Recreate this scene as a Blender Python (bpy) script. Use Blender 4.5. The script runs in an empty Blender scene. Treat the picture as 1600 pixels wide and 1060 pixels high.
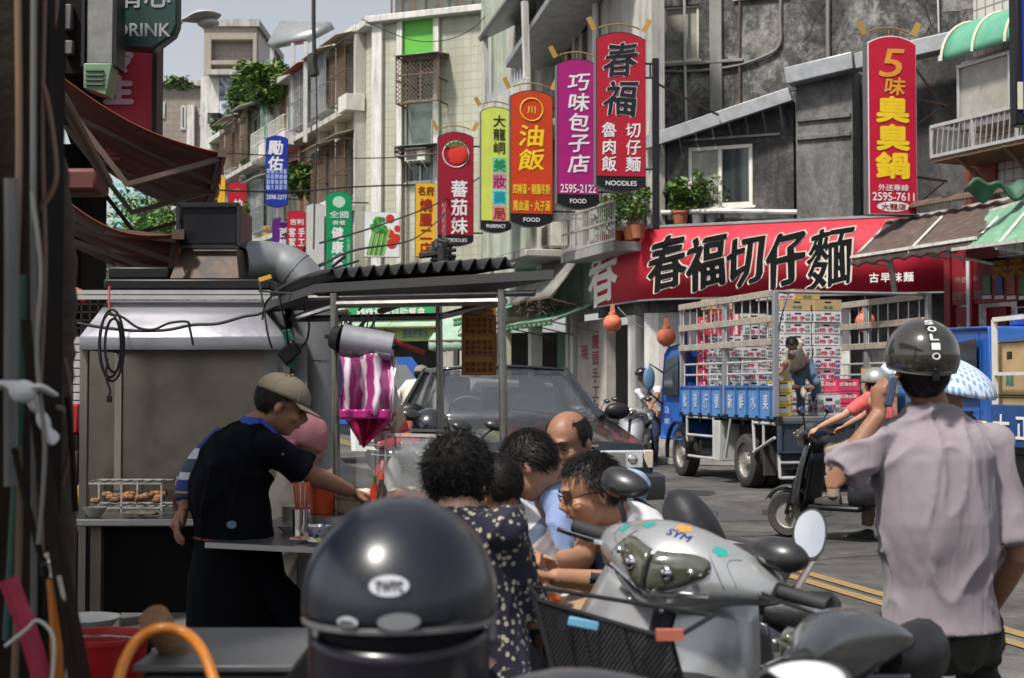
import bpy,math,random
from math import sin,cos,pi,radians,sqrt,atan2
from mathutils import Vector,Matrix,noise
random.seed(11)
V = Vector
SC = bpy.context.scene
COL = SC.collection
# ---------------------------------------------------------------- camera
FPX = 2222.0
PITCH = math.atan(75 / FPX)
EYE = 1.38
cam_data = bpy.data.cameras.new('camera')
cam = bpy.data.objects.new('camera',cam_data); COL.objects.link(cam)
cam.location = (0,0,EYE); cam.rotation_euler = (pi / 2 + PITCH,0,0)
cam_data.sensor_width = 36; cam_data.lens = FPX / 1600 * 36
cam_data.clip_start = .05; cam_data.clip_end = 2500
cam_data.dof.use_dof = True; cam_data.dof.focus_distance = 8.5; cam_data.dof.aperture_fstop = 5.6
SC.camera = cam
# ---------------------------------------------------------------- light
SUN_EL,SUN_AZ = 58,222          # azimuth of the sun, compass style (0 = +Y, clockwise)
W = bpy.data.worlds.new('World'); SC.world = W; W.use_nodes = True
wn = W.node_tree.nodes; wn.clear()
sky = wn.new('ShaderNodeTexSky'); sky.sky_type = 'NISHITA'; sky.sun_disc = False
sky.sun_elevation = radians(SUN_EL); sky.sun_rotation = radians(SUN_AZ)
sky.air_density = 1.0; sky.dust_density = 2.2; sky.ozone_density = 1.0
hs = wn.new('ShaderNodeHueSaturation'); hs.inputs['Saturation'].default_value = .28; hs.inputs['Value'].default_value = .92
bgn = wn.new('ShaderNodeBackground'); bgn.inputs['Strength'].default_value = .105
wo = wn.new('ShaderNodeOutputWorld')
W.node_tree.links.new(sky.outputs[0],hs.inputs['Color']); W.node_tree.links.new(hs.outputs[0],bgn.inputs['Color'])
W.node_tree.links.new(bgn.outputs[0],wo.inputs['Surface'])
sun_d = bpy.data.lights.new('sun','SUN'); sun_d.energy = 3.5; sun_d.angle = radians(6); sun_d.color = (1,.95,.88)
sun = bpy.data.objects.new('sun',sun_d); COL.objects.link(sun)
sdir = V((sin(radians(SUN_AZ)) * cos(radians(SUN_EL)),cos(radians(SUN_AZ)) * cos(radians(SUN_EL)),sin(radians(SUN_EL))))
sun.rotation_euler = sdir.to_track_quat('Z','Y').to_euler(); sun.location = sdir * 30
SC.view_settings.view_transform = 'Standard'; SC.view_settings.look = 'None'
SC.view_settings.gamma = 1; SC.view_settings.use_curve_mapping = False
SC.view_settings.exposure = 0.6
SC.render.engine = 'CYCLES'
try:
 SC.cycles.use_denoising = True; SC.cycles.max_bounces = 6; SC.cycles.diffuse_bounces = 3
 SC.cycles.glossy_bounces = 3; SC.cycles.transparent_max_bounces = 12; SC.cycles.transmission_bounces = 5
 SC.cycles.caustics_reflective = False; SC.cycles.caustics_refractive = False
except Exception: pass
# ---------------------------------------------------------------- helpers
FW = V((0,cos(PITCH),sin(PITCH))); UPV = V((0,-sin(PITCH),cos(PITCH)))
def ray(px,py):
 return V((1,0,0)) * ((px - 800) / FPX) + UPV * ((530 - py) / FPX) + FW
def P(px,py,D):
 d = ray(px,py); return V((0,0,EYE)) + d * (D / d.y)
def XZ(px,py,D):
 p = P(px,py,D); return p.x,p.z
MATS = {}
def nd(nt,t,**k):
 n = nt.nodes.new(t)
 for a,b in k.items(): setattr(n,a,b)
 return n
def c4(c): return (c[0],c[1],c[2],1)
def M(name,col=(.5,.5,.5),rough=.6,metal=0.,var=.12,vs=3.,bump=0.,bs=60.,dirt=None,streak=False,coat=0.,spec=.5,
  trans=0.,alpha=1.,emis=None,aniso=None,sheen=0):
 if name in MATS: return MATS[name]
 m = bpy.data.materials.new(name); m.use_nodes = True; nt = m.node_tree; L = nt.links
 b = nt.nodes['Principled BSDF']; MATS[name] = m
 b.inputs['Roughness'].default_value = rough; b.inputs['Metallic'].default_value = metal
 b.inputs['Specular IOR Level'].default_value = spec; b.inputs['Coat Weight'].default_value = coat
 b.inputs['Coat Roughness'].default_value = .08
 b.inputs['Sheen Weight'].default_value = sheen
 b.inputs['Transmission Weight'].default_value = trans; b.inputs['Alpha'].default_value = alpha
 if emis: b.inputs['Emission Color'].default_value = c4(emis[0]); b.inputs['Emission Strength'].default_value = emis[1]
 tc = nd(nt,'ShaderNodeTexCoord'); out = None
 if var > 0:
  n = nd(nt,'ShaderNodeTexNoise'); n.inputs['Scale'].default_value = vs; n.inputs['Detail'].default_value = 6
  n.inputs['Roughness'].default_value = .65
  L.new(tc.outputs['Object'],n.inputs['Vector'])
  mr = nd(nt,'ShaderNodeMapRange'); mr.inputs[1].default_value = .3; mr.inputs[2].default_value = .7
  L.new(n.outputs['Fac'],mr.inputs[0])
  mx = nd(nt,'ShaderNodeMix',data_type='RGBA'); L.new(mr.outputs[0],mx.inputs[0])
  mx.inputs[6].default_value = c4([max(0,x * (1 - var)) for x in col]); mx.inputs[7].default_value = c4([min(1,x * (1 + var)) for x in col])
  out = mx.outputs[2]
  rr = nd(nt,'ShaderNodeMapRange'); rr.inputs[3].default_value = max(0,rough - .1); rr.inputs[4].default_value = min(1,rough + .1)
  L.new(n.outputs['Fac'],rr.inputs[0]); L.new(rr.outputs[0],b.inputs['Roughness'])
 else:
  b.inputs['Base Color'].default_value = c4(col)
 if dirt:
  dc,amt,ds = dirt
  mp = nd(nt,'ShaderNodeMapping'); L.new(tc.outputs['Object'],mp.inputs[0])
  if streak: mp.inputs['Scale'].default_value = (1,1,.45 if streak == 'half' else .12)
  n2 = nd(nt,'ShaderNodeTexNoise'); n2.inputs['Scale'].default_value = ds; n2.inputs['Detail'].default_value = 8; n2.inputs['Roughness'].default_value = .7
  L.new(mp.outputs[0],n2.inputs['Vector'])
  r2 = nd(nt,'ShaderNodeMapRange'); r2.inputs[1].default_value = .45; r2.inputs[2].default_value = .72; r2.inputs[4].default_value = amt
  L.new(n2.outputs['Fac'],r2.inputs[0])
  m2 = nd(nt,'ShaderNodeMix',data_type='RGBA'); L.new(r2.outputs[0],m2.inputs[0])
  if out: L.new(out,m2.inputs[6])
  else: m2.inputs[6].default_value = c4(col)
  m2.inputs[7].default_value = c4(dc); out = m2.outputs[2]
 if out: L.new(out,b.inputs['Base Color'])
 if bump > 0:
  n3 = nd(nt,'ShaderNodeTexNoise'); n3.inputs['Scale'].default_value = bs; n3.inputs['Detail'].default_value = 4
  L.new(tc.outputs['Object'],n3.inputs['Vector'])
  bp = nd(nt,'ShaderNodeBump'); bp.inputs['Strength'].default_value = bump; bp.inputs['Distance'].default_value = .02
  L.new(n3.outputs['Fac'],bp.inputs['Height']); L.new(bp.outputs[0],b.inputs['Normal'])
 return m
def node_mat(name,fn,rough=.6,**k):
 """material with a custom colour graph: fn(nt, texcoord) -> colour socket"""
 if name in MATS: return MATS[name]
 m = M(name,(.5,.5,.5),rough,var=0,**k); nt = m.node_tree
 tc = [n for n in nt.nodes if n.type == 'TEX_COORD'][0]
 s = fn(nt,tc); nt.links.new(s,nt.nodes['Principled BSDF'].inputs['Base Color'])
 return m
def dot_uv(nt,tc,u,sx=1.,sy=1.):
 """vector (object position . u * sx , z * sy, 0)"""
 d = nd(nt,'ShaderNodeVectorMath',operation='DOT_PRODUCT'); nt.links.new(tc.outputs['Object'],d.inputs[0]); d.inputs[1].default_value = (u[0] * sx,u[1] * sx,0)
 s = nd(nt,'ShaderNodeSeparateXYZ'); nt.links.new(tc.outputs['Object'],s.inputs[0])
 mu = nd(nt,'ShaderNodeMath',operation='MULTIPLY'); nt.links.new(s.outputs[2],mu.inputs[0]); mu.inputs[1].default_value = sy
 c = nd(nt,'ShaderNodeCombineXYZ'); nt.links.new(d.outputs['Value'],c.inputs[0]); nt.links.new(mu.outputs[0],c.inputs[1])
 return c.outputs[0]
def tile_mat(name,c1,c2,grout,w,h,u,off=.0,dirtc=(.1,.1,.09),dirt=.35,rough=.35,mort=.08):
 def fn(nt,tc):
  b = nd(nt,'ShaderNodeTexBrick'); b.offset = off; b.inputs['Scale'].default_value = 1
  b.inputs['Brick Width'].default_value = w; b.inputs['Row Height'].default_value = h; b.inputs['Mortar Size'].default_value = mort * min(w,h)
  b.inputs['Color1'].default_value = c4(c1); b.inputs['Color2'].default_value = c4(c2); b.inputs['Mortar'].default_value = c4(grout)
  nt.links.new(dot_uv(nt,tc,u),b.inputs['Vector'])
  mp = nd(nt,'ShaderNodeMapping'); nt.links.new(tc.outputs['Object'],mp.inputs[0]); mp.inputs['Scale'].default_value = (1,1,.2)
  n = nd(nt,'ShaderNodeTexNoise'); n.inputs['Scale'].default_value = 1.6; n.inputs['Detail'].default_value = 8; nt.links.new(mp.outputs[0],n.inputs['Vector'])
  r = nd(nt,'ShaderNodeMapRange'); r.inputs[1].default_value = .42; r.inputs[2].default_value = .75; r.inputs[4].default_value = dirt; nt.links.new(n.outputs['Fac'],r.inputs[0])
  mx = nd(nt,'ShaderNodeMix',data_type='RGBA'); nt.links.new(r.outputs[0],mx.inputs[0]); nt.links.new(b.outputs['Color'],mx.inputs[6]); mx.inputs[7].default_value = c4(dirtc)
  return mx.outputs[2]
 return node_mat(name,fn,rough)
def mottled(name,cols,sc=1.4,stretch=.5,bump=.5):
 """rain-stained render: three colours mixed by warped noise"""
 def fn(nt,tc):
  mp = nd(nt,'ShaderNodeMapping'); nt.links.new(tc.outputs['Object'],mp.inputs[0]); mp.inputs['Scale'].default_value = (1,1,stretch)
  n = nd(nt,'ShaderNodeTexNoise'); n.inputs['Scale'].default_value = sc; n.inputs['Detail'].default_value = 10; n.inputs['Roughness'].default_value = .72; n.inputs['Distortion'].default_value = .6
  n2 = nd(nt,'ShaderNodeTexNoise'); n2.inputs['Scale'].default_value = sc * 7; n2.inputs['Detail'].default_value = 6; n2.inputs['Roughness'].default_value = .75
  nt.links.new(mp.outputs[0],n.inputs['Vector']); nt.links.new(tc.outputs['Object'],n2.inputs['Vector'])
  a = nd(nt,'ShaderNodeMath',operation='MULTIPLY_ADD'); nt.links.new(n2.outputs['Fac'],a.inputs[0]); a.inputs[1].default_value = .45; nt.links.new(n.outputs['Fac'],a.inputs[2])
  r = nd(nt,'ShaderNodeValToRGB'); nt.links.new(a.outputs[0],r.inputs[0]); e = r.color_ramp.elements
  e[0].position = .56; e[0].color = c4(cols[0]); e[1].position = .92; e[1].color = c4(cols[2]); q = e.new(.72); q.color = c4(cols[1]); return r.outputs[0]
 return node_mat(name,fn,.92,bump=bump,bs=16)
WM = {}
def wm(o): return WM.get(o.name,Matrix.Identity(4)) if o else Matrix.Identity(4)
def thing(name,label,cat,loc=(0,0,0),rz=0.,group=None,rot=None):
 o = bpy.data.objects.new(name,None); COL.objects.link(o); o.empty_display_size = .1
 R = rot if rot is not None else Matrix.Rotation(rz,4,'Z')
 mw = Matrix.Translation(V(loc)) @ R.to_4x4(); o.matrix_world = mw; o.location = mw.to_translation(); o.rotation_euler = mw.to_euler()
 WM[o.name] = mw; tag(o,label,cat,group); return o
def tag(o,label=None,cat=None,group=None,kind=None):
 if label: o['label'] = label
 if cat: o['category'] = cat
 if group: o['group'] = group
 if kind: o['kind'] = kind
 return o
def kids(o): return [c for c in ALL if c.parent == o]
ALL = []
def copy_tree(o,loc=None,rz=None,label=None,mw=None):
 c = o.copy(); COL.objects.link(c); ALL.append(c)
 if mw is not None: c.location = mw.to_translation(); c.rotation_euler = mw.to_euler(); c.scale = mw.to_scale()
 if loc is not None: c.location = loc
 if rz is not None: c.rotation_euler = (0,0,rz)
 if label: c['label'] = label
 for ch in kids(o):
  d = ch.copy(); COL.objects.link(d); ALL.append(d); d.parent = c
  for g in kids(ch):
   e = g.copy(); COL.objects.link(e); ALL.append(e); e.parent = d
 return c
SPL = {'frame_post','mudguard','bracket','bulb','end_ring','hook','screw','side_guard','cage_rod','hood_rail','top_rail','balcony_bracket','shoulder_strap','fork','edge_frame','meter_box','glove','eye','eyebrow','arm_rail','louvre','grille_bar','wiper','hinge'}
class MB:
 def __init__(s,T=None): s.v = []; s.f = []; s.mi = []; s.m = 0; s.T = T; s.sm = True; s.sf = []
 def add(s,vs,fs,smooth=None):
  n = len(s.v)
  s.v += [(s.T @ V(p)) if s.T else V(p) for p in vs]
  s.f += [[i + n for i in f] for f in fs]; s.mi += [s.m] * len(fs); s.sf += [s.sm if smooth is None else smooth] * len(fs); return s
 def box(s,x0,x1,y0,y1,z0,z1):
  return s.add([(x0,y0,z0),(x1,y0,z0),(x1,y1,z0),(x0,y1,z0),(x0,y0,z1),(x1,y0,z1),(x1,y1,z1),(x0,y1,z1)],
      [(0,3,2,1),(4,5,6,7),(0,1,5,4),(1,2,6,5),(2,3,7,6),(3,0,4,7)])
 def boxc(s,c,sz,R=None):
  c = V(c); h = V(sz) / 2; q = []
  for z in (-1,1):
   for x,y in ((-1,-1),(1,-1),(1,1),(-1,1)):
    p = V((x * h.x,y * h.y,z * h.z)); q.append(c + (R @ p if R else p))
  return s.add(q,[(0,3,2,1),(4,5,6,7),(0,1,5,4),(1,2,6,5),(2,3,7,6),(3,0,4,7)])
 def bar(s,a,b,w,h=None,up=(0,0,1)):
  """rectangular bar from a to b"""
  a,b = V(a),V(b); d = (b - a).normalized(); h = h or w
  u = V(up); r = d.cross(u)
  if r.length < 1e-3: r = d.cross(V((1,0,0)))
  r.normalize(); u = r.cross(d)
  q = [p + r * (x * w / 2) + u * (y * h / 2) for p in (a,b) for x,y in ((-1,-1),(1,-1),(1,1),(-1,1))]
  return s.add(q,[(0,3,2,1),(4,5,6,7),(0,1,5,4),(1,2,6,5),(2,3,7,6),(3,0,4,7)])
 def loft(s,rings,caps=True,closed=True,smooth=True):
  n = len(rings[0]); vs = [p for r in rings for p in r]; fs = []
  m = n if closed else n - 1
  for i in range(len(rings) - 1):
   for j in range(m):
    k = (j + 1) % n; fs.append((i * n + j,i * n + k,(i + 1) * n + k,(i + 1) * n + j))
  s.add(vs,fs,smooth)
  if caps and closed:
   s.add(rings[0],[list(range(n))[::-1]]); s.add(rings[-1],[list(range(n))])
  return s
 def cyl(s,a,b,r,r2=None,n=12,caps=True):
  a,b = V(a),V(b); r2 = r if r2 is None else r2
  return s.tube([a,b],[r,r2],n,caps)
 def tube(s,pts,r,n=8,caps=True,flat=1.):
  pts = [V(p) for p in pts]; rs = r if isinstance(r,(list,tuple)) else [r] * len(pts)
  d0 = (pts[1] - pts[0]).normalized(); u = d0.orthogonal().normalized()
  if abs(d0.z) < .95: u = (V((0,0,1)) - d0 * d0.z).normalized()
  rings = []
  for i,p in enumerate(pts):
   a = pts[i] - pts[i - 1] if i else pts[1] - pts[0]
   b = pts[i + 1] - pts[i] if i < len(pts) - 1 else a
   d = (a.normalized() + b.normalized())
   d = d.normalized() if d.length > 1e-6 else a.normalized()
   u = (u - d * u.dot(d)); u = u.normalized() if u.length > 1e-6 else d.orthogonal().normalized()
   w = d.cross(u)
   rings.append([p + (u * cos(2 * pi * k / n) * flat + w * sin(2 * pi * k / n)) * rs[i] for k in range(n)])
  return s.loft(rings,caps)
 def ell(s,c,r,R=None,nu=16,nv=10,v0=0.,v1=1.):
  c = V(c); r = (r,r,r) if isinstance(r,(int,float)) else r; rings = []
  for i in range(nv + 1):
   t = pi * (v0 + (v1 - v0) * i / nv); t = min(max(t,1e-3),pi - 1e-3)
   ring = []
   for k in range(nu):
    a = 2 * pi * k / nu; p = V((r[0] * sin(t) * cos(a),r[1] * sin(t) * sin(a),-r[2] * cos(t)))
    ring.append(c + (R @ p if R else p))
   rings.append(ring)
  return s.loft(rings,True)
 def lathe(s,prof,n=24,T=None,caps=True):
  rings = [[(T @ V((r * cos(2 * pi * k / n),r * sin(2 * pi * k / n),z)) if T else V((r * cos(2 * pi * k / n),r * sin(2 * pi * k / n),z))) for k in range(n)] for r,z in prof]
  return s.loft(rings,caps)
 def prism(s,poly,a,b,F=None):
  """poly in (x,y), extruded a..b along z of frame F (Matrix)"""
  n = len(poly); g = (lambda p: F @ V(p)) if F else V
  vs = [g((x,y,a)) for x,y in poly] + [g((x,y,b)) for x,y in poly]
  fs = [list(range(n))[::-1],list(range(n,2 * n))] + [(i,(i + 1) % n,n + (i + 1) % n,n + i) for i in range(n)]
  return s.add(vs,fs)
 def quad(s,a,b,c,d): return s.add([a,b,c,d],[(0,1,2,3)])
 def grid(s,fn,nu,nv,smooth=True):
  vs = [fn(i / nu,j / nv) for j in range(nv + 1) for i in range(nu + 1)]
  fs = [(j * (nu + 1) + i,j * (nu + 1) + i + 1,(j + 1) * (nu + 1) + i + 1,(j + 1) * (nu + 1) + i) for j in range(nv) for i in range(nu)]
  return s.add(vs,fs,smooth)
 def islands(s):
  key = {}; rep = []
  for p in s.v: rep.append(key.setdefault((round(p[0],5),round(p[1],5),round(p[2],5)),len(key)))
  par = list(range(len(key)))
  def find(i):
   while par[i] != i: par[i] = par[par[i]]; i = par[i]
   return i
  for f in s.f:
   r = find(rep[f[0]])
   for k in f[1:]: par[find(rep[k])] = r
  g = {}
  for i,f in enumerate(s.f): g.setdefault(find(rep[f[0]]),[]).append(i)
  return list(g.values())
 def obj(s,name,mat,parent=None,bevel=0.,ang=38,solid=0.,sub=0,local=False,seg=2):
  if name in SPL:
   gr = s.islands()
   if 1 < len(gr) < 40:
    first = None
    for g in gr:
     n = MB(); used = {}
     for i in g:
      for k in s.f[i]:
       if k not in used: used[k] = len(n.v); n.v.append(s.v[k])
      n.f.append([used[k] for k in s.f[i]]); n.mi.append(s.mi[i]); n.sf.append(s.sf[i])
     o = n._obj(name,mat,parent,bevel,ang,solid,sub,local,seg); first = first or o
    return first
  return s._obj(name,mat,parent,bevel,ang,solid,sub,local,seg)
 def _obj(s,name,mat,parent=None,bevel=0.,ang=38,solid=0.,sub=0,local=False,seg=2):
  me = bpy.data.meshes.new(name)
  vs = s.v
  if parent is not None and not local:
   inv = wm(parent).inverted(); vs = [inv @ p for p in vs]
  me.from_pydata([tuple(p) for p in vs],[],s.f)
  mats = mat if isinstance(mat,(list,tuple)) else [mat]
  for x in mats: me.materials.append(x)
  me.polygons.foreach_set('material_index',s.mi); me.polygons.foreach_set('use_smooth',s.sf)
  me.update()
  try: me.set_sharp_from_angle(angle=radians(ang))
  except Exception: pass
  o = bpy.data.objects.new(name,me); COL.objects.link(o); ALL.append(o)
  if parent is not None: o.parent = parent; WM[o.name] = wm(parent)
  if solid: md = o.modifiers.new('thick','SOLIDIFY'); md.thickness = solid; md.offset = 0
  if bevel: md = o.modifiers.new('edge','BEVEL'); md.width = bevel; md.segments = seg; md.limit_method = 'ANGLE'; md.angle_limit = radians(40)
  if sub: md = o.modifiers.new('soft','SUBSURF'); md.levels = sub; md.render_levels = sub
  return o
def fuse(o,angle=None,weld=None):
 """apply the modifiers of o (no operators)"""
 dg = bpy.context.evaluated_depsgraph_get(); me = bpy.data.meshes.new_from_object(o.evaluated_get(dg),depsgraph=dg)
 o.modifiers.clear(); o.data = me; return o
def catm(pts,n=6):
 pts = [V(p) for p in pts]; out = []
 for i in range(len(pts) - 1):
  p0 = pts[max(i - 1,0)]; p1 = pts[i]; p2 = pts[i + 1]; p3 = pts[min(i + 2,len(pts) - 1)]
  for k in range(n):
   t = k / n; out.append(.5 * ((2 * p1) + (p2 - p0) * t + (2 * p0 - 5 * p1 + 4 * p2 - p3) * t * t + (3 * p1 - p0 - 3 * p2 + p3) * t ** 3))
 out.append(pts[-1]); return out
# flat lettering as thin geometry
_TX = {}
def glyph(s,off=0.,res=3):
 k = (s,off)
 if k not in _TX:
  c = bpy.data.curves.new('lettering','FONT'); c.body = s; c.size = 1; c.offset = off; c.resolution_u = res
  o = bpy.data.objects.new('lettering',c); COL.objects.link(o)
  dg = bpy.context.evaluated_depsgraph_get(); me = bpy.data.meshes.new_from_object(o.evaluated_get(dg),depsgraph=dg)
  vs = [v.co.copy() for v in me.vertices]; fs = [list(p.vertices) for p in me.polygons]
  bpy.data.objects.remove(o); bpy.data.meshes.remove(me)
  _TX[k] = (vs,fs)
 return _TX[k]
def write(mb,s,F,cx,cy,w,h,z=.004,off=.015,em=False,shear=0.,wob=0.):
 """string s fitted in w x h centred at cx, cy of frame F (x right, y up, z out)"""
 vs,fs = glyph(s,0.)
 bold = off * h if em else off * min(h,w) 
 if not vs: return
 base = vs
 x0 = min(p.x for p in base); x1 = max(p.x for p in base); y0 = min(p.y for p in base); y1 = max(p.y for p in base)
 if em: x0,x1,y0,y1 = 0,1,-.12,.88
 sx = w / max(x1 - x0,1e-3); sy = h / max(y1 - y0,1e-3); q = []
 for p in vs:
  x = (p.x - (x0 + x1) / 2) * sx; y = (p.y - (y0 + y1) / 2) * sy
  if wob: x,y = x + wob * w * (sin(y / h * 5 + cx * 9) + 1.6 * noise.noise(V((x / w * 5,y / h * 5,cx * 3)))),y + wob * h * (sin(x / w * 4 + 1 + cy * 5) + 2.2 * x / w + 1.6 * noise.noise(V((x / w * 5 + 7,y / h * 5,cy * 3))))
  q.append((cx + x + shear * y,cy + y))
 if bold <= 0: mb.add([F @ V((a,b,z)) for a,b in q],fs,False); return
 nb = 6 if bold < .03 else 10
 for k in range(nb):
  a_ = 2 * pi * k / nb + .3; ox,oy = bold * cos(a_),bold * sin(a_)
  if wob: t_ = ox * .82 + oy * .57; n_ = (-ox * .57 + oy * .82) * .42; ox,oy = t_ * .82 - n_ * .57,t_ * .57 + n_ * .82
  mb.add([F @ V((a + ox,b + oy,z + k * .0005)) for a,b in q],fs,False)
class Plane:
 """a vertical facade through ground points a -> b (left -> right as seen from the street)"""
 def __init__(s,a,b):
  s.a = V((a[0],a[1],0)); d = V((b[0],b[1],0)) - s.a; s.len = d.length; s.u = d.normalized(); s.n = V((s.u.y,-s.u.x,0))
  s.F = Matrix(((s.u.x,0,s.n.x,s.a.x),(s.u.y,0,s.n.y,s.a.y),(0,1,0,0),(0,0,0,1)))   # x along, y up, z out
 def uv(s,px,py,off=0.):
  d = ray(px,py); o = V((0,0,EYE)); k = ((s.a + s.n * off) - o).dot(s.n) / d.dot(s.n); p = o + d * k
  return (p - s.a).dot(s.u),p.z
 def pt(s,u,z,out=0.): return s.a + s.u * u + V((0,0,z)) + s.n * out
 def box(s,mb,u0,u1,z0,z1,d0,d1):
  q = [s.pt(u,z,d) for d in (d0,d1) for u,z in ((u0,z0),(u1,z0),(u1,z1),(u0,z1))]
  mb.add(q,[(0,3,2,1),(4,5,6,7),(0,1,5,4),(1,2,6,5),(2,3,7,6),(3,0,4,7)]); return mb
 def pbox(s,mb,px0,py0,px1,py1,d0,d1):
  """box from image rectangle (front face at depth d1 out of the wall)"""
  u0,z1 = s.uv(px0,py0,d1); u1,z0 = s.uv(px1,py1,d1)
  if u0 > u1: u0,u1 = u1,u0
  return s.box(mb,u0,u1,min(z0,z1),max(z0,z1),d0,d1)
 def wall(s,mb,u0,u1,z0,z1,holes,th=.2,topf=None):
  """wall panel with real rectangular openings; holes = (u0,u1,z0,z1)"""
  us = sorted({u0,u1,*[min(max(h[i],u0),u1) for h in holes for i in (0,1)]}); zs = sorted({z0,z1,*[min(max(h[i],z0),z1) for h in holes for i in (2,3)]})
  for i in range(len(us) - 1):
   z_run = None
   for j in range(len(zs) - 1):
    cu = (us[i] + us[i + 1]) / 2; cz = (zs[j] + zs[j + 1]) / 2
    hole = any(h[0] < cu < h[1] and h[2] < cz < h[3] for h in holes)
    if not hole and z_run is None: z_run = zs[j]
    if (hole or j == len(zs) - 2) and z_run is not None:
     s.box(mb,us[i],us[i + 1],z_run,zs[j] if hole else zs[j + 1],-th,0); z_run = None
  return mb
# ================================================================ SETTING
asphalt = mottled('asphalt',((.03,.029,.028),(.075,.072,.069),(.16,.153,.141)),.5,1.,.5)
for n_ in asphalt.node_tree.nodes:
 if n_.type == 'TEX_NOISE' and abs(n_.inputs['Scale'].default_value - 16) < .1: n_.inputs['Scale'].default_value = 160
mb = MB(); mb.grid(lambda u,v: (-220 + 440 * u,-60 + 460 * v,0),24,24)
tag(mb.obj('ground',asphalt),kind='structure')
SD = V((-.243,.970,0)).normalized()            # direction in which the street runs
SP = V((SD.y,-SD.x,0))                         # to its right
patch = M('asphalt_patch',(.06,.06,.062),.9,var=.2,vs=4,bump=.3,bs=200)
for i,(px,py,w,l) in enumerate(((1080,800,1.1,2.2),(1130,835,1.6,.35),(1010,760,.5,3.0),(1180,870,.7,1.1))):
 c = P(px,py,1.38 * FPX / (py - 605)); c.z = 0; m = MB()
 m.add([tuple(c + SD * (b * l / 2) + SP * (a * w / 2) + V((0,0,.004))) for a,b in ((-1,-1),(1,-1),(1.1,1),(-.9,1))],[(0,1,2,3)])
 tag(m.obj('road_patch',patch),kind='structure')
for k_,(px,py,L_) in enumerate(((1060,845,1.6),(1120,805,2.2),(1180,880,1.2),(1010,790,2.5),(1330,870,1.8))):
 c = P(px,py,1.38 * FPX / (py - 605)); c.z = .006; m = MB(); rr_ = random.Random(k_); pts = [c]
 for j in range(14): pts.append(pts[-1] + SD * (L_ / 14) * (1 if k_ % 2 else .2) + SP * (rr_.gauss(0,.05) + (0 if k_ % 2 else L_ / 14)))
 for p,q in zip(pts,pts[1:]):
  d = (q - p).normalized(); n = V((-d.y,d.x,0)) * rr_.uniform(.004,.011); m.add([p - n,q - n,q + n,p + n],[(0,1,2,3)])
 tag(m.obj('road_crack',M('crack_black',(.015,.015,.015),.95,var=0)),kind='structure')
for k_,(px,py,r_) in enumerate(((1075,770,.35),(1150,850,.28),(1250,800,.4),(1030,835,.22))):
 c = P(px,py,1.38 * FPX / (py - 605)); m = MB(); rr_ = random.Random(k_ + 5)
 m.add([(c.x + r_ * rr_.uniform(.7,1.2) * cos(a),c.y + r_ * rr_.uniform(.7,1.2) * sin(a) * 1.6,.0055) for a in [2 * pi * j / 18 for j in range(18)]],[list(range(18))])
 tag(m.obj('oil_stain',M('oil_stain',(.03,.03,.031),.5,var=.4,vs=12)),kind='structure')
ypaint = M('yellow_road_paint',(.30,.19,.06),.75,var=.2,vs=9,dirt=((.12,.11,.10),.95,9))
for x0,off in ((0,0),(0,.19)):
 m = MB(); a = P(1209,892,10.68); a.z = 0; a = a - SD * 9
 pts = [a + SD * (k * 1.5) + SP * (off + .0) for k in range(26)]
 m.add([tuple(p + SP * s_ + V((0,0,.008))) for p in pts for s_ in (-.055,.055)],[(2 * i,2 * i + 1,2 * i + 3,2 * i + 2) for i in range(len(pts) - 1)])
 tag(m.obj('road_marking',ypaint),kind='structure')
# ---------------------------------------------------------------- shared materials
alu = M('aluminium',(.55,.55,.53),.4,.6,var=.1,vs=6)
cream_frame = M('cream_window_frame',(.62,.57,.45),.5,var=.1)
glassd = M('dark_window_glass',(.035,.042,.045),.08,var=.3,vs=1.2,spec=.8)
glassg = M('green_window_glass',(.03,.10,.085),.1,var=.35,vs=1.5,spec=.8)
curtain = M('curtained_glass',(.32,.31,.27),.25,var=.2,vs=5,streak=False)
rusty = M('rusty_iron',(.16,.10,.065),.75,.3,var=.3,vs=12,bump=.3)
darkiron = M('dark_iron',(.035,.035,.037),.5,.6,var=.2)
white_paint = M('white_paint',(.64,.63,.59),.55,var=.1,dirt=((.17,.155,.125),.75,5),streak=True)
galv = M('galvanised_sheet',(.34,.355,.37),.5,.6,var=.18,vs=5,dirt=((.2,.19,.17),.5,4))
acm = M('air_conditioner_casing',(.62,.61,.56),.5,var=.1,dirt=((.25,.22,.17),.4,5))
leafm = [M('leaf_green_%s' % k,c,.5,var=.35,vs=30,spec=.3) for k,c in (('deep',(.045,.095,.022)),('mid',(.085,.165,.035)),('pale',(.15,.25,.055)))]
barkm = M('bark',(.10,.075,.05),.9,var=.3,bump=.5)
terracotta = M('terracotta',(.42,.14,.07),.8,var=.15,vs=8)
concrete = M('concrete',(.27,.265,.25),.85,var=.15,vs=2.5,bump=.2,bs=40,dirt=((.07,.07,.065),.6,2.5),streak=True)
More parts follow.
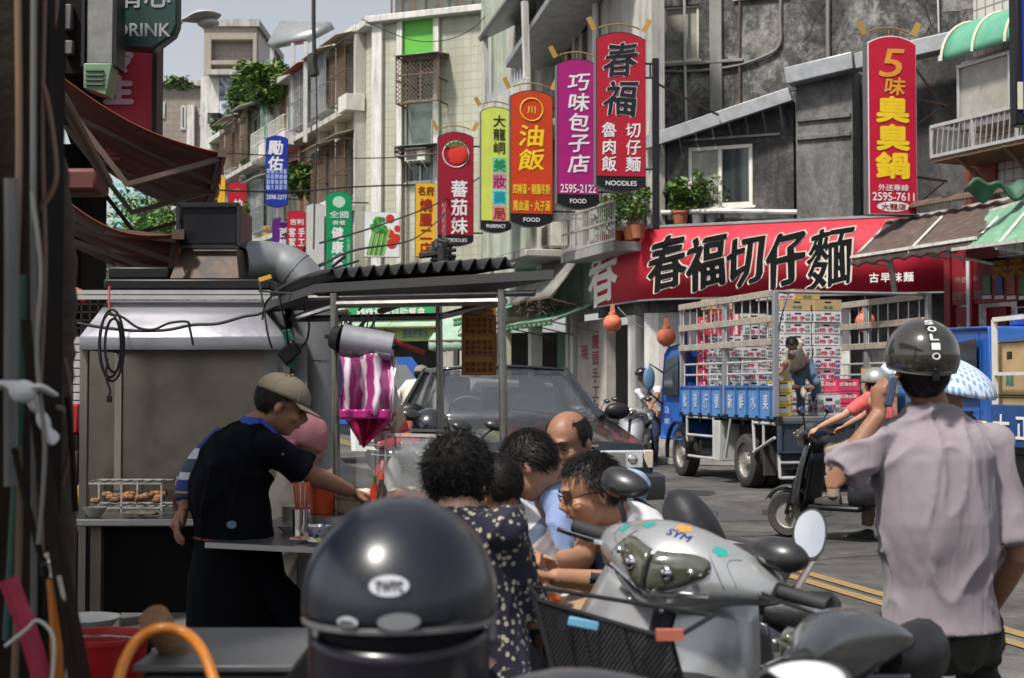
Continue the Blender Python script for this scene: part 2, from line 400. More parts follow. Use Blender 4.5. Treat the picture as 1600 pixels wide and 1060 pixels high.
def leaves(m,c,R,n,size,squash=1.,core=.35,seed=0):
 r = random.Random(seed + int(abs(c[0] * 97 + c[2] * 31)))
 c = V(c)
 for _ in range(n):
  d = V((r.gauss(0,1),r.gauss(0,1),r.gauss(0,1))).normalized() * (r.uniform(core,1) ** .6) * R; d.z *= squash
  k = noise.noise((c + d) * (1.8 / max(R,.3))) 
  if k < -.22: continue
  p = c + d; a = V((r.gauss(0,1),r.gauss(0,1),r.gauss(0,.6))).normalized(); b = a.cross(V((r.gauss(0,.5),r.gauss(0,.5),1))).normalized()
  s_ = size * r.uniform(.6,1.3); m.m = r.choice((0,0,1,1,1,2)) if k < .15 else r.choice((1,2,2))
  m.add([p - a * s_,p + b * s_ * .42 - a * s_ * .1,p + a * s_,p - b * s_ * .42 - a * s_ * .1],[(0,1,2,3)],False)
def window(pl,par,u0,u1,z0,z1,n=2,fm=None,gm=None,inset=.1,sill=True,fw=.05,out=0.):
 fm = fm or alu; gm = gm or glassd; m = MB(); d0,d1 = out - inset,out - inset + .07
 pl.box(m,u0,u1,z0,z0 + fw,d0,d1); pl.box(m,u0,u1,z1 - fw,z1,d0,d1)
 w = (u1 - u0 - fw) / n
 for i in range(n + 1): pl.box(m,u0 + i * w,u0 + i * w + fw,z0 + fw,z1 - fw,d0 + .002,d1 - .002 + (.012 if i % 2 else 0))
 if sill: pl.box(m,u0 - .06,u1 + .06,z0 - .05,z0 - .002,out - inset,out + .05)
 fr = m.obj('window',fm,par,.006)
 for i in range(n):
  g = MB(); a = u0 + i * w + fw; pl.box(g,a,a + w - fw,z0 + fw,z1 - fw,d0 + .02,d0 + .03)
  o = g.obj('pane',gm[i % len(gm)] if isinstance(gm,(list,tuple)) else gm,fr); WM[o.name] = wm(par)
 return fr
def pwin(pl,par,px0,py0,px1,py1,**k):
 a = pl.uv(px0,py0); b = pl.uv(px1,py1)
 return window(pl,par,min(a[0],b[0]),max(a[0],b[0]),min(a[1],b[1]),max(a[1],b[1]),**k)
def cage(pl,par,px0,py0,px1,py1,dep=.45,mat=None,nx=9,nz=9,roof=True,diamond=False,r=.012,rects=None):
 a = pl.uv(px0,py0,dep); b = pl.uv(px1,py1,dep); u0,u1 = sorted((a[0],b[0])); z0,z1 = sorted((a[1],b[1])); m = MB()
 for u in (u0,u1):
  for z in (z0,(z0 + z1) / 2,z1): m.bar(pl.pt(u,z,0),pl.pt(u,z,dep),.035)
  m.bar(pl.pt(u,z0,dep),pl.pt(u,z1,dep),.035)
 for z in (z0,(z0 * .4 + z1 * .6),z1): m.bar(pl.pt(u0,z,dep),pl.pt(u1,z,dep),.035)
 if diamond:
  k = .12; s_ = u0 - (z1 - z0)
  while s_ < u1:
   for sg in (1,-1):
    p,q = (s_,z0),(s_ + (z1 - z0),z1)
    aa,bb = max(p[0],u0),min(q[0],u1)
    if aa < bb:
     za,zb = z0 + (aa - s_),z0 + (bb - s_)
     if sg < 0: za,zb = z0 + z1 - za,z0 + z1 - zb
     m.bar(pl.pt(aa,za,dep),pl.pt(bb,zb,dep),r)
   s_ += k
 else:
  for i in range(1,nx): m.bar(pl.pt(u0 + (u1 - u0) * i / nx,z0,dep),pl.pt(u0 + (u1 - u0) * i / nx,z1,dep),r)
  for i in range(1,nz): m.bar(pl.pt(u0,z0 + (z1 - z0) * i / nz,dep),pl.pt(u1,z0 + (z1 - z0) * i / nz,dep),r * .8)
 for u in (u0,u1):
  for i in range(1,4): m.bar(pl.pt(u,z0,dep * i / 4),pl.pt(u,z1,dep * i / 4),r)
 fr = m.obj('window_cage',mat or rusty,par); WM[fr.name] = wm(par)
 if roof:
  g = MB(); q = [pl.pt(u0 - .05,z1 + .12,0),pl.pt(u1 + .05,z1 + .12,0),pl.pt(u1 + .05,z1 + .02,dep + .12),pl.pt(u0 - .05,z1 + .02,dep + .12)]
  g.quad(*q); g.obj('rain_cover',galv,fr,solid=.012)
 return fr
def acunit(pl,par,px,py,w=.8,h=.5,dep=.35,brk=True):
 u,z = pl.uv(px,py,dep); m = MB(); pl.box(m,u - w / 2,u + w / 2,z - h / 2,z + h / 2,.03,dep)
 if brk:
  for s_ in (-.35,.35): m.bar(pl.pt(u + s_ * w,z - h / 2 - .02,0),pl.pt(u + s_ * w,z - h / 2 - .02,dep),.03); m.bar(pl.pt(u + s_ * w,z - h / 2 - .3,0),pl.pt(u + s_ * w,z - h / 2 - .02,dep),.03)
 o = m.obj('air_conditioner',acm,par,.01); WM[o.name] = wm(par)
 g = MB()
 for k in range(8): pl.box(g,u - w * .42,u + w * .1,z - h * .38 + k * h * .1,z - h * .38 + k * h * .1 + h * .04,dep + .002,dep + .012)
 g.obj('grille',darkiron,o)
 return o
def pipe(par,pts,r=.03,mat=None,name='drain_pipe'):
 return MB().tube(catm(pts,4),r,7).obj(name,mat or white_paint,par)
# ================================================================ CORNER BUILDING (grey cement, noodle shop below)
C0 = (2.457,26.0)
G = Plane(C0,(2.457 + 3.554 * 1.45,26 - 1.5 * 1.45))
G2 = Plane((2.457 - .3 * 10.06,26 + .95 * 10.06),C0)       # street side, left -> right ends at the corner
cement = mottled('weathered_cement',((.016,.017,.016),(.085,.083,.078),(.34,.335,.31)),1.5,.6)
cement2 = mottled('dark_stained_cement',((.02,.02,.021),(.06,.059,.058),(.17,.165,.157)),2.2,.5,.4)
cb = thing('corner_building','dark weathered cement corner building above the red noodle shop banner','building',(2.457,26,0))
UW = Plane((2.457 - .55,28.2),(10.5,25.5))                 # upper wall, set back
m = MB(); a = UW.uv(985,15); b = UW.uv(1092,93)
H1 = (a[0],b[0],b[1],a[1])
UW.wall(m,-.3,UW.len,3.2,11.2,[H1],.25)
m.obj('upper_wall',cement,cb)
m = MB(); UW.box(m,-.5,UW.len,11.2,11.5,-.5,.2); m.obj('parapet',concrete,cb)
m = MB(); UW.box(m,-.3,UW.len,3.2,11.2,-6,-.26); m.obj('core_wall',cement,cb)
window(UW,cb,*H1,n=2,gm=[glassd,curtain],fm=cream_frame,inset=.12)
# small pillar and ledges on the upper wall
for px in (1119,):
 m = MB(); u,_ = UW.uv(px,50); UW.box(m,u - .12,u + .12,5.6,11.19,0,.09); m.obj('pilaster',concrete,cb,.01)
m = MB(); a = UW.uv(1035,103); UW.box(m,a[0] - 1.0,a[0] + 1.6,a[1] - .04,a[1] + .02,0,.1); m.obj('ledge',concrete,cb,.01)
def onU(px,py,o=.05,pl=UW): u,z = pl.uv(px,py,o); return pl.pt(u,z,o)
pipe(cb,[onU(960,106),onU(1060,112),onU(1140,105),onU(1190,90),onU(1218,70),onU(1219,20),onU(1222,-60)],.03,M('old_cable',(.2,.19,.17),.7),'cable')
# lower storey wall with the window, under the sloping roof sheet
a = G.uv(1075,231); b = G.uv(1176,321); H2 = (a[0],b[0],b[1],a[1])
def gz(px,py): return G.uv(px,py)
m = MB(); pr = [gz(1012,352),gz(1245,352),gz(1245,168),gz(1235,165),gz(1040,222),gz(1012,232)]
uA = -.02; uB = G.uv(1240,250)[0]
zt0 = G.uv(1012,222)[1]; zt1 = G.uv(1240,158)[1]
# wall in strips so that its top follows the slope
N = 8; hs_ = sorted([uA,uB,H2[0],H2[1]])
def topz(u): return zt0 + (zt1 - zt0) * (u - uA) / (uB - uA)
for (p0,p1) in ((hs_[0],hs_[1]),(hs_[1],hs_[2]),(hs_[2],hs_[3])):
 lo = [(3.9,None)]
 if abs(p0 - H2[0]) < 1e-6:
  G.box(m,p0,p1,3.9,H2[2],-.2,0)
  z = H2[3]
 else: z = 3.9
 q = [G.pt(u,zz,d) for d in (-.2,0) for u,zz in ((p0,z),(p1,z),(p1,topz(p1)),(p0,topz(p0)))]
 m.add(q,[(0,3,2,1),(4,5,6,7),(0,1,5,4),(1,2,6,5),(2,3,7,6),(3,0,4,7)])
m.obj('lower_wall',cement2,cb)
w2 = window(G,cb,*H2,n=2,gm=[curtain,glassd],fm=M('ivory_frame',(.72,.70,.62),.45,var=.06),inset=.08,fw=.07)
m = MB(); G.box(m,H2[0] - .1,H2[1] + .5,G.uv(1100,218)[1] - .02,G.uv(1100,218)[1] + .02,0,.04); m.obj('ledge',concrete,cb)
# sloping roof sheet
m = MB(); q0 = G.uv(1000,222,.35); q1 = G.uv(1236,143,.35)
A_ = G.pt(q0[0],q0[1],.35); B_ = G.pt(q1[0],q1[1],.35); bk = -G.n * 1.6 + V((0,0,.42))
for i in range(9):
 t0,t1 = i / 9,(i + .96) / 9
 a_,b_ = A_.lerp(B_,t0),A_.lerp(B_,t1); pa = MB(); pa.quad(a_,b_,b_ + bk,a_ + bk); pa.obj('roof_sheet',galv,cb,solid=.02)
m.bar(A_ - V((0,0,.05)),B_ - V((0,0,.05)),.1,.24); m.obj('roof_edge',galv,cb,.01)
# second cement block to the right, with a metal cap
G3 = Plane((G.pt(uB,0).x,G.pt(uB,0).y - .25),(10.2,21.6))
m = MB(); u1 = G3.uv(1332,200)[0]; u2 = G3.uv(1462,200)[0]
zc0 = G3.uv(1245,128)[1]; zc1 = G3.uv(1352,105)[1]; zc2 = G3.uv(1520,40)[1]
def wedge(pl,m,u0,u1,z0,za,zb,d0,d1):
 q = [pl.pt(u,zz,d) for d in (d0,d1) for u,zz in ((u0,z0),(u1,z0),(u1,zb),(u0,za))]
 m.add(q,[(0,3,2,1),(4,5,6,7),(0,1,5,4),(1,2,6,5),(2,3,7,6),(3,0,4,7)])
wedge(G3,m,0,u1,3.9,zc0,zc1,-1.2,0); m.obj('side_wall',mottled('grey_render',((.05,.05,.05),(.12,.118,.113),(.23,.225,.215)),1.8,.4,.3),cb)
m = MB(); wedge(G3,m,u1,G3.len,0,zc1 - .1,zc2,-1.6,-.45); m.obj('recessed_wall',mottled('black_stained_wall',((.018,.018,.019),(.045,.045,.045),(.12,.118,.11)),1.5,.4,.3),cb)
m = MB(); m.bar(G3.pt(-.1,zc0 + .06,.12),G3.pt(u1 + .1,zc1 + .08,.12),.35,.3); m.bar(G3.pt(u1 + .12,zc1 + .06,.1),G3.pt(G3.len,zc2 + .1,.1),.35,.28); m.obj('roof_edge',galv,cb,.02)
for z in (G3.uv(1290,183)[1],G3.uv(1290,212)[1]):
 m = MB(); G3.box(m,.02,u1 - .02,z - .05,z + .03,0,.05); m.obj('ledge',MATS['grey_render'],cb,.01)
m = MB(); m.tube([G.pt(G.uv(x,0)[0],G.uv(x,y)[1],.12) for x,y in ((1035,334),(1120,331),(1230,333),(1275,333))],.045,8); m.obj('drain_pipe',white_paint,cb)
# ---- ground floor of the corner shop : dark opening, tiled posts, soffit
TT = tile_mat('pale_post_tile',(.55,.53,.46),(.5,.48,.42),(.3,.29,.26),.2,.1,G.u,.5)
m = MB(); G.box(m,-.05,G.len,2.75,3.9,-.35,-.02); m.obj('lintel_wall',cement2,cb)
m = MB(); G2.box(m,G2.len - 2.5,G2.len + .02,2.75,3.9,-.35,-.02); m.obj('lintel_wall',cement2,cb)
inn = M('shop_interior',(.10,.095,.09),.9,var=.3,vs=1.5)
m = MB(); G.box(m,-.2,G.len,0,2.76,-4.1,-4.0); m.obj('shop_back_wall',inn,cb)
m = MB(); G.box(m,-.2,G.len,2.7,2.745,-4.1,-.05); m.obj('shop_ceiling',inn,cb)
for px,w_,pl,mt in ((984,.36,G2,white_paint),(1018,.3,G,white_paint),(1056,.75,G,M('pink_cement',(.40,.36,.35),.8,var=.15)),(1310,.4,G,white_paint),(1480,.3,G,white_paint)):
 u,_ = pl.uv(px,600); m = MB(); pl.box(m,u - w_ / 2,u + w_ / 2,0,2.74,-.35,-.03); m.obj('post',mt,cb,.02)
u,_ = G2.uv(1000,600); m = MB(); G2.box(m,u - .22,u + .05,0,2.72,-.9,-.6); m.obj('tiled_post',TT,cb)
# wall panel with painted characters left of the corner
m = MB(); ua,ub = G2.uv(895,600)[0],G2.uv(940,600)[0]; G2.box(m,ua,ub,0,2.74,-.3,-.1); pn = m.obj('painted_panel',M('pinkish_panel',(.42,.37,.33),.85,var=.15),cb)
m = MB()
for k,ch in enumerate('饅頭手工包子'): write(m,ch,G2.F,(ua + ub) / 2 + .25,2.3 - k * .34,.42,.32,-.095,.012,True)
for k,ch in enumerate('現賣'): write(m,ch,G2.F,ua + .45,2.1 - k * .95,.42,.32,-.095,.012,True)
m.obj('lettering',M('dark_red_paint',(.28,.03,.04),.7),pn)
# ---------------------------------------------------------------- noodle banner (its own sign)
red = M('banner_red',(.50,.018,.04),.62,var=.12,vs=1.2,spec=.3,dirt=((.30,.02,.03),.5,2.5),streak=True)
blk = M('lettering_black',(.006,.006,.007),.7,var=0,spec=.15)
wht = M('lettering_white',(.78,.76,.72),.6,var=0)
ban = thing('shop_banner','long red noodle shop banner with big black brush characters on the corner','sign',(2.457,25.6,2.96))
z0,z1 = 2.96,4.22; zt1 = 4.35
GB = Plane((C0[0] - .05,C0[1] - .5),(C0[0] - .05 + 3.554 * 1.36,C0[1] - .5 - 1.5 * 1.36))
G2B = Plane((C0[0] - .05 - .3 * 2.62,C0[1] - .5 + .95 * 2.62),(C0[0] - .05,C0[1] - .5))
m = MB(); rad = []
for k in range(-1,9):
 pass
# face with a rounded corner
path = [G2B.pt(0,0,0),G2B.pt(G2B.len - .55,0,0)]
c_ = [G2B.pt(G2B.len - .55,0,0),G2B.pt(G2B.len,0,0),GB.pt(.55,0,0)]
path += [(c_[0] * (1 - t) ** 2 + c_[1] * 2 * t * (1 - t) + c_[2] * t * t) for t in (.15,.3,.45,.6,.75,.9)] + [GB.pt(.55,0,0)] + [GB.pt(.55 + k * (GB.len - .55) / 6,0,0) for k in range(1,7)]
m.loft([[p + V((0,0,z0)) for p in path],[p + V((0,0,z1 + .02)) for p in path]],False,False)
m.obj('banner_face',red,ban,solid=.03)
m = MB(); m.tube([p + V((0,0,z1 + .03)) for p in path],.03,6); m.tube([p + V((0,0,z0 - .01)) for p in path],.02,6); m.obj('banner_frame',galv,ban)
mw_,mk = MB(),MB()
for ch,x,sz in (('春',1043,1.),('福',1105,1.),('切',1166,.95),('仔',1229,.98),('麵',1298,1.1)):
 u,_ = GB.uv(x,420)
 for off,mm,z in ((.062 if ch != '麵' else .048,mw_,.018),(.036 if ch != '麵' else .018,mk,.0245)): write(mm,ch,GB.F,u,3.6,.70 * sz,1.02 * sz,z,off,True,.08,.028)
mw_.obj('lettering_outline',M('cream_print',(.75,.70,.6),.6,var=0),ban); mk.obj('lettering',blk,ban)
m = MB()
for ch,x in (('古',1366),('早',1384),('味',1402),('麵',1420)): u,_ = GB.uv(x,440); write(m,ch,GB.F,u,3.22,.17,.17,.022,.02,True)
m.obj('small_lettering',wht,ban)
m = MB(); write(m,'春',G2B.F,.55,3.62,1.6,1.35,.022,.03,True,.08,.02); m.obj('lettering',M('cream_print'),ban)
m = MB(); G.box(m,0,4.4,4.26,4.3,-.5,.25); m.obj('shelf_board',galv,ban)
# lanterns
def lantern(name,label,px,py,D,r=.165):
 p = P(px,py,D); t = thing('paper_lantern',label,'lantern',p,group='paper lanterns hanging under the noodle banner')
 lm = M('lantern_paper',(.62,.16,.08),.6,var=.2,vs=8)
 m = MB(); rings = []
 for i in range(13):
  a = pi * i / 12; rings.append((max(.02,r * sin(a)) * (1 + .02 * (i % 2)),-r * .95 * cos(a)))
 m.lathe(rings,20,Matrix.Translation(p)); m.obj('shade',lm,t)
 m = MB(); m.cyl(p + V((0,0,r * .9)),p + V((0,0,r * 1.15)),r * .4,n=14); m.cyl(p - V((0,0,r * .9)),p - V((0,0,r * 1.02)),r * .4,n=14); m.obj('end_ring',M('lantern_rim',(.55,.2,.12),.5),t)
 m = MB(); m.tube([p + V((0,0,r * 1.1)),p + V((0,0,r * 1.1 + .25))],.006,5); m.obj('hanger',rusty,t)
 m = MB()
 for k in range(3): m.boxc(p + V((0,-.002,r * (1.3 + k * .28))),(.09 - k * .01,.02,.05))
 m.obj('ribbon',M('lantern_rim'),t)
lantern('l','round red paper lantern left of the white post below the banner',957,505,25.4)
lantern('l','round red paper lantern right of the white post beside the truck cab',1041,527,24.6)
lantern('l','red paper lantern seen between the right cage rails of the truck',1352,503,23.6)
# potted plants on the shelf above the banner
def potplant(px,py,D,kind,label,pr=.13,h=.3,R=.2,n=160,leaf=.045,mat=None,squash=1.):
 p = P(px,py,D); t = thing('potted_plant',label,'plant',p,group='potted plants on the ledges above the noodle shop')
 m = MB(); m.lathe([(pr * .7,0),(pr * .72,.01),(pr,h * .85),(pr * 1.1,h * .85),(pr * 1.1,h),(pr * .9,h),(pr * .85,h * .9),(.01,h * .88)],18,Matrix.Translation(p)); m.obj('pot',mat or terracotta,t)
 if n:
  m = MB(); m.m = 0
  c = p + V((0,0,h + R * squash * .9))
  for k in range(6): a = random.uniform(0,6.28); m.tube([p + V((0,0,h * .9)),c + V((cos(a),sin(a),.2)) * R * .5],.008,4)
  m.obj('stem',barkm,t)
  f = MB(); leaves(f,c,R,n,leaf,squash,.2,seed=int(px))
  for _ in range(5):
   q = c + V((random.uniform(-R,R),random.uniform(-R,R) * .5,random.uniform(-.3,.8) * R)); leaves(f,q,R * .55,n // 5,leaf,1,.1,int(px) + _)
  f.obj('foliage',leafm,t)
 return t
Dp = 25.6
potplant(1063,351,Dp,0,'snake-leaved plant in an orange clay pot left of the window',.15,.24,.22,140,.1,squash=1.5)
potplant(1090,350,Dp,0,'bushy bonsai in a grey glazed pot below the window',.14,.22,.3,330,.05,M('grey_glazed_pot',(.25,.25,.24),.4),.8)
potplant(1112,350,Dp,0,'tall bushy tree in a grey pot before the window pane',.14,.22,.34,380,.055,M('grey_glazed_pot'),1.1)
for px,lb in ((1130,'small empty clay pot nearest the bushy plants'),(1143,'second small empty clay pot along the ledge'),(1157,'third small empty clay pot along the ledge'),(1178,'small empty clay pot standing alone at the right end of the ledge')):
 potplant(px,348,Dp,1,lb,.09,.13,.1,0)
# ================================================================ STREET SIDE BUILDINGS (between the corner and the light green block)
dz = lambda px,py,pl,o=0.: pl.uv(px,py,o)
sb = thing('side_building','narrow grey building with stone pillar and shuttered windows behind the noodle sign','building',G2.pt(6,0))
u870 = G2.uv(868,300)[0]; L2 = G2.len
paleg = M('pale_green_wall',(.38,.42,.34),.85,var=.14,vs=2,dirt=((.11,.11,.085),.8,2.2),streak=True)
stone = M('pale_stone',(.46,.45,.41),.85,var=.12,vs=3,dirt=((.10,.095,.08),.8,2.6),streak=True)
holes = []
a = G2.uv(866,110); b = G2.uv(918,20); holes.append((min(a[0],b[0]),max(a[0],b[0]),G2.uv(890,200)[1],G2.uv(890,45)[1]))
m = MB(); G2.wall(m,u870 + .0,L2 + .3,3.9,10.6,holes,.25); m.obj('upper_wall',stone,sb)
m = MB(); G2.box(m,u870,L2 + .3,0,10.6,-5,-4.6); m.obj('back_wall',concrete,sb)
window(G2,sb,*holes[0],n=4,gm=[curtain,glassd],fm=cream_frame,inset=.1)
m = MB(); m.bar(G2.pt(u870 - .3,7.9 + .5,.5),G2.pt(L2 - .2,9.6,.5),1.1,.16); m.obj('canopy_edge',galv,sb,.02)
for px in (938,):
 u = G2.uv(px,50)[0]; pipe(sb,[G2.pt(u,12,.1),G2.pt(u,7.6,.1),G2.pt(u + .1,7.3,.12),G2.pt(u + .1,4.3,.12)],.07)
u = G2.uv(927,200)[0]
m = MB(); G2.box(m,u870,L2 - 2.5,2.9,3.9,-.3,-.01); m.obj('lintel_wall',paleg,sb)
# balcony railing with plants
m = MB(); ua,ub = G2.uv(878,350,.7)[0],G2.uv(960,350,.7)[0]; zb0,zb1 = 4.05,4.75
for i in range(27):
 u = ua + (ub - ua) * i / 26; m.bar(G2.pt(u,zb0,.7),G2.pt(u,zb1,.7),.018)
for z in (zb0,(zb0 + zb1) / 2,zb1): m.bar(G2.pt(ua,z,.7),G2.pt(ub,z,.7),.04)
m.bar(G2.pt(ua,zb1,0),G2.pt(ua,zb1,.7),.04); m.obj('balcony_railing',alu,sb)
m = MB(); G2.box(m,ua,ub,zb0 - .2,zb0 - .03,0,.72); m.obj('balcony_floor',concrete,sb)
for k,(px,R,n) in enumerate(((942,.34,420),(962,.42,520),(985,.3,330),(997,.26,260))):
 pt_ = G2.pt(G2.uv(px,330,.35)[0],4.05,.35)
 t = thing('potted_plant',['leafy balcony shrub beside the purple sign in a clay pot','large pale leafy shrub under the black end of the noodle sign','small balcony plant in a clay pot left of the sign post','low plant in a clay pot touching the sign post'][k],'plant',pt_,group='potted plants on the ledges above the noodle shop')
 m = MB(); m.lathe([(.1,0),(.14,.22),(.15,.24),(.01,.22)],14,Matrix.Translation(pt_)); m.obj('pot',terracotta,t)
 m = MB(); m.tube([pt_ + V((0,0,.2)),pt_ + V((.03,0,.5))],.014,5); m.obj('stem',barkm,t)
 f = MB(); leaves(f,pt_ + V((0,0,.5 + R * .3)),R,n,.055,1,.1,k); leaves(f,pt_ + V((.1,0,.75 + R * .3)),R * .6,n // 2,.055,1,.1,k); f.obj('foliage',leafm,t)
# corrugated grey awning and green awnings over the street side
def awning(name,label,pl,u0,u1,zt,zb,dep,mat,drop=.18,n=0,kind='awning',frame=None,group=None,stripes=0):
 p = pl.pt((u0 + u1) / 2,zb,dep / 2); t = thing(name,label,kind,p,group=group); m = MB()
 nn = max(12,int((u1 - u0) / .12)); amp = .012 if n else 0
 m.grid(lambda a,b: pl.pt(u0 + (u1 - u0) * a,zt + (zb - zt) * b + (amp * sin(a * n * 2 * pi)) - .05 * sin(pi * b),dep * b),nn * (3 if n else 1),5)
 m.obj('canvas' if not n else 'corrugated_sheet',mat,t,solid=.012)
 if drop:
  m = MB(); m.grid(lambda a,b: pl.pt(u0 + (u1 - u0) * a,zb - b * drop * (1 + .25 * abs(sin(a * (u1 - u0) * 9))),dep + .02 * sin(a * (u1 - u0) * 20) * b),nn * 3,2); m.obj('valance',mat,t,solid=.006)
 m = MB()
 for u in (u0 + .02,(u0 + u1) / 2,u1 - .02):
  m.bar(pl.pt(u,zt - .05,0),pl.pt(u,zb - .05,dep),.03); m.bar(pl.pt(u,zb - .25,0),pl.pt(u,zb - .05,dep),.025)
 m.bar(pl.pt(u0,zb - .02,dep),pl.pt(u1,zb - .02,dep),.035); m.obj('support_frame',frame or rusty,t)
 return t
greenc = M('green_awning_canvas',(.10,.30,.17),.7,var=.2,vs=4,dirt=((.35,.42,.33),.5,3))
greyc = M('grey_corrugated_sheet',(.27,.26,.24),.6,.3,var=.2,vs=3,dirt=((.1,.09,.08),.6,3),streak=True)
awning('sheet_awning','steep grey corrugated awning left of the red banner',G2,G2.uv(866,400)[0] - .2,L2 - 2.75,4.35,3.2,.9,greyc,0,28)
awning('canvas_awning','long bright green awning just left of the banner end',G2,G2.uv(858,480)[0],L2 - 2.4,3.1,2.72,1.0,greenc,.1)
awning('canvas_awning','pale green awning over the shop behind the menu board',G2,G2.uv(790,460)[0],G2.uv(858,460)[0] - .1,3.5,3.0,1.3,greenc,.15)
m = MB()
for k in range(260):
 c = G2.pt(L2 - random.uniform(2.9,5.2),3.05 + random.gauss(0,.1),random.uniform(.2,.95)); d = V((random.gauss(0,1),random.gauss(0,1),random.gauss(0,1))).normalized() * .13; m.bar(c,c + d,.012)
tag(m.obj('dry_vine',barkm),'dry brown vine tangled above the green awning edge','plant')
# dark shop fronts on the ground floor of the side building
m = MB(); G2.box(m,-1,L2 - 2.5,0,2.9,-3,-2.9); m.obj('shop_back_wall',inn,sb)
for px,w_,mt in ((778,.3,cream_frame),(826,.22,white_paint),(884,.16,white_paint),(891,.14,white_paint)):
 u = G2.uv(px,560)[0]; m = MB(); G2.box(m,u - w_ / 2,u + w_ / 2,0,2.9,-.3,-.02); m.obj('post',mt,sb,.01)
m = MB(); G2.box(m,G2.uv(838,560)[0],G2.uv(858,560)[0],0,2.6,-.6,-.5); m.obj('green_shutter',M('dull_green_door',(.06,.13,.09),.7),sb)
# ---- balcony building B3
b3 = thing('balcony_building','pale building with roofed balconies between the green tiled block and the signs','building',G2.pt(2,0))
uL = G2.uv(762,300)[0]
m = MB(); holes = []
for (x0,y0,x1,y1) in ((838,50,862,150),(775,210,800,300)):
 a = G2.uv(x0,y0); b = G2.uv(x1,y1); c = G2.uv((x0 + x1) / 2,(y0 + y1) / 2); holes.append((a[0],b[0],G2.uv((x0 + x1) / 2,y1)[1],G2.uv((x0 + x1) / 2,y0)[1]))
G2.wall(m,uL - .6,u870,2.95,12.5,holes,.25); m.obj('wall',paleg,b3)
for h_ in holes: window(G2,b3,*h_,n=3,gm=[glassd,glassg,curtain],fm=alu)
m = MB(); u = G2.uv(828,60)[0]; G2.box(m,u - .3,u + .3,2.95,13,0,.45); m.obj('corner_pillar',stone,b3,.02)
m = MB(); u = G2.uv(862,60)[0]; G2.box(m,u - .16,u + .16,2.95,12,0,.3); m.obj('corner_pillar',stone,b3,.02)
m = MB(); ua,ub = G2.uv(765,60,1.2)[0] - .5,G2.uv(822,60,1.2)[0]
q = [G2.pt(ua,9.2,1.3),G2.pt(ub,9.75,1.3),G2.pt(ub,10.5,0),G2.pt(ua,9.9,0)]
m.quad(*q); m.obj('balcony_roof',galv,b3,solid=.1)
for z,nm in ((6.9,0),(4.2,1)):
 m = MB(); G2.box(m,ua,ub,z - .15,z,0,1.2); m.obj('balcony_floor',stone,b3,.02)
 m = MB(); G2.box(m,ua,ub,z,z + .8,1.1,1.2); m.obj('balcony_front',paleg if nm else stone,b3,.01)
 m = MB()
 for i in range(16): u = ua + (ub - ua) * (i + .5) / 16; m.add([G2.pt(u - .05,z + .8,1.15),G2.pt(u + .05,z + .8,1.15),G2.pt(u,z + 1.12,1.17),G2.pt(u,z + .8,1.2)],[(0,1,2),(1,3,2),(3,0,2)],False)
 m.obj('spike_rail',galv,b3)
for u in (ua + .1,ub - .1): m = MB(); m.bar(G2.pt(u,7.7,1.15),G2.pt(u,9.3,1.2),.12); m.obj('balcony_post',white_paint,b3)
acunit(G2,b3,850,6,1.0,.55,.5); acunit(G2,b3,853,368,.7,.5,.4)
u = G2.uv(858,250)[0]; pipe(b3,[G2.pt(u - .2,12,.1),G2.pt(u - .2,3.2,.1)],.05)
# ================================================================ LIGHT GREEN TILED BLOCK
LG = Plane((-3.62,38.2),(.35,36.6)); SR = Plane((-3.62 - .46 * 26,38.2 + 26),(-3.62,38.2))
lg = thing('tiled_building','tall pale green tiled block with bright green panel and caged window','building',(-3.6,38,0))
LT = tile_mat('pale_green_tile',(.50,.50,.39),(.44,.45,.35),(.38,.38,.30),.22,.22,LG.u,0,(.22,.22,.17),.6)
zt = LG.uv(690,28)[1]
cu0,cu1 = LG.uv(632,100)[0],LG.uv(681,100)[0]
hw = [(cu0,cu1,LG.uv(655,158)[1],LG.uv(655,90)[1]),(cu0,cu1,LG.uv(655,285)[1],LG.uv(655,228)[1])]
m = MB(); LG.wall(m,.0,LG.len,2.9,zt,hw,.3); m.obj('front_wall',LT,lg)
m = MB(); SR.box(m,SR.len - 1.0,SR.len - .05,2.9,zt,-.35,0); m.obj('side_wall',tile_mat('pale_green_side_tile',(.60,.62,.47),(.53,.56,.42),(.40,.42,.33),.22,.22,SR.u,0,(.25,.26,.2),.45),lg)
for px,w_ in ((627,.16),(684,.16),(592,.3)):
 m = MB(); u = LG.uv(px,100)[0]; LG.box(m,u - w_ / 2,u + w_ / 2,2.9,zt,0.003,.14); m.obj('pilaster',white_paint,lg,.01)
m = MB(); LG.box(m,-.25,LG.len,zt,zt + .18,-.35,.3); m.obj('cornice',white_paint,lg,.02)
m = MB(); SR.box(m,SR.len - 1.0,SR.len - .31,zt,zt + .18,-.35,.3); m.obj('cornice',white_paint,lg,.02)
m = MB(); LG.box(m,.2,LG.len,zt + .18,zt + 1.6,-2.2,-.6); m.obj('roof_hut',M('dark_roof_hut',(.12,.125,.11),.8,var=.4,vs=3),lg)
m = MB()
for k in range(6): m.bar(LG.pt(.3 + k * .7,zt + .2,-.2),LG.pt(.3 + k * .7,zt + 1.6,-.2),.05)
for k in range(2): m.bar(LG.pt(.3,zt + .9 + k * .6,-.2),LG.pt(LG.len,zt + .9 + k * .6,-.2),.05)
m.obj('roof_railing',rusty,lg)
m = MB(); LG.box(m,cu0,cu1,LG.uv(655,85)[1],LG.uv(655,27)[1],.004,.03); m.obj('green_panel',M('bright_green_panel',(.10,.42,.045),.5,var=.12,vs=1.5),lg)
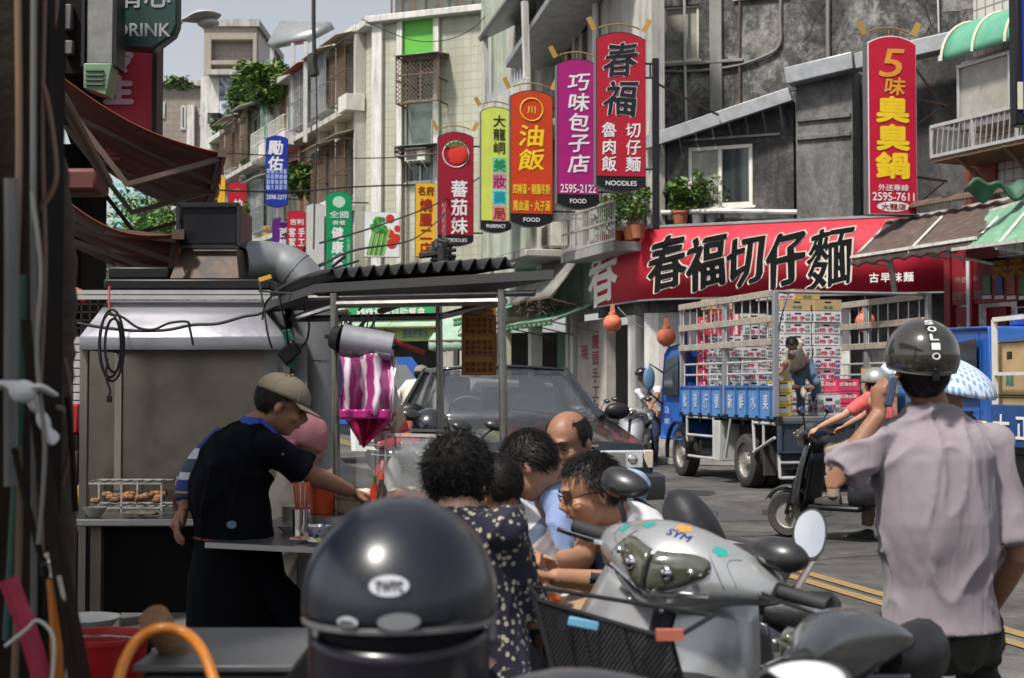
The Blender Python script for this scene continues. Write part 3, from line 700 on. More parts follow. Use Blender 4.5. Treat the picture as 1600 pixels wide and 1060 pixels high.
m = MB(); LG.box(m,cu0,cu1,LG.uv(655,226)[1],LG.uv(655,162)[1],.004,.03); m.obj('grey_green_panel',M('grey_green_panel',(.17,.23,.19),.6,var=.25,vs=3),lg)
for h_ in hw: window(LG,lg,*h_,n=2,gm=[glassd,glassg],fm=alu)
cage(LG,lg,619,90,684,157,.6,rusty,diamond=True)
cage(LG,lg,617,231,684,240,.5,rusty,nx=3,nz=2)
acunit(LG,lg,648,241,.6,.35,.5)
# ground floor shops of the block
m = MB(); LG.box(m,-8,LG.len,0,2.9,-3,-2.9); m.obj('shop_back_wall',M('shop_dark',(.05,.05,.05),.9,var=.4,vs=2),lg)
for px in (700,726,760,600):
 u = LG.uv(px,560)[0]; m = MB(); LG.box(m,u - .15,u + .15,0,2.9,-.3,-.01); m.obj('post',stone,lg,.01)
def flatsign(name,label,pl,px0,py0,px1,py1,d,bg,items,thick=.08,border=None):
 a = pl.uv(px0,py0,d); b = pl.uv(px1,py1,d); u0,u1 = sorted((a[0],b[0])); z0,z1 = sorted((a[1],b[1]))
 t = thing(name,label,'sign',pl.pt((u0 + u1) / 2,z0,d)); m = MB(); pl.box(m,u0,u1,z0,z1,d - thick,d); m.obj('sign_panel',bg,t,.01)
 for (s_,cx,cy,w,h,mat) in items:
  m = MB(); write(m,s_,pl.F,u0 + (u1 - u0) * cx,z1 - (z1 - z0) * cy,(u1 - u0) * w,(z1 - z0) * h,d + .006,.012,len(s_) == 1); m.obj('lettering',mat,t)
 if border:
  m = MB(); e = .03
  for q in ((u0,u1,z0,z0 + e),(u0,u1,z1 - e,z1),(u0,u0 + e,z0,z1),(u1 - e,u1,z0,z1)): pl.box(m,*q,d + .002,d + .02)
  m.obj('sign_frame',border,t)
 return t,(u0,u1,z0,z1)
sgreen = M('sign_green',(.02,.28,.10),.45,var=.06); slime = M('sign_lime',(.45,.60,.18),.5,var=.15,vs=3)
LGF = Plane((-8.5,36.9),(.35,34.6))
flatsign('shop_sign','green shop sign with a row of small white characters under the cart roof',LGF,545,468,678,499,.3,sgreen,[('精緻便當自助餐盒',.5,.62,.8,.34,wht),('健康素食館',.5,.2,.5,.26,wht)])
flatsign('shop_sign','lime green ice shop sign with colourful characters behind the striped bag',LGF,565,506,682,533,.5,slime,[('景珠奶茶冰',.72,.6,.34,.5,M('teal_print',(.02,.3,.3),.5,var=0)),('SWEET',.36,.62,.2,.3,M('maroon_print',(.3,.03,.08),.5,var=0))])
awning('canvas_awning','pale green awning between the two green shop signs',LGF,LGF.uv(540,500)[0],LGF.uv(700,500)[0],3.1,2.85,.9,M('pale_green_canvas',(.28,.40,.31),.7,var=.2),.0)
awning('canvas_awning','scalloped pale green awning right of the cart post',LGF,LGF.uv(695,500)[0],LGF.uv(770,500)[0],3.2,2.5,1.3,M('pale_green_canvas'),.22)
# ================================================================ RECEDING ROW LEFT OF THE TILED BLOCK
rowc = [('pale_house','cream tiled house with grilled balconies next to the green block',(.44,.40,.31),1.0,4.6,0.,3),
  ('brown_house','brown tiled house with a white wire window cage behind the blue sign',(.29,.19,.13),4.6,9.6,.1,3),
  ('green_house','pale green washed house half way along the receding row',(.25,.36,.29),9.6,14.,.15,3),
  ('tan_house','tan house with concrete fins farther along the row',(.34,.27,.19),14.,19,-.3,3),
  ('grey_house','grey cream house at the far end of the row',(.36,.33,.27),19,25.5,-1.2,3)]
ztr = zt
for hi,(nm,lb,colr,s0,s1,dzz,fl) in enumerate(rowc):
 t = thing('row_house',lb,'building',SR.pt(SR.len - s1,0)); u0,u1 = SR.len - s1,SR.len - s0 - .01; ztop = ztr + dzz
 mt = tile_mat('row_wall_%s' % nm,colr,[x * .9 for x in colr],[x * .7 for x in colr],.25,.25,SR.u,.5,(.10,.09,.08),.55)
 holes = []; fh = 2.75; nb = 2 if hi < 3 else 2
 for f in range(3):
  zz = 3.6 + f * fh
  for b in range(nb):
   wu = (u1 - u0) / nb; c = u0 + wu * (b + .5); holes.append((c - wu * .33,c + wu * .33,zz + .45,zz + 1.85))
 m = MB(); SR.wall(m,u0,u1,2.9,ztop,holes,.25); m.obj('wall',mt,t)
 m = MB(); SR.box(m,u0,u1,0,ztop,-3.5,-3.3); m.obj('back_wall',concrete,t)
 m = MB(); SR.box(m,u0 - .02,u1,ztop,ztop + .2,-.35,.35); m.obj('cornice',white_paint if hi in (0,3,4) else stone,t,.02)
 for k,h_ in enumerate(holes):
  window(SR,t,*h_,n=2,gm=[glassd,glassg,curtain][k % 3],fm=alu if k % 2 else cream_frame)
 for f in range(3):
  zz = 3.6 + f * fh; m = MB(); SR.box(m,u0 + .02,u1 - .02,zz - .12,zz + .04,0.002,.5); m.obj('floor_slab',stone,t,.01)
 for k in range(nb + 1): m = MB(); u = u0 + .1 + (u1 - u0 - .2) * k / nb; SR.box(m,u - .08,u + .08,2.9,ztop,.003,.3 if hi in (0,3,4) else .14); m.obj('fin',mt if hi in (1,2) else stone,t)
 # cages or railings
 for f in range(3):
  for b in range(nb):
   h_ = holes[f * nb + b]; kind = (hi * 7 + f * 3 + b) % 4; m = MB(); dep = .55
   if kind == 3 and hi: continue
   z0_,z1_ = (h_[2] - .2,h_[3] + .05) if kind != 1 else (h_[2] - .45,h_[2] + .45); n_ = 11
   for i in range(n_ + 1):
    u = h_[0] - .1 + (h_[1] - h_[0] + .2) * i / n_; m.bar(SR.pt(u,z0_,dep),SR.pt(u,z1_,dep),.022)
    if kind == 2: m.bar(SR.pt(u,z0_,dep),SR.pt(u,z0_,0),.02)
   for z in (z0_,z1_,(z0_ + z1_) / 2):
    m.bar(SR.pt(h_[0] - .1,z,dep),SR.pt(h_[1] + .1,z,dep),.03)
    for u in (h_[0] - .1,h_[1] + .1): m.bar(SR.pt(u,z,0),SR.pt(u,z,dep),.03)
   cg = m.obj('window_cage',[rusty,white_paint,galv][kind % 3],t); WM[cg.name] = wm(t)
   if kind != 1:
    q = MB(); q.quad(SR.pt(h_[0] - .2,z1_ + .35,0),SR.pt(h_[1] + .2,z1_ + .35,0),SR.pt(h_[1] + .2,z1_ + .08,dep + .3),SR.pt(h_[0] - .2,z1_ + .08,dep + .3)); q.obj('rain_cover',M('rain_cover_' + 'abc'[hi % 3],[(.35,.28,.2),(.3,.05,.05),(.5,.5,.46)][hi % 3],.6),cg,solid=.02)
   if (hi + f + b) % 2: 
    o_ = MB(); uu = h_[1] + .02; SR.box(o_,uu - .35,uu + .35,h_[2] - .55,h_[2] - .1,.05,.6); o_.obj('air_conditioner',acm,t,.01)
# plants hanging from the row
tl = [(425,135,47,.95,1500),(408,122,49,.65,700),(388,150,50,.8,800),(470,288,43.5,.5,500),(488,275,43,.42,400),(352,213,56,.5,350),(385,247,51,.4,300),(405,345,49,.5,400)]
tlb = ['big leafy roof garden bush overhanging the row houses','flowering top of the roof garden beside the metal canopy','round leafy bush at the left end of the roof garden','climbing shrub on the balcony right of the blue sign','upper tuft of greenery against the brown house','small pale bush on the ledge beside the orange awning edge','balcony greenery between the red and blue signs','leafy street shrub above the yellow and purple signs']
for (px,py,D,R,n),lb in zip(tl,tlb):
 p = P(px,py,D); t = thing('rooftop_shrub',lb,'shrub',p - V((0,0,R))); f = MB()
 leaves(f,p,R,n,.13,.8,.15,int(px)); rr = random.Random(px)
 for k in range(5): leaves(f,p + V((rr.uniform(-R,R),0,rr.uniform(-.6,.9) * R)),R * .5,n // 5,.12,1,.1,k)
 f.obj('foliage',leafm,t); m = MB()
 for k in range(4): m.tube([p - V((0,0,R)),p + V((rr.uniform(-.6,.6) * R,0,rr.uniform(-.2,.5) * R))],.04,5)
 m.obj('stem',barkm,t)
# roof canopy hut on the row
t = thing('roof_canopy','flat metal rooftop canopy on thin posts above the roof garden','canopy',P(460,110,44))
ca,cb_,cc_,cd_ = P(421,72,48),P(478,62,42),P(520,40,44),P(440,38,50)
m = MB(); m.quad(ca,cb_,cc_,cd_); m.obj('roof_sheet',galv,t,solid=.25)
m = MB()
for p,dz_ in ((P(425,75,48),3),(P(458,68,44),3.2),(P(478,66,42),3)): m.bar(p,p - V((0,0,dz_)),.12)
m.obj('post',alu,t)
# painted blue white wall and far blocks
tan = tile_mat('brown_far_tile',(.30,.25,.21),(.27,.225,.19),(.22,.19,.16),.6,.4,(1,0,0),.5,(.14,.12,.1),.3)
def block(name,label,px0,py0,px1,D,dep,mat,cat='building',skew=0.):
 x0,z1 = XZ(px0,py0,D); x1,_ = XZ(px1,py0,D + skew); t = thing(name,label,cat,(x0,D,0)); pl = Plane((x0,D),(x1,D + skew))
 m = MB(); pl.box(m,0,pl.len,0,z1,-dep,0); m.obj('wall',mat,t,.05); return t,pl,z1
t,pl,z1 = block('far_tower','tall brown far tower with a recessed square panel',322,46,404,100,10,tan)
m = MB(); u0,u1 = pl.uv(333,90)[0],pl.uv(398,90)[0]
for a,b,c,d in ((0,u0,10,z1),(u1,pl.len,10,z1),(u0,u1,z1 - .9,z1),(u0,u1,pl.uv(350,98)[1] - .3,pl.uv(350,98)[1])): pl.box(m,a,b,c,d,.01,.7)
m.obj('panel_surround',M('brown_band',(.33,.29,.24),.8,var=.1),t,.02)
m = MB(); pl.box(m,-.2,pl.len + .2,z1,z1 + .5,-10,.9); m.obj('parapet',stone,t)
m = MB(); pl.box(m,-1.2,-.02,5,z1 - 5.5,-5,-.2); m.obj('stair_tower',M('brown_band'),t)
t,pl,z1 = block('far_block','low brown far block with a white strip between narrow windows',250,136,345,92,9,tan)
m = MB(); pl.box(m,-.2,pl.len + .2,z1,z1 + .35,-9,.4); m.obj('parapet',stone,t)
for px0,px1,py0,py1,gm in ((283,291,166,203,M('brown_shade',(.1,.07,.055),.6)),(251,258,160,185,glassg),(312,322,170,180,glassg),(312,338,184,196,glassd)):
 a = pl.uv(px0,py0); b = pl.uv(px1,py1); window(pl,t,a[0],b[0],b[1],a[1],n=1,gm=gm,inset=-.03,fw=.12)
m = MB(); a = pl.uv(294,166); b = pl.uv(305,230); pl.box(m,a[0],b[0],b[1] - 8,a[1],.01,.35); m.obj('white_strip',white_paint,t)
for k,px in enumerate((272,287)):
 p = P(px,131,88); f = MB(); leaves(f,p,.75,200,.2,.7,.1,k); tt = thing('rooftop_shrub',['left of the two small shrubs on the far brown roof','right of the two small shrubs on the far brown roof'][k],'shrub',p); f.obj('foliage',leafm,tt)
bw = node_mat('blue_white_mural',lambda nt,tc: (lambda v,r: (nt.links.new(tc.outputs['Object'],v.inputs['Vector']),nt.links.new(v.outputs['Fac'],r.inputs[0]),r.outputs[0])[2])(nd(nt,'ShaderNodeTexNoise'),nd(nt,'ShaderNodeValToRGB')),.6)
ns = [n for n in bw.node_tree.nodes if n.type == 'TEX_NOISE'][0]; ns.inputs['Scale'].default_value = 1.1; ns.inputs['Distortion'].default_value = 3
rp = [n for n in bw.node_tree.nodes if n.type == 'VALTORGB'][0].color_ramp
rp.elements[0].position = .42; rp.elements[0].color = (.05,.09,.16,1); rp.elements[1].position = .62; rp.elements[1].color = (.55,.58,.6,1)
t,pl,z1 = block('mural_house','house end wall covered in a blue and white mural',343,120,379,68,7,bw)
m = MB(); pl.box(m,-.5,pl.len + .6,z1,z1 + .25,-7,.5); m.obj('roof',stone,t)
m = MB(); pl.box(m,-.9,-.01,6,z1,-6,0); m.obj('side_wall',white_paint,t)
cage(pl,t,325,178,342,192,.8,darkiron,nx=6,nz=4)
# glassy and low blocks seen below the left awnings
glassb = tile_mat('teal_curtain_wall',(.22,.42,.42),(.26,.46,.46),(.6,.66,.66),2.2,1.6,(1,0,0),0,(.4,.5,.5),.2,.25,.06)
t,pl,z1 = block('glass_building','distant teal glass office block seen under the awnings',175,285,235,150,20,glassb)
t,pl,z1 = block('glass_building','lower teal glass wing in front of the office block',110,352,206,140,20,glassb)
t,pl,z1 = block('far_house','low pale grey house at the foot of the glass block',90,378,128,90,10,stone)
for k in range(2):
 a = pl.uv(95,395 + k * 22); b = pl.uv(117,405 + k * 22); window(pl,t,a[0],b[0],b[1],a[1],n=2,gm=glassd,inset=-.03,fw=.1)
t,pl,z1 = block('far_house','small tan far house beside the green trees under the lower awning',184,396,210,100,8,M('tan_far',(.45,.38,.3),.8))
a = pl.uv(190,402); b = pl.uv(196,414); window(pl,t,a[0],b[0],b[1],a[1],n=1,gm=glassd,inset=-.03,fw=.1)
for k,(px,py,D,R) in enumerate(((250,335,85,3.2),(228,400,80,3.0),(262,392,82,2.5))):
 p = P(px,py,D); t = thing('street_tree',['leafy tree seen through the gap between the two awnings','bright tree top below the lower awning on the left','smaller tree top below the lower awning tip'][k],'tree',(p.x,p.y,0)); m = MB()
 m.tube([V((p.x,p.y,0)),p - V((0,0,R * .3)),p + V((0,0,R * .4))],[.28,.2,.05],8)
 for j in range(7): a = j * .9; m.tube([p - V((0,0,R * .4)),p + V((cos(a) * .7,sin(a) * .7,.4)) * R],[.1,.02],5)
 m.obj('trunk',barkm,t); f = MB()
 for j in range(13):
  d = V((random.gauss(0,1),random.gauss(0,1),random.gauss(0,.8))).normalized() * R * .62; leaves(f,p + d,R * .5,300,.2,.8,.1,j + k * 20)
 f.obj('crown',leafm,t)
# kerb and arcade floor along the corner building
m = MB(); m.add([tuple(C0) + (0,)],[]); q = [G2.pt(-2,0,.55),G2.pt(L2 + .3,0,.55),G.pt(G.len + 6,0,.55),G.pt(G.len + 6,0,-6),G2.pt(-2,0,-6)]
m = MB(); m.prism([(p.x,p.y) for p in q],0.0,.12); tag(m.obj('pavement',M('pavement_concrete',(.3,.29,.27),.85,var=.2,vs=3,bump=.2,dirt=((.12,.11,.1),.5,2)),None,.02),kind='structure')
# clutter fixed to the facades
rq = random.Random(21)
for pl,par,u0,u1,z0,z1,n in ((LG,lg,.3,3.9,3.2,10.8,3),(G2,b3,0.2,4.8,3.2,12,4),(G2,sb,5.6,7.2,4,10,3),(UW,cb,.4,7.5,6.2,11,5)):
 for k in range(n):
  u = rq.uniform(u0,u1); zt_ = rq.uniform(z0 + 2,z1); pipe(par,[pl.pt(u,zt_,.06),pl.pt(u + rq.uniform(-.05,.05),(zt_ + z0) / 2,.06),pl.pt(u + rq.choice((0,0,.3)),z0,.06)],rq.choice((.018,.03,.04)),rq.choice((white_paint,alu,MATS['old_cable'],rusty)))
for px,py in ((800,70),(786,235),(884,215),(905,190)): acunit(G2,b3 if px < 868 else sb,px,py,.75,.5,.4)
pwin(UW,cb,1150,-60,1230,-8,n=2,gm=[glassd,curtain],inset=-.02,fm=cream_frame)
m = MB()
for k in range(9):
 u = rq.uniform(.3,8.5); z = rq.uniform(6.4,10.5); w = rq.uniform(.2,.7); UW.box(m,u,u + w,z,z + rq.uniform(.15,.6),.001,.006)
tag(m.obj('render_patch',mottled('render_patch',((.12,.12,.115),(.22,.215,.2),(.33,.325,.3)),3,1.,.3),cb),kind='stuff')
m = MB()
for k in range(7):
 p0 = V((rq.uniform(.3,6),rq.uniform(4,9.5),0)); pts = [p0]
 for j in range(9): p0 = p0 + V((rq.gauss(0,.09),-.16,0)); pts.append(p0)
 pl = UW if k % 2 else G; m.tube([pl.pt(p.x,max(p.y,4.0),.002) for p in pts],.006,4)
tag(m.obj('wall_crack',darkiron,cb),kind='stuff')
# ================================================================ HANGING SHOP SIGNS
steel = M('sign_side_steel',(.18,.18,.19),.4,.5,var=.15)
blacks = M('sign_black',(.009,.009,.011),.45,var=0,spec=.3)
brown_tag = M('ochre_plate',(.38,.22,.05),.5,var=.15)
def prnt(name,c=(.5,.5,.5)): return M('print_' + name,c,.55,var=.1,vs=2.5,spec=.25,dirt=([x * .55 + .02 for x in c],.35,3.5),streak=True)
gold = prnt('gold',(.70,.46,.03)); pw = prnt('white',(.72,.72,.74)); pk = prnt('black',(.012,.014,.018)); pyel = prnt('yellow',(.80,.55,.02)); porg = prnt('orange',(.72,.28,.04))
def arc_poly(w,h,top,bot,n=14):
 p = []
 for i in range(n + 1): t = -1 + 2 * i / n; p.append((t * w / 2,(bot * t * t) if bot else 0))
 for i in range(n + 1): t = 1 - 2 * i / n; p.append((t * w / 2,h - (top * t * t) if top else h))
 return p
def vsign(label,px0,px1,py0,py1,D,face,items,foot=None,yaw=.14,top=.11,bot=.1,ribbon=True,dep=.2,group='vertical signs hung over the street',frame=None,bracket=1,bl=None):
 a = P(px0,py1,D); b = P(px1,py0,D); w = (b.x - a.x) / cos(yaw) ; h = b.z - a.z; c = V(((a.x + b.x) / 2,D,a.z))
 t = thing('shop_sign',label,'sign',c,yaw,group); Mw = wm(t)
 F = Mw @ Matrix(((1,0,0,0),(0,0,-1,0),(0,1,0,0),(0,0,0,1)))
 fs = frame or blacks
 poly = arc_poly(w,h,top * w * 1.3,bot * w * 1.3 if bot else 0)
 MB().prism(poly,-dep,0,F).obj('sign_case',steel,t,.01)
 inner = [((x) * .965,h / 2 + (y - h / 2) * .985) for x,y in poly]; fh = (.085 * h if foot else 0)
 MB().prism([(x * .995,h / 2 + (y - h / 2) * .997) for x,y in poly],.0,.012,F).obj('sign_rim',fs,t)
 # coloured face above the black foot
 n = len(poly) // 2; up = [(x,y) for x,y in inner[n:]]; y0 = .012 * h + fh
 fp = [(-w / 2 * .965,y0),(w / 2 * .965,y0)] + up if foot else inner
 MB().prism(fp,.012,.02,F).obj('sign_face',face,t)
 if foot: m = MB(); write(m,foot,F,0,fh * .62,w * (.62 if len(foot) > 4 else .38),fh * .34,.0135 + .004,.02); m.obj('foot_lettering',pw,t)
 for it in items:
  s_,cx,cy,cw,ch,mat = it[:6]; off = it[6] if len(it) > 6 else .018; ol = it[7] if len(it) > 7 else None; sh = it[8] if len(it) > 8 else 0; wb = it[9] if len(it) > 9 else 0
  m = MB(); m2 = MB()
  for k,chh in enumerate(s_ if isinstance(s_,(list,tuple)) else [s_]):
   x = cx * w; y = h - (cy + (k * ch * 1.06 if isinstance(s_,(list,tuple)) else 0)) * h; em = len(chh) == 1 and ord(chh) > 255
   write(m,chh,F,x,y,cw * w,ch * h,.026,off,em,sh,wb)
   if ol: write(m2,chh,F,x,y,cw * w,ch * h,.021,off + ol[1],em,sh,wb)
  m.obj('lettering',mat,t)
  if ol: m2.obj('lettering_outline',ol[0],t)
 if ribbon:
  m = MB(); pts = [F @ V((x,h + .13 * w * (1.15 - (2 * x / w) ** 2) + .03,-dep / 2)) for x in [w * (-.42 + .84 * i / 10) for i in range(11)]]
  m.tube(pts,.014,6)
  for x in (-.25,0,.25): m.bar(F @ V((x * w,h - .03,-dep / 2)),F @ V((x * w,h + .13 * w * (1.15 - 4 * x * x) + .03,-dep / 2)),.012)
  m.obj('ornament_arch',M('ornament_brass',(.30,.2,.07),.5,.4),t)
  for sg in (-1,1):
   m = MB(); c0 = F @ V((sg * w * .5,h + .05 * w,-dep / 2)); d = F.to_3x3() @ V((sg * .1,.16 * w / .8,0)); m.bar(c0,c0 + V(d) + V((0,0,.04)),.09,.012,(0,1,0)); m.obj('ornament_plate',brown_tag,t)
 if bracket:
  m = MB()
  for fy in (.12,.88): m.bar(F @ V((w * .5,h * fy,-dep / 2)),F @ V((w * .5 + .45 * bracket,h * fy,-dep / 2)),.035)
  m.obj('bracket',darkiron,t)
 return t,F,w,h
cr = prnt('crimson',(.40,.012,.03)); crd = prnt('dark_crimson',(.27,.008,.025)); mag = prnt('magenta',(.34,.012,.16)); orr = prnt('vermilion',(.50,.045,.012))
lime = prnt('lime',(.52,.60,.10)); blu = prnt('blue',(.008,.03,.32)); grn = prnt('green',(.0,.24,.09))
st,F_,w_,h_ = vsign('large crimson noodle sign with black brush characters hung on the black post',931,1009,50,300,23.,cr,
 [(['春','福'],0,.17,.68,.235,pk,.03,(pw,.02),.08,.028),(['切','仔','麵'],.24,.615,.31,.100,pw,.02,None,.04,.02),(['魯','肉','飯'],-.24,.615,.31,.100,pw,.02,None,.04,.02)],'NOODLES',bracket=0)
# black post that carries it
pp = P(1025,355,23.1); t = thing('sign_post','tall black steel post right of the crimson noodle sign','post',(pp.x,pp.y,4.0)); m = MB(); top = P(1025,92,23.1)
m.bar(V((pp.x,pp.y,3.95)),V((pp.x,pp.y,top.z)),.11); m.obj('post',blacks,t,.008)
m = MB()
for y in (100,122,265):
 a = P(1008,y,23.1); b = P(1025,y,23.1); m.bar(V((a.x,23.1,a.z)),V((b.x,23.1,b.z)),.03)
m.bar(P(1016,100,23.1),P(1016,122,23.1),.03); m.obj('bracket',darkiron,t)
m = MB(); m.bar(P(1025,130,23.1),P(1122,180,25.),.03); m.obj('stay_bar',rusty,t)
vsign('magenta food sign partly hidden behind the crimson noodle sign',870,936,92,327,25.,mag,[(['巧','味','包','子','店'],.02,.155,.52,.128,pw,.028,None,.06,.015),('2595-2122',0,.865,.84,.055,pw,.012)],'FOOD')
t,F_,w_,h_ = vsign('orange red food sign with a circled gold character at its top',797,864,141,355,27.,orr,[(['川'],0,.145,.22,.06,gold,.03),(['油','飯'],0,.335,.62,.165,pyel,.03,None,.05,.02),('四神湯・豬腸冬粉',0,.725,.86,.075,gold,.02),('豬血湯・丸子湯',0,.845,.86,.075,gold,.02)],'FOOD')
m = MB(); R_ = .21 * w_ / .8; pts = [F_ @ V((R_ * cos(a),h_ * .855 + R_ * sin(a),.024)) for a in [2 * pi * k / 28 for k in range(29)]]; m.tube(pts,.014,5,False); m.obj('emblem_ring',gold,t)
t,F_,w_,h_ = vsign('lime green pharmacy sign with coloured square characters',751,799,167,364,29.,lime,[(['大','龍','峒'],.1,.115,.42,.10,pk,.014)],'PHARMACY')
for k,(ch,c) in enumerate(zip('美妝藥局',((.0,.26,.10),(.30,.01,.12),(.0,.30,.38),(.35,.03,.01)))):
 y = h_ * (1 - .465 - k * .128); m = MB(); m.prism([(w_ * (-.12),y - .06 * h_),(w_ * .34,y - .06 * h_),(w_ * .34,y + .06 * h_),(w_ * (-.12),y + .06 * h_)],.02,.023,F_); m.obj('character_square',prnt('sq%d' % k,[min(1,x * 1.0 + .22) for x in c]),t)
 m = MB(); write(m,ch,F_,w_ * .11,y,.42 * w_,.105 * h_,.026,.025,True); m.obj('lettering',prnt('sqc%d' % k,c),t)
t,F_,w_,h_ = vsign('dark crimson noodle sign with a round tomato picture at its top',684,740,206,385,32.,crd,[(['蕃','茄','妹'],.1,.50,.48,.152,pw,.02),('蕃茄牛肉麵',-.33,.80,.10,.40,prnt('dim',(.45,.3,.3)),.0)],'NOODLES')
m = MB(); m.ell((F_ @ V((0,h_ * .80,.02))),(.34 * w_,.03,.30 * w_),nu=28,nv=12); m.obj('tomato_picture',prnt('tomato',(.55,.03,.02)),t)
m = MB()
for k in range(6): a = pi / 2 + (k - 2.5) * .42; m.add([F_ @ V((0,h_ * .80 + .22 * w_,.055)),F_ @ V((.3 * w_ * cos(a + .13),h_ * .8 + .12 * w_ + .24 * w_ * sin(a + .13),.05)),F_ @ V((.38 * w_ * cos(a),h_ * .8 + .12 * w_ + .3 * w_ * sin(a),.045)),F_ @ V((.3 * w_ * cos(a - .13),h_ * .8 + .12 * w_ + .24 * w_ * sin(a - .13),.05))],[(0,1,2,3)])
m.obj('tomato_leaf_picture',prnt('leafgreen',(.03,.2,.04)),t)
m = MB(); m.tube([F_ @ V((.36 * w_ * cos(a),h_ * .80 + .36 * w_ * sin(a),.026)) for a in [2 * pi * k / 24 for k in range(25)]],.012,5,False); m.obj('picture_ring',pw,t)
# rectangular yellow sign and poster
vsign('plain rectangular yellow roast meat sign with dark red characters',649,682,286,402,35.,prnt('amber',(.72,.40,.03)),[('名府',0,.11,.74,.12,prnt('brown',(.16,.03,.01)),.03),(['燒','臘','二','店'],0,.30,.62,.185,prnt('darkred',(.30,.02,.01)),.03)],None,top=0,bot=0,ribbon=False,bracket=0)
t,F_,w_,h_ = vsign('white poster board showing green stalks and red tomatoes',569,625,332,402,37.,pw,[],None,top=0,bot=0,ribbon=False,bracket=0,frame=galv)
gms = [prnt('stalk',(.08,.33,.03)),prnt('stalk_pale',(.35,.55,.15)),prnt('leafgreen',(.03,.2,.04))]
m = MB()
for k in range(11):
 m.m = k % 3; x = -.42 + k * .045; a = V((x * w_,h_ * .04,.024 + k * .0006)); b = V(((x + .18) * w_,h_ * (.62 + .03 * (k % 3)),.024 + k * .0006)); m.bar(F_ @ a,F_ @ b,.035 * w_,.002,tuple(F_.to_3x3() @ V((0,0,1))))
for k in range(26):
 m.m = (k % 2) * 2; c = V(((-.12 + random.uniform(-.2,.2)) * w_,h_ * random.uniform(.58,.86),.036 + k * .0004)); m.prism([(c.x + .07 * cos(a) * random.uniform(.6,1),c.y + .06 * sin(a)) for a in (0,1,2,3,4,5)],c.z,c.z + .0003,F_)
m.obj('stalk_picture',gms,t)
m = MB()
for x,y,r in ((.22,.86,.12),(.22,.52,.12),(.38,.42,.13),(.26,.30,.14),(.42,.64,.09)): m.prism([(x * w_ + r * w_ * cos(a),y * h_ + r * w_ * sin(a)) for a in [2 * pi * k / 16 for k in range(16)]],.025 + y * .004,.026 + y * .004,F_)
m.obj('tomato_picture',prnt('tomato'),t)
t,F_,w_,h_ = vsign('tall dark green health food sign left of the vegetable poster',509,550,299,440,38.,grn,[('全國',.0,.26,.72,.075,pw,.01),('食養',0,.35,.5,.05,pw,.01),(['健','康','素','食'],-.05,.47,.46,.145,pw,.03),('餐飲便當外送',.37,.75,.11,.5,prnt('palegreen',(.4,.6,.45)),0.)],None,ribbon=False)
m = MB(); m.prism([(.24 * w_ * cos(a),h_ * .88 + .22 * w_ * sin(a)) for a in [2 * pi * k / 20 for k in range(20)]],.02,.026,F_); m.obj('emblem',prnt('palegreen'),t)
vsign('blank white sign board standing beside the green sign',478,507,318,430,40.,prnt('offwhite',(.50,.50,.49)),[],None,ribbon=False,bracket=0)
vsign('red handmade food sign with an oval white emblem',448,479,329,420,42.,cr,[('吉利',0,.2,.66,.1,pw,.02),(['客','家'],-.22,.38,.36,.16,pw,.02),(['手','工'],.24,.38,.36,.16,pw,.02)],None,ribbon=False)
vsign('purple sign squeezed left of the red handmade food sign',425,449,340,420,45.,prnt('purple',(.10,.012,.17)),[(['百','鮮'],.2,.3,.5,.2,pw,.02)],None,ribbon=False,bracket=0)
vsign('small yellow sign right of its yellow neighbour',408,425,352,420,48.,prnt('amber'),[(['大'],0,.4,.7,.25,prnt('darkred'),.02)],None,ribbon=False,bracket=0)
vsign('smallest yellow sign at the left end of the row',390,407,362,420,52.,prnt('amber'),[(['小'],0,.4,.7,.25,prnt('darkred'),.02)],None,ribbon=False,bracket=0)
t,F_,w_,h_ = vsign('bright blue sign with two big white characters and rows of small ones',415,450,212,324,42.,blu,[(['勵','佑'],-.05,.17,.68,.21,pw,.025,None,.08),('2598-2277',0,.86,.9,.06,pw,.01)],None,ribbon=False)
m = MB()
for r_ in range(4):
 for c in range(5): write(m,'電腦文具影印招牌維修刻章快速'[(r_ * 5 + c) % 14],F_,(-.38 + c * .19) * w_,h_ * (.50 - r_ * .075),.16 * w_,.07 * h_,.026,.02,True)
m.obj('small_lettering',prnt('paleblue',(.42,.5,.75)),t)
vsign('narrow red breakfast sign hanging beside the awning tip',356,386,284,376,50.,cr,[(['拉','亞','漢','堡'],.05,.38,.5,.155,pw,.03),('◠',0,.16,.4,.08,pyel,.03)],None,ribbon=False,bracket=0)
vsign('yellow sign peeping from behind the orange awning tip',340,352,275,330,46.,prnt('amber'),[],None,ribbon=False,bracket=0)
# 5-flavour hot pot sign on the right
t,F_,w_,h_ = vsign('tall red hot pot sign with yellow characters and a big orange five',1356,1432,56,336,21.,prnt('scarlet',(.48,.01,.04)),
 [('5',0,.155,.44,.155,porg,.02,(pk,.02),.25),(['味'],.05,.285,.46,.105,porg,.03,(pk,.03),.15),(['臭','臭','鍋'],0,.415,.72,.147,pyel,.05),('外送專線',0,.85,.62,.035,pw,.01),('2595-7611',0,.90,.86,.045,pw,.02)],None,bot=0,frame=pw,bracket=0)
m = MB(); m.prism([(.34 * w_ * cos(a),h_ * .045 + .028 * h_ * sin(a)) for a in [2 * pi * k / 24 for k in range(24)]],.02,.023,F_); m.obj('emblem',pw,t)
m = MB(); write(m,'大龍店',F_,0,h_ * .045,.5 * w_,.034 * h_,.026,.02); m.obj('lettering',prnt('darkred'),t)
m = MB()
for z in (.22,.66): m.bar(F_ @ V((w_ * .5,h_ * z,-.1)),F_ @ V((w_ * .5 + .75,h_ * z + .02,-.6)),.035)
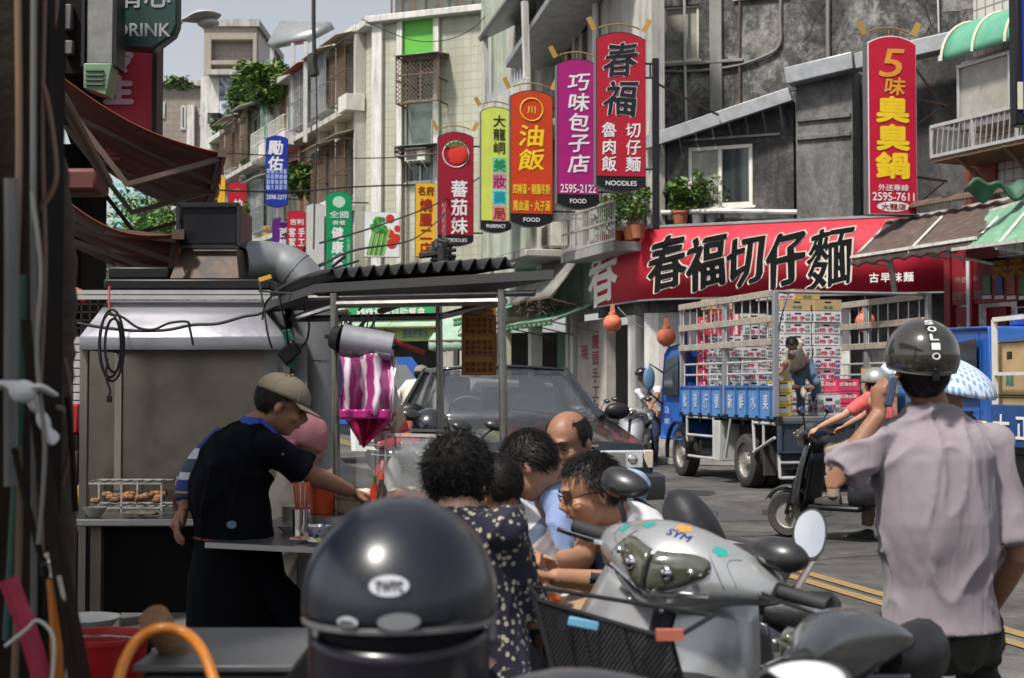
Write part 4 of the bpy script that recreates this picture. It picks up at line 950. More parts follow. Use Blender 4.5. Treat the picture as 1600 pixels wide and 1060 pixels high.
m.bar(F_ @ V((w_ * .5,h_ * .5,-.1)),F_ @ V((w_ * .5 + .7,h_ * .66,-.6)),.02); m.bar(F_ @ V((w_ * .5,h_ * .05,-.1)),F_ @ V((w_ * .5 + .7,h_ * .22,-.6)),.02); m.bar(F_ @ V((w_ * .5,h_ * .85,-.1)),F_ @ V((w_ * .5 + .7,h_ * .66,-.6)),.02)
m.obj('bracket',rusty,t)
# dark edge of a sign cut by the right border
p = P(1592,200,14.); t = thing('shop_sign','navy edge of a hanging sign cut off at the top right border','sign',p); m = MB(); a = P(1583,198,14); b = P(1660,-60,14)
m.box(a.x,b.x,13.9,14.1,a.z,b.z); m.obj('sign_case',blacks,t,.02); m = MB(); m.box(a.x + .06,b.x,13.87,13.898,a.z + .1,b.z); m.obj('sign_face',blu,t); m = MB(); m.box(a.x + .01,a.x + .06,13.88,13.899,a.z + .15,a.z + .42); m.obj('price_sticker',prnt('cream',(.6,.58,.45)),t)
# ---- drink sign and red sign at the top left
t = thing('shop_sign','dark green rounded drink sign at the top left with white letters','sign',P(220,75,11)); a = P(150,78,11); b = P(278,-70,11); w_,h_ = b.x - a.x,b.z - a.z
F_ = Matrix(((1,0,0,(a.x + b.x) / 2),(0,0,-1,11),(0,1,0,a.z),(0,0,0,1)))
m = MB(); poly = [(-w_ / 2,.18),(-w_ * .3,.02),(w_ * .2,0),(w_ * .45,.12),(w_ * .5,.2),(w_ * .5,h_),(-w_ / 2,h_)]; m.prism(poly,-.15,0,F_); m.obj('sign_case',M('deep_green_case',(.004,.035,.028),.4),t,.02)
m = MB(); write(m,'DRINK',F_,w_ * .08,.155,.42,.1,.006,.03); write(m,'清心',F_,w_ * .08,.43,.42,.2,.006,.02); m.obj('lettering',prnt('dimwhite',(.3,.32,.32)),t)
t = thing('shop_sign','deep red sign with big pale characters below the green drink sign','sign',P(210,183,12)); a = P(165,190,12); b = P(243,40,12)
m = MB(); m.box(a.x,b.x,12,12.18,a.z - .3,b.z); m.obj('sign_case',M('deep_red_panel',(.38,.008,.03),.45,var=.05),t,.01); m = MB(); m.box(b.x - .02,b.x + .02,11.98,12.2,a.z - .3,b.z); m.obj('sign_rim',blacks,t)
F_ = Matrix(((1,0,0,0),(0,0,-1,11.99),(0,1,0,0),(0,0,0,1))); m = MB()
for py,ch in ((92,'冷'),(142,'生')): x,z = XZ(186,py,12); write(m,ch,F_,x,z,.26,.25,.005,.06,True)
m.obj('lettering',prnt('pinkwhite',(.55,.42,.50)),t)
# street lamp head
p = P(315,38,15); t = thing('street_lamp','grey street lamp head on an arm above the far towers','street lamp',p)
m = MB(); a = P(282,33,14.9); b = P(345,24,15)
rings = []
for k in range(9):
 s_ = k / 8; c = a.lerp(b,s_); ww = [.02,.05,.1,.15,.18,.19,.18,.13,.03][k]; hh = [.015,.025,.04,.05,.055,.05,.045,.035,.01][k]
 rings.append([c + V((0,ww * cos(q),hh * sin(q) + (hh * .3))) for q in [2 * pi * j / 12 for j in range(12)]])
m.loft(rings); m.obj('lamp_head',M('lamp_grey',(.34,.33,.31),.5),t)
m = MB(); m.ell(P(325,36,15),(.12,.11,.06)); m.obj('lamp_lens',M('lamp_lens',(.45,.44,.4),.2),t)
m = MB(); m.tube([P(283,34,14.9),P(262,38,14.8),P(200,60,14.6),P(150,120,14.5)],.03,8); m.cyl(P(335,24,15),P(335,18,15),.012); m.obj('lamp_arm',M('lamp_grey'),t)
# ================================================================ OVERHEAD CABLES
blackc = M('black_cable',(.02,.02,.02),.6,var=0)
def cable(label,pts,r=.012,mat=None,name='cable'):
 q = [P(*p) for p in pts]; m = MB(); m.tube(catm(q,6),r,6); return tag(m.obj(name,mat or blackc),label,'cable')
cable('cable sagging from the cart roof up to the yellow sign',[(500,415,8),(560,390,14),(650,372,22),(700,330,30)],.012)
cable('long thin cable crossing the row houses below the blue sign',[(330,297,30),(450,300,32),(560,292,34),(680,288,36)],.02)
cable('thin cable crossing at the height of the blue sign characters',[(330,238,30),(480,246,33),(600,247,36),(690,240,36)],.014)
cable('cable rising to the tomato sign from the vegetable poster',[(500,380,20),(600,350,26),(700,310,32),(780,255,34)],.016)
cable('slack cable across the pale green tiles',[(565,30,36),(640,62,36),(700,62,36),(745,40,36),(765,12,36)],.012)
cable('cable hanging down beside the brown house window cage',[(490,-20,28),(490,40,28),(491,90,28),(489,120,28)],.045)
cable('knotted black cable bundle hanging in front of the brown house',[(489,86,28),(488,100,28),(491,118,28)],.11)
cable('thin wire below the bundle running down the facade',[(494,118,28),(495,200,28),(492,300,28),(490,390,28)],.018)
cable('wire between the lantern and the white post',[(965,480,25.3),(985,500,25.2),(1003,512,25.2)],.01,M('old_cable'))
cable('blue rope hanging from the truck cage roof beam',[(1233,456,18.7),(1220,500,18.6),(1212,560,18.6),(1212,600,18.6)],.01,M('blue_rope',(.02,.06,.3),.7))
# ================================================================ VEHICLES
rubber = M('tyre_rubber',(.035,.033,.031),.85,var=.3,vs=20,bump=.2)
rimm = M('wheel_rim',(.35,.34,.31),.5,.5,var=.25,vs=8,dirt=((.12,.09,.06),.6,8))
plast = M('black_plastic',(.010,.010,.012),.42,var=.25,vs=10,spec=.35)
def frame_of(o,x,y,z): return wm(o) @ V((x,y,z))
def wheel(t,c,r,w,rim=None,dual=False,axis='X',spokes=0):
 """wheel part of thing t; c in thing coordinates, axle along x"""
 Mx = wm(t) @ Matrix.Translation(V(c)) @ Matrix.Rotation(pi / 2,4,'Y')
 m = MB(); h = w / 2; pr = [(r * .62,-h * .8),(r * .66,-h),(r * .9,-h),(r * .98,-h * .8),(r,-h * .5),(r,h * .5),(r * .98,h * .8),(r * .9,h),(r * .66,h),(r * .62,h * .8),(r * .62,-h * .8)]
 m.lathe(pr,30,Mx,False)
 for k in range(30):
  a = 2 * pi * k / 30; p = [Mx @ V((r * 1.006 * cos(a + d),r * 1.006 * sin(a + d),z)) for d,z in ((-.03,-h * .8),(.05,-h * .8),(.03,h * .8),(-.05,h * .8))]
  m.add(p,[(0,1,2,3)])
 tb = MB(); o = m.obj('wheel',rubber,t)
 m = MB(); m.lathe([(r * .63,-h * .85),(r * .6,-h * .5),(r * .35,-h * .2),(r * .2,-h * .75),(.001,-h * .8),(.001,h * .8),(r * .2,h * .75),(r * .35,h * .2),(r * .6,h * .5),(r * .63,h * .85)],24,Mx,False)
 for k in range(5 if not spokes else spokes):
  a = 2 * pi * k / 5
  for sg in (-1,1): m.cyl(Mx @ V((r * .3 * cos(a),r * .3 * sin(a),sg * h * .2)),Mx @ V((r * .3 * cos(a),r * .3 * sin(a),sg * h * .7)),r * .05,n=6)
 m.obj('rim',rim or rimm,o); WM[o.name] = wm(t); return o
def part(m,name,mat,t,**k): return m.obj(name,mat,t,**k)
def L(t): return MB(wm(t))         # a mesh builder in the coordinates of thing t
# ---------------------------------------------------------------- blue truck with the slatted cage
bluep = M('truck_blue',(.012,.10,.42),.4,var=.15,vs=4,dirt=((.06,.10,.2),.5,6),coat=.2)
boardb = M('board_blue',(.07,.20,.46),.6,var=.2,vs=5,dirt=((.16,.2,.28),.6,8),streak=True)
timber = M('weathered_timber',(.34,.30,.25),.8,var=.25,vs=10,bump=.3,dirt=((.12,.10,.08),.5,9))
TR = thing('cargo_truck','blue cargo truck with slatted cage and lowered dark tailgate stacked with fruit cartons','truck',(3.43,18.5,0),math.asin(.23))
WT,LT_ = 2.2,3.5
m = L(TR); m.box(0,WT,0,LT_,.93,.99); m.obj('bed_floor',M('bed_floor',(.12,.12,.13),.8,var=.3),TR,.01)
m = L(TR)
for x in (.55,1.55): m.box(x,x + .1,-.05,LT_ + 1.6,.68,.86)
for k in range(7): m.box(.05,WT - .05,.1 + k * .55,.18 + k * .55,.86,.925)
m.obj('chassis',plast,TR)
for side in (0,1):
 for (y0,y1) in ((.04,1.68),(1.76,LT_)):
  x0 = -.03 if side == 0 else WT - .01
  m = L(TR); m.box(x0,x0 + .04,y0,y1,.96,1.40); o = m.obj('side_board',boardb,TR,.006)
  r = L(TR); nn = 4
  for k in range(nn + 1): y = y0 + .03 + (y1 - y0 - .06) * k / nn; r.box(x0 - .025 if side == 0 else x0 + .041,x0 - .001 if side == 0 else x0 + .06,y - .012,y + .012,.965,1.395)
  r.box(x0 - .02 if side == 0 else x0 + .041,x0 - .001 if side == 0 else x0 + .06,y0,y1,1.37,1.4)
  r.obj('rib',M('board_blue_rib',(.04,.13,.36),.5,var=.2),o); WM[o.name] = wm(TR)
  h_ = L(TR)
  for k in range(nn + 1): y = y0 + .08 + (y1 - y0 - .16) * k / nn; h_.box(x0 - .04,x0 + .0,y - .03,y + .03,.93,1.0)
  h_.obj('hinge',darkiron,o)
  if side == 0:
   F_ = wm(TR) @ Matrix(((0,0,-1,x0 - .003),(-1,0,0,y1),(0,1,0,0),(0,0,0,1))); m = MB(); seq = '新鮮水果' if y0 < 1 else '批發行號'
   for k,ch in enumerate(seq): write(m,ch,F_,(y1 - y0) * (.12 + .25 * k),1.18,.17,.22,.004,.02,True)
   m.obj('lettering',M('faded_white',(.42,.5,.62),.7),o)
m = L(TR); m.box(-.02,WT + .02,LT_ + .01,LT_ + .05,.95,1.45)
for k in range(9): m.box(.05 + k * .25,.09 + k * .25,LT_ + .01,LT_ + .05,1.45,2.3)
m.obj('headboard',bluep,TR)
# cage : posts, timber rails, thin rods
cage_z = (2.60,2.27,1.97)
for x,nm in ((0,'l'),(WT,'r')):
 for y,w_ in ((0,.07),(1.72,.09),(LT_,.07)): m = L(TR); m.box(x - w_ / 2,x + w_ / 2,y - w_ / 2,y + w_ / 2,.99,2.63); m.obj('cage_post',M('grey_steel_post',(.28,.29,.30),.5,.4,var=.2),TR,.006)
 for k,z in enumerate(cage_z):
  m = L(TR); yy = [0 + .03,LT_]; m.box(x - .065,x - .025,yy[0],yy[1],z - .045,z + .045); m.obj('cage_rail',timber,TR,.006)
 m = L(TR)
 for y0,y1 in ((.06,1.66),(1.8,LT_ - .1)):
  for z in (1.72,1.56): m.tube([wm(TR).inverted() @ (wm(TR) @ V((x,y0,z))),V((x,y1,z))],.014,6)
  for j in range(4): y = y0 + (y1 - y0) * (j + .0) / 3; m.tube([V((x,y,1.38)),V((x,y,1.72))],.012,6)
 for j in range(12):
  y = .2 + j * .29; m.tube([V((x - .02,y,1.97)),V((x - .02,y,2.6))],.01,5)
 m.obj('cage_rod',M('white_steel_rod',(.5,.5,.49),.5,.3,var=.15),TR)
m = L(TR); m.tube([V((0,0,2.62)),V((WT,0,2.62))],.022,8); m.obj('rear_beam',M('grey_steel_post'),TR)
# lowered tailgate
m = L(TR); m.box(.0,WT,-.06,-.02,.52,.94); tg = m.obj('tailgate',M('tailgate_navy',(.022,.032,.05),.6,var=.35,vs=4),TR,.006); WM[tg.name] = wm(TR)
m = L(TR)
for x in (.02,.52,1.1,1.68,2.16): m.box(x - .02,x + .02,-.09,-.062,.53,.93)
m.box(0,WT,-.085,-.062,.9,.935); m.box(0,WT,-.085,-.062,.525,.55); m.obj('rib',M('tailgate_edge',(.04,.055,.08),.5,var=.2),tg)
m = L(TR)
for x in (.02,2.16): m.box(x - .03,x + .03,-.1,.03,.9,1.0)
m.obj('hinge',darkiron,tg)
m = L(TR)       # underrun frame
for x in (.04,.62,1.5,2.1): m.tube([V((x,.0,.5)),V((x,-.03,.2))],.022,7)
for z in (.4,.2): m.tube([V((.04,-.03,z)),V((2.1,-.03,z))],.022,7)
m.obj('underrun_frame',M('white_steel_rod'),TR)
m = L(TR)       # side guard
for y0,y1 in ((2.2,3.3),):
 for z in (.93,.66,.34): m.tube([V((-.0,y0,z)),V((-.0,y1,z))],.02,7)
 for y in (y0,y1): m.tube([V((0,y,.34)),V((0,y,.95))],.02,7)
for z,zz in ((.90,.90),(.72,.5)): m.tube([V((0,.05,z)),V((0,.75,zz))],.022,7)
m.tube([V((0,.75,.93)),V((0,.7,.5))],.022,7); m.tube([V((0,1.55,.93)),V((0,1.75,.38))],.02,7); m.tube([V((0,.4,.93)),V((0,.4,.62))],.02,7)
m.obj('side_guard',M('white_steel_rod'),TR)
m = L(TR); m.box(-.01,.3,1.95,2.22,.32,.9); m.obj('battery_box',M('grey_box',(.40,.41,.38),.7,var=.12),TR,.01)
m = L(TR); m.box(.02,.5,.15,.95,.28,.34) if 0 else m.box(.03,.45,.45,.5,.2,.62); m.box(.02,.45,-.0,.05,.3,.52); m.obj('mudguard',rubber,TR,.006)
m = L(TR); m.box(1.2,1.7,-.02,.06,.56,.7); m.cyl(V((.5,.3,.55)),V((.5,1.9,.5)),.06); m.cyl(V((0.1,1.12,.38)),V((2.1,1.12,.38)),.07); m.obj('axle',plast,TR)
for x,y in ((.12,1.12),(.38,1.12),(WT - .12,1.12),(.14,3.72),(WT - .14,3.72)): wheel(TR,(x,y,.37),.37,.22)
# cab
m = L(TR); prof = [(3.58,.55),(3.58,1.95),(3.7,2.05),(4.2,2.02),(4.4,1.9),(4.55,1.2),(4.6,.55)]
rings = []
for x,i in ((.06,.08),(.02,0),(.02,0),(1.0,0),(2.1,0),(WT - .02,0),(WT - .06,.08)):
 rings.append([V((x,y + (4.1 - y) * i,z + (1.2 - z) * i)) for y,z in prof])
m.loft(rings,True,True); m.obj('cab',bluep,TR,.03)
for x in (.008,WT - .008):
 m = L(TR); m.prism([(3.72,1.25),(4.4,1.25),(4.28,1.82),(3.72,1.88)],-.006,.006,Matrix(((0,0,1,x),(1,0,0,0),(0,1,0,0),(0,0,0,1)))); m.obj('cab_window',glassd,TR)
m = L(TR); m.box(.2,WT - .2,3.565,3.578,1.45,1.85); m.obj('rear_window',glassd,TR)
m = L(TR); m.tube([V((0,4.35,1.6)),V((-.22,4.4,1.75)),V((-.24,4.4,1.3)),V((0,4.4,1.1))],.016,6); mr_ = m.obj('mirror',blacks,TR); WM[mr_.name] = wm(TR)
m = L(TR); m.ell(V((-.24,4.38,1.52)),(.10,.05,.2)); m.obj('mirror_shell',M('blue_mirror',(.10,.2,.32),.3),mr_)
m = L(TR)
for a in range(9): 
 q = pi * a / 8; m.boxc(V((-.01,3.72 + .46 * cos(q),.37 + .46 * sin(q))),(.06,.2,.03),Matrix.Rotation(q + pi / 2,3,'X'))
m.obj('wheel_arch',plast,TR)
m = MB(); F_ = wm(TR) @ Matrix(((0,0,-1,.0),(-1,0,0,4.5),(0,1,0,0),(0,0,0,1))); write(m,'3.5t',F_,.3,1.02,.2,.1,.006,.02); write(m,'水果行',F_,.3,.84,.26,.09,.006,.02); m.obj('lettering',M('faded_white'),TR)
# ---------------------------------------------------------------- cartons
kraft = M('kraft_cardboard',(.42,.30,.15),.85,var=.12,vs=5); kraftp = M('pale_kraft',(.48,.36,.19),.85,var=.12,vs=5)
cwhite = M('white_carton',(.60,.57,.60),.7,var=.08,vs=5); cred = M('red_carton',(.62,.04,.09),.6,var=.1,vs=5); cyel = M('yellow_carton',(.72,.50,.03),.6,var=.1); ccrim = M('crimson_carton',(.68,.035,.11),.6,var=.1)
ink_r = prnt('ink_red',(.50,.05,.12)); ink_g = prnt('ink_green',(.08,.25,.17)); ink_b = prnt('ink_blue',(.06,.09,.3)); ink_w = prnt('ink_white',(.72,.68,.66)); dark = M('hand_hole',(.01,.01,.012),.9,var=0); tape = M('packing_tape',(.5,.42,.3),.35,var=0)
def carton_proto(kind,w,h,d):
 """carton with origin at the bottom centre of its front face; +y goes back"""
 o_ = MB(); body = {'w': cwhite,'k': kraft,'r': cred,'y': cyel,'c': ccrim,'v': cwhite,'g': cwhite}[kind]
 mats = [body,dark,ink_r,ink_g,ink_b,ink_w,tape]
 o_.box(-w / 2,w / 2,0,d,.004,h - .002)
 F_ = Matrix(((1,0,0,0),(0,0,-1,0),(0,1,0,0),(0,0,0,1))); FL = Matrix(((0,0,-1,-w / 2),(-1,0,0,d / 2),(0,1,0,0),(0,0,0,1)))
 def rect(F,x0,x1,y0,y1,mi,z=.002): o_.m = mi; o_.prism([(x0,y0),(x1,y0),(x1,y1),(x0,y1)],.0005,z,F)
 for F,ww in ((F_,w),(FL,d)):
  rect(F,-.05,.05,h * .66,h * .80,1)
  rect(F,-ww / 2,ww / 2,h * .955,h * .975,1,.0012)
  if kind in 'wvg':
   o_.m = 2; write(o_,'柿' if kind != 'v' else '柑',F,-.06,h * .33,.10,h * .4,.002,.03,True); write(o_,'子' if kind != 'v' else '桔',F,.06,h * .33,.10,h * .4,.002,.03,True)
   o_.m = 3 if kind == 'w' else 4
   for sx in (-1,1): write(o_,'水果',F,sx * ww * .36,h * .62,.07,h * .22,.002,.02); write(o_,'品質',F,sx * ww * .36,h * .28,.07,h * .22,.002,.02)
   if kind == 'v':
    for sx in (-1,1): o_.tube([F @ V((sx * ww * .36 + .05 * cos(a),h * .4 + h * .28 * sin(a),.003)) for a in [.8 * k for k in range(8)]],.004,3)
   if kind == 'g':
    o_.m = 2; rect(F,-ww * .4,ww * .4,h * .05,h * .16,2)
  elif kind == 'r':
   rect(F,-.055,.055,h * .18,h * .88,1,.003); rect(F,-.045,.045,h * .24,h * .82,2,.004); rect(F,-.03,.03,h * .40,h * .6,5,.006)
   rect(F,ww * .28,ww * .42,h * .1,h * .9,5)
  elif kind == 'k':
   o_.m = 3; write(o_,'高麗',F,0,h * .3,.14,h * .25,.002,.02)
  elif kind == 'y':
   rect(F,-ww * .45,-ww * .22,h * .1,h * .9,3); o_.m = 5; rect(F,-.08,.1,h * .3,h * .75,5)
  elif kind == 'c':
   o_.m = 5
   for k in range(4): write(o_,'台灣水果'[k],F,-ww * .32 + k * ww * .2,h * .55,.07,h * .35,.002,.03,True)
 me = o_.obj('carton',mats,None,0,local=True).data
 o = ALL.pop(); bpy.data.objects.remove(o); return me
PROTO = {}
def carton(kind,s,y,z,w,h,d,label,rz=0.,group='fruit cartons stacked on the blue truck',T=None,name='fruit_carton'):
 k = (kind,round(w,3),round(h,3),round(d,3))
 if k not in PROTO: PROTO[k] = carton_proto(kind,w,h,d)
 o = bpy.data.objects.new(name,PROTO[k]); COL.objects.link(o); ALL.append(o)
 mw = (T or wm(TR)) @ Matrix.Translation(V((s,y,z))) @ Matrix.Rotation(rz,4,'Z'); o.location = mw.to_translation(); o.rotation_euler = mw.to_euler()
 tag(o,label,'carton',group); return o
ORD = ['lowest','second','third','fourth','fifth','sixth','seventh','eighth','ninth','topmost']
rc = random.Random(5)
def stack(desc,s,y,kinds,w,h,d,z0=.99):
 for k,kd in enumerate(kinds):
  nm = {'w': 'white carton with red print','v': 'lilac white carton with blue print','g': 'white carton with a red bottom band','r': 'crimson carton with white label','k': 'plain kraft carton','y': 'yellow carton','c': 'crimson carton with white characters'}[kd]
  pos = ORD[k] if k < len(kinds) - 1 else 'topmost'
  carton(kd,s + rc.uniform(-.012,.012),y + rc.uniform(-.02,.02),z0 + k * h,w,h,d,'%s, %s in the %s' % (nm,pos if pos in ('lowest','topmost') else pos + ' from below',desc),rc.uniform(-.02,.02))
stack('rightmost rear stack',1.36,1.3,'wvvvvwwwwk',.41,.163,.4)
stack('rear stack behind the worker',.93,1.32,'wwwvvwwwwk',.41,.163,.4)
stack('stack beside the worker',.62,2.15,'gvvvwwwww',.38,.163,.4)
stack('middle stack behind the rails',.24,2.2,'gcwwwwvrr',.36,.163,.4)
stack('front crimson stack',.42,2.95,'rrrrrrrrr',.46,.163,.42)
stack('crimson stack by the rails',.20,2.62,'rrrrrrrr',.34,.163,.28)
stack('stack by the cab wall',1.05,2.9,'wwwwwwwwk',.42,.163,.42)
stack('second right row stack',1.38,1.75,'wwwwwwwwwk',.41,.163,.4)
stack('yellow corner stack',.16,.12,'yyy',.24,.16,.3,.99)
carton('k',.30,2.62,2.36,.36,.165,.3,'lower of the two plain kraft cartons on top of the crimson stack')
carton('k',.27,2.60,2.53,.38,.17,.3,'upper of the two kraft cartons rising above the cage')
carton('w',.88,1.6,2.625,.6,.12,.4,'flat white carton lying on top of the stacks behind the cage beam')
carton('k',1.2,1.6,2.625,.42,.16,.4,'kraft carton lying tilted on top of the rightmost stacks',.15)
for k in range(3): carton('c',1.42 + .0 * k,.78,.99 + k * .17,.33,.165,.4,['crimson carton on the truck floor right of the worker, lowest of three','crimson carton right of the worker, middle of three','crimson carton right of the worker, topmost of three'][k])
carton('w',1.05,.62,.99,.33,.30,.3,'lilac grey carton on the truck floor beside the worker\'s feet')
for k,(kd,h) in enumerate((('k',.3),('k',.36))): carton(kd,1.83,.5 - k * .02,.99 + (.0,.305)[k],.34,h,.4,['kraft carton standing on the truck floor at the right rear','kraft carton with a round stamp on top at the right rear'][k])
m = MB(); p = wm(TR) @ V((1.83,.47,1.48)); F_ = Matrix(((1,0,0,p.x),(0,0,-1,p.y),(0,1,0,p.z),(0,0,0,1)))
# ---------------------------------------------------------------- right truck, cut by the frame
T2 = thing('cargo_truck','blue truck with white characters cut off by the right border','truck',(4.48,13.2,0),math.asin(.14))
m = L(T2); prof = [(.05,.6),(.05,1.1),(.1,1.95),(1.0,1.97),(1.3,1.8),(1.55,1.25),(1.95,1.12),(2.0,.6)]
rings = []
for x,i in ((0.02,.06),(-.02,0),(.0,0),(1.5,0),(1.55,.06)): rings.append([V((x,y + (1 - y) * i,z + (1.2 - z) * i)) for y,z in prof])
m.loft(rings); m.obj('cab',bluep,T2,.04)
m = L(T2); m.prism([(.32,1.28),(1.22,1.28),(1.08,1.78),(.32,1.84)],-.028,-.018,Matrix(((0,0,1,0),(1,0,0,0),(0,1,0,0),(0,0,0,1)))); m.obj('cab_window',glassd,T2)
m = L(T2); m.box(-.024,-.021,.25,.262,.65,1.9); m.box(-.024,-.021,1.42,1.432,.65,1.4); m.box(-.045,-.02,.4,.58,1.12,1.15); m.obj('door_seam',plast,T2)
m = L(T2); m.tube([V((-.02,1.3,1.5)),V((-.12,1.2,1.66)),V((-.16,1.05,1.6)),V((-.16,1.02,1.28)),V((-.02,1.2,1.2))],.014,6); o = m.obj('mirror',white_paint,T2)
m = L(T2); m.box(.4,.62,.3,.5,1.96,2.08); m.obj('roof_lamp',M('blue_lamp',(.02,.06,.3),.3),T2,.02)
m = L(T2); m.box(-.04,1.6,-3.2,-.02,.78,.84); m.box(-.02,1.58,-3.2,0,.5,.77); m.obj('bed_floor',plast,T2)
m = L(T2); m.box(-.08,-.03,-3.2,-.06,.84,1.22); o = m.obj('side_board',M('truck_dark_blue',(.01,.06,.22),.45,var=.2,dirt=((.05,.08,.14),.5,6)),T2,.008); WM[o.name] = wm(T2)
m = MB(); F_ = wm(T2) @ Matrix(((0,0,-1,-.083),(-1,0,0,0),(0,1,0,0),(0,0,0,1)))
for k,ch in enumerate('大正青果'): write(m,ch,F_,.28 + k * .42,1.02,.34,.24,.004,.02,True)
m.obj('lettering',wht,o)
m = MB(); F_ = wm(T2) @ Matrix(((0,0,-1,-.026),(-1,0,0,1.45),(0,1,0,0),(0,0,0,1))); write(m,'大正青果行',F_,.45,1.02,.5,.07,.004,.02); write(m,'電話2597',F_,.48,.9,.4,.06,.004,.02); m.obj('lettering',wht,T2)
m = L(T2); m.bar(V((-.05,-.1,.84)),V((-.05,-.1,2.0)),.04); m.bar(V((-.05,-3,.84)),V((-.05,-3,2.0)),.04); m.bar(V((-.05,-.1,2.0)),V((-.05,-3,2.0)),.04); m.bar(V((-.05,-.1,1.5)),V((-.05,-3,1.5)),.03); m.obj('cage_frame',white_paint,T2)
wheel(T2,(.12,1.25,.34),.34,.2); wheel(T2,(1.42,1.25,.34),.34,.2); wheel(T2,(.12,-1.6,.34),.34,.2)
for k,(y,z,w,h) in enumerate(((-.55,.85,.7,.45),(-.5,1.305,.66,.5))): carton('k',.32,y,z,.55,h,.6,['big kraft carton on the right truck, lower of two','big kraft carton on the right truck, upper of two'][k],0,'kraft cartons on the truck at the right border',wm(T2),'fruit_carton')
# ---------------------------------------------------------------- far blue truck, white van, orange bin
T3 = thing('cargo_truck','small far blue truck facing right behind the striped bag','truck',(-2.35,26.5,0),-1.25)
m = L(T3); prof = [(-.8,.5),(-.8,1.9),(.3,1.93),(.75,1.35),(1.1,1.2),(1.15,.5)]
m.loft([[V((x,y,z)) for y,z in prof] for x in (-.75,0,.75)]); m.obj('cab',M('far_blue',(.03,.14,.5),.4,var=.1,coat=.2),T3,.05)
for x in (-.76,.76):
 m = L(T3); m.prism([(-.55,1.3),(.52,1.3),(.2,1.78),(-.55,1.78)],-.006,.006,Matrix(((0,0,1,x),(1,0,0,0),(0,1,0,0),(0,0,0,1)))); m.obj('cab_window',M('pale_glass',(.25,.27,.27),.12),T3)
m = L(T3); m.box(-.8,.8,-3.2,-.85,.7,1.2); m.obj('bed',M('far_blue'),T3,.02)
m = L(T3); m.quad(V((-.9,-3.2,1.9)),V((.9,-3.2,1.9)),V((.9,-.7,2.35)),V((-.9,-.7,2.35))); m.obj('red_tarp',M('red_tarp',(.4,.03,.03),.6),T3,solid=.05)
m = L(T3); m.box(-.85,.85,-3.2,-.8,1.2,1.9); m.obj('load',M('dark_navy_load',(.015,.02,.05),.8,var=.3),T3,.05)
for x in (-.68,.68):
 for y in (.5,-2.3): wheel(T3,(x,y,.32),.32,.2)
T4 = thing('van','white van parked behind the dark sedan roof','van',(-.9,24.5,0),2.6)
m = L(T4)
rings = [[V((x * sx,y,z)) for x,z in ((.8,.35),(.85,.9),(.72,zt_),(0,zt_ + .06),(-.72,zt_),(-.85,.9),(-.8,.35))] for y,zt_,sx in ((-2.1,1.2,.9),(-2,1.45,1),(.6,1.5,1),(1.2,1.05,1),(2,.9,.95),(2.15,.6,.85))]
m.loft(rings); m.obj('body',M('white_car_paint',(.62,.63,.63),.3,var=.05,coat=.5),T4,.03)
m = L(T4); m.prism([(-1.8,1.0),(.75,1.0),(.45,1.38),(-1.75,1.38)],-.86,.86,Matrix(((0,0,1,0),(1,0,0,0),(0,1,0,0),(0,0,0,1)))); m.obj('side_window',glassd,T4)
for x in (-.75,.75):
 for y in (1.3,-1.3): wheel(T4,(x,y,.3),.3,.18)
p = P(640,680,15); t = thing('plastic_bin','orange plastic bin behind the cart beside the rider','bin',(p.x,15,0.35)); m = MB(); m.lathe([(.13,0),(.17,.72),(.19,.72),(.19,.76),(.16,.76),(.12,.02)],4,Matrix.Translation((p.x,15,.35)) @ Matrix.Rotation(.6,4,'Z')); m.obj('bin_body',M('orange_plastic',(.75,.12,.01),.45,var=.08),t,.01)
m = MB(); m.box(p.x - .3,p.x + .3,14.8,15.2,0,.34); tag(m.obj('crate',M('grey_crate',(.2,.2,.2),.7)),'grey crate on the road under the orange bin','crate')
# ---------------------------------------------------------------- dark sedan facing the camera
carp = M('dark_car_paint',(.006,.009,.013),.25,0.,var=.1,vs=2,coat=.8,spec=.5)
chrome = M('chrome',(.75,.75,.76),.12,1.,var=0); cglass = M('windscreen_glass',(.05,.055,.06),.03,var=0,spec=1.,alpha=.36)
cglass.node_tree.nodes['Principled BSDF'].inputs['IOR'].default_value = 2.8
p = P(868,700,12.3); fwd = V((.19,-.98,0)).normalized(); cc = V((p.x,12.3,.08)) - fwd * 2.35 * 1.09
CAR = thing('car','dark sedan with square headlights stopped behind the street diners','car',cc,atan2(-fwd.x,fwd.y))
CAR.scale = (1.09,1.09,1.); WM[CAR.name] = wm(CAR) @ Matrix.Diagonal((1.09,1.09,1.,1.))
def ringc(y,hw,zb,zs,zt,ht,crown=.03):
 h = [(0,zb),(hw * .9,zb),(hw,zb + .12),(hw * 1.0,zs),(ht + (hw - ht) * .35,zt - .02),(ht,zt),(ht * .5,zt + crown * .8),(0,zt + crown)]
 return [V((x,y,z)) for x,z in h] + [V((-x,y,z)) for x,z in h[-2:0:-1]]
m = L(CAR)
m.loft([ringc(2.28,.80,.34,.55,.72,.70),ringc(2.22,.84,.30,.6,.80,.74),ringc(1.9,.86,.28,.66,.86,.76),ringc(1.3,.87,.26,.72,.95,.78),ringc(.85,.87,.26,.76,1.01,.78),ringc(0,.87,.26,.78,1.0,.8,0),ringc(-1.3,.87,.26,.78,1.0,.8,0),ringc(-1.9,.86,.28,.76,.98,.76),ringc(-2.3,.83,.34,.7,.9,.72)])
m.obj('body',carp,CAR,.012)
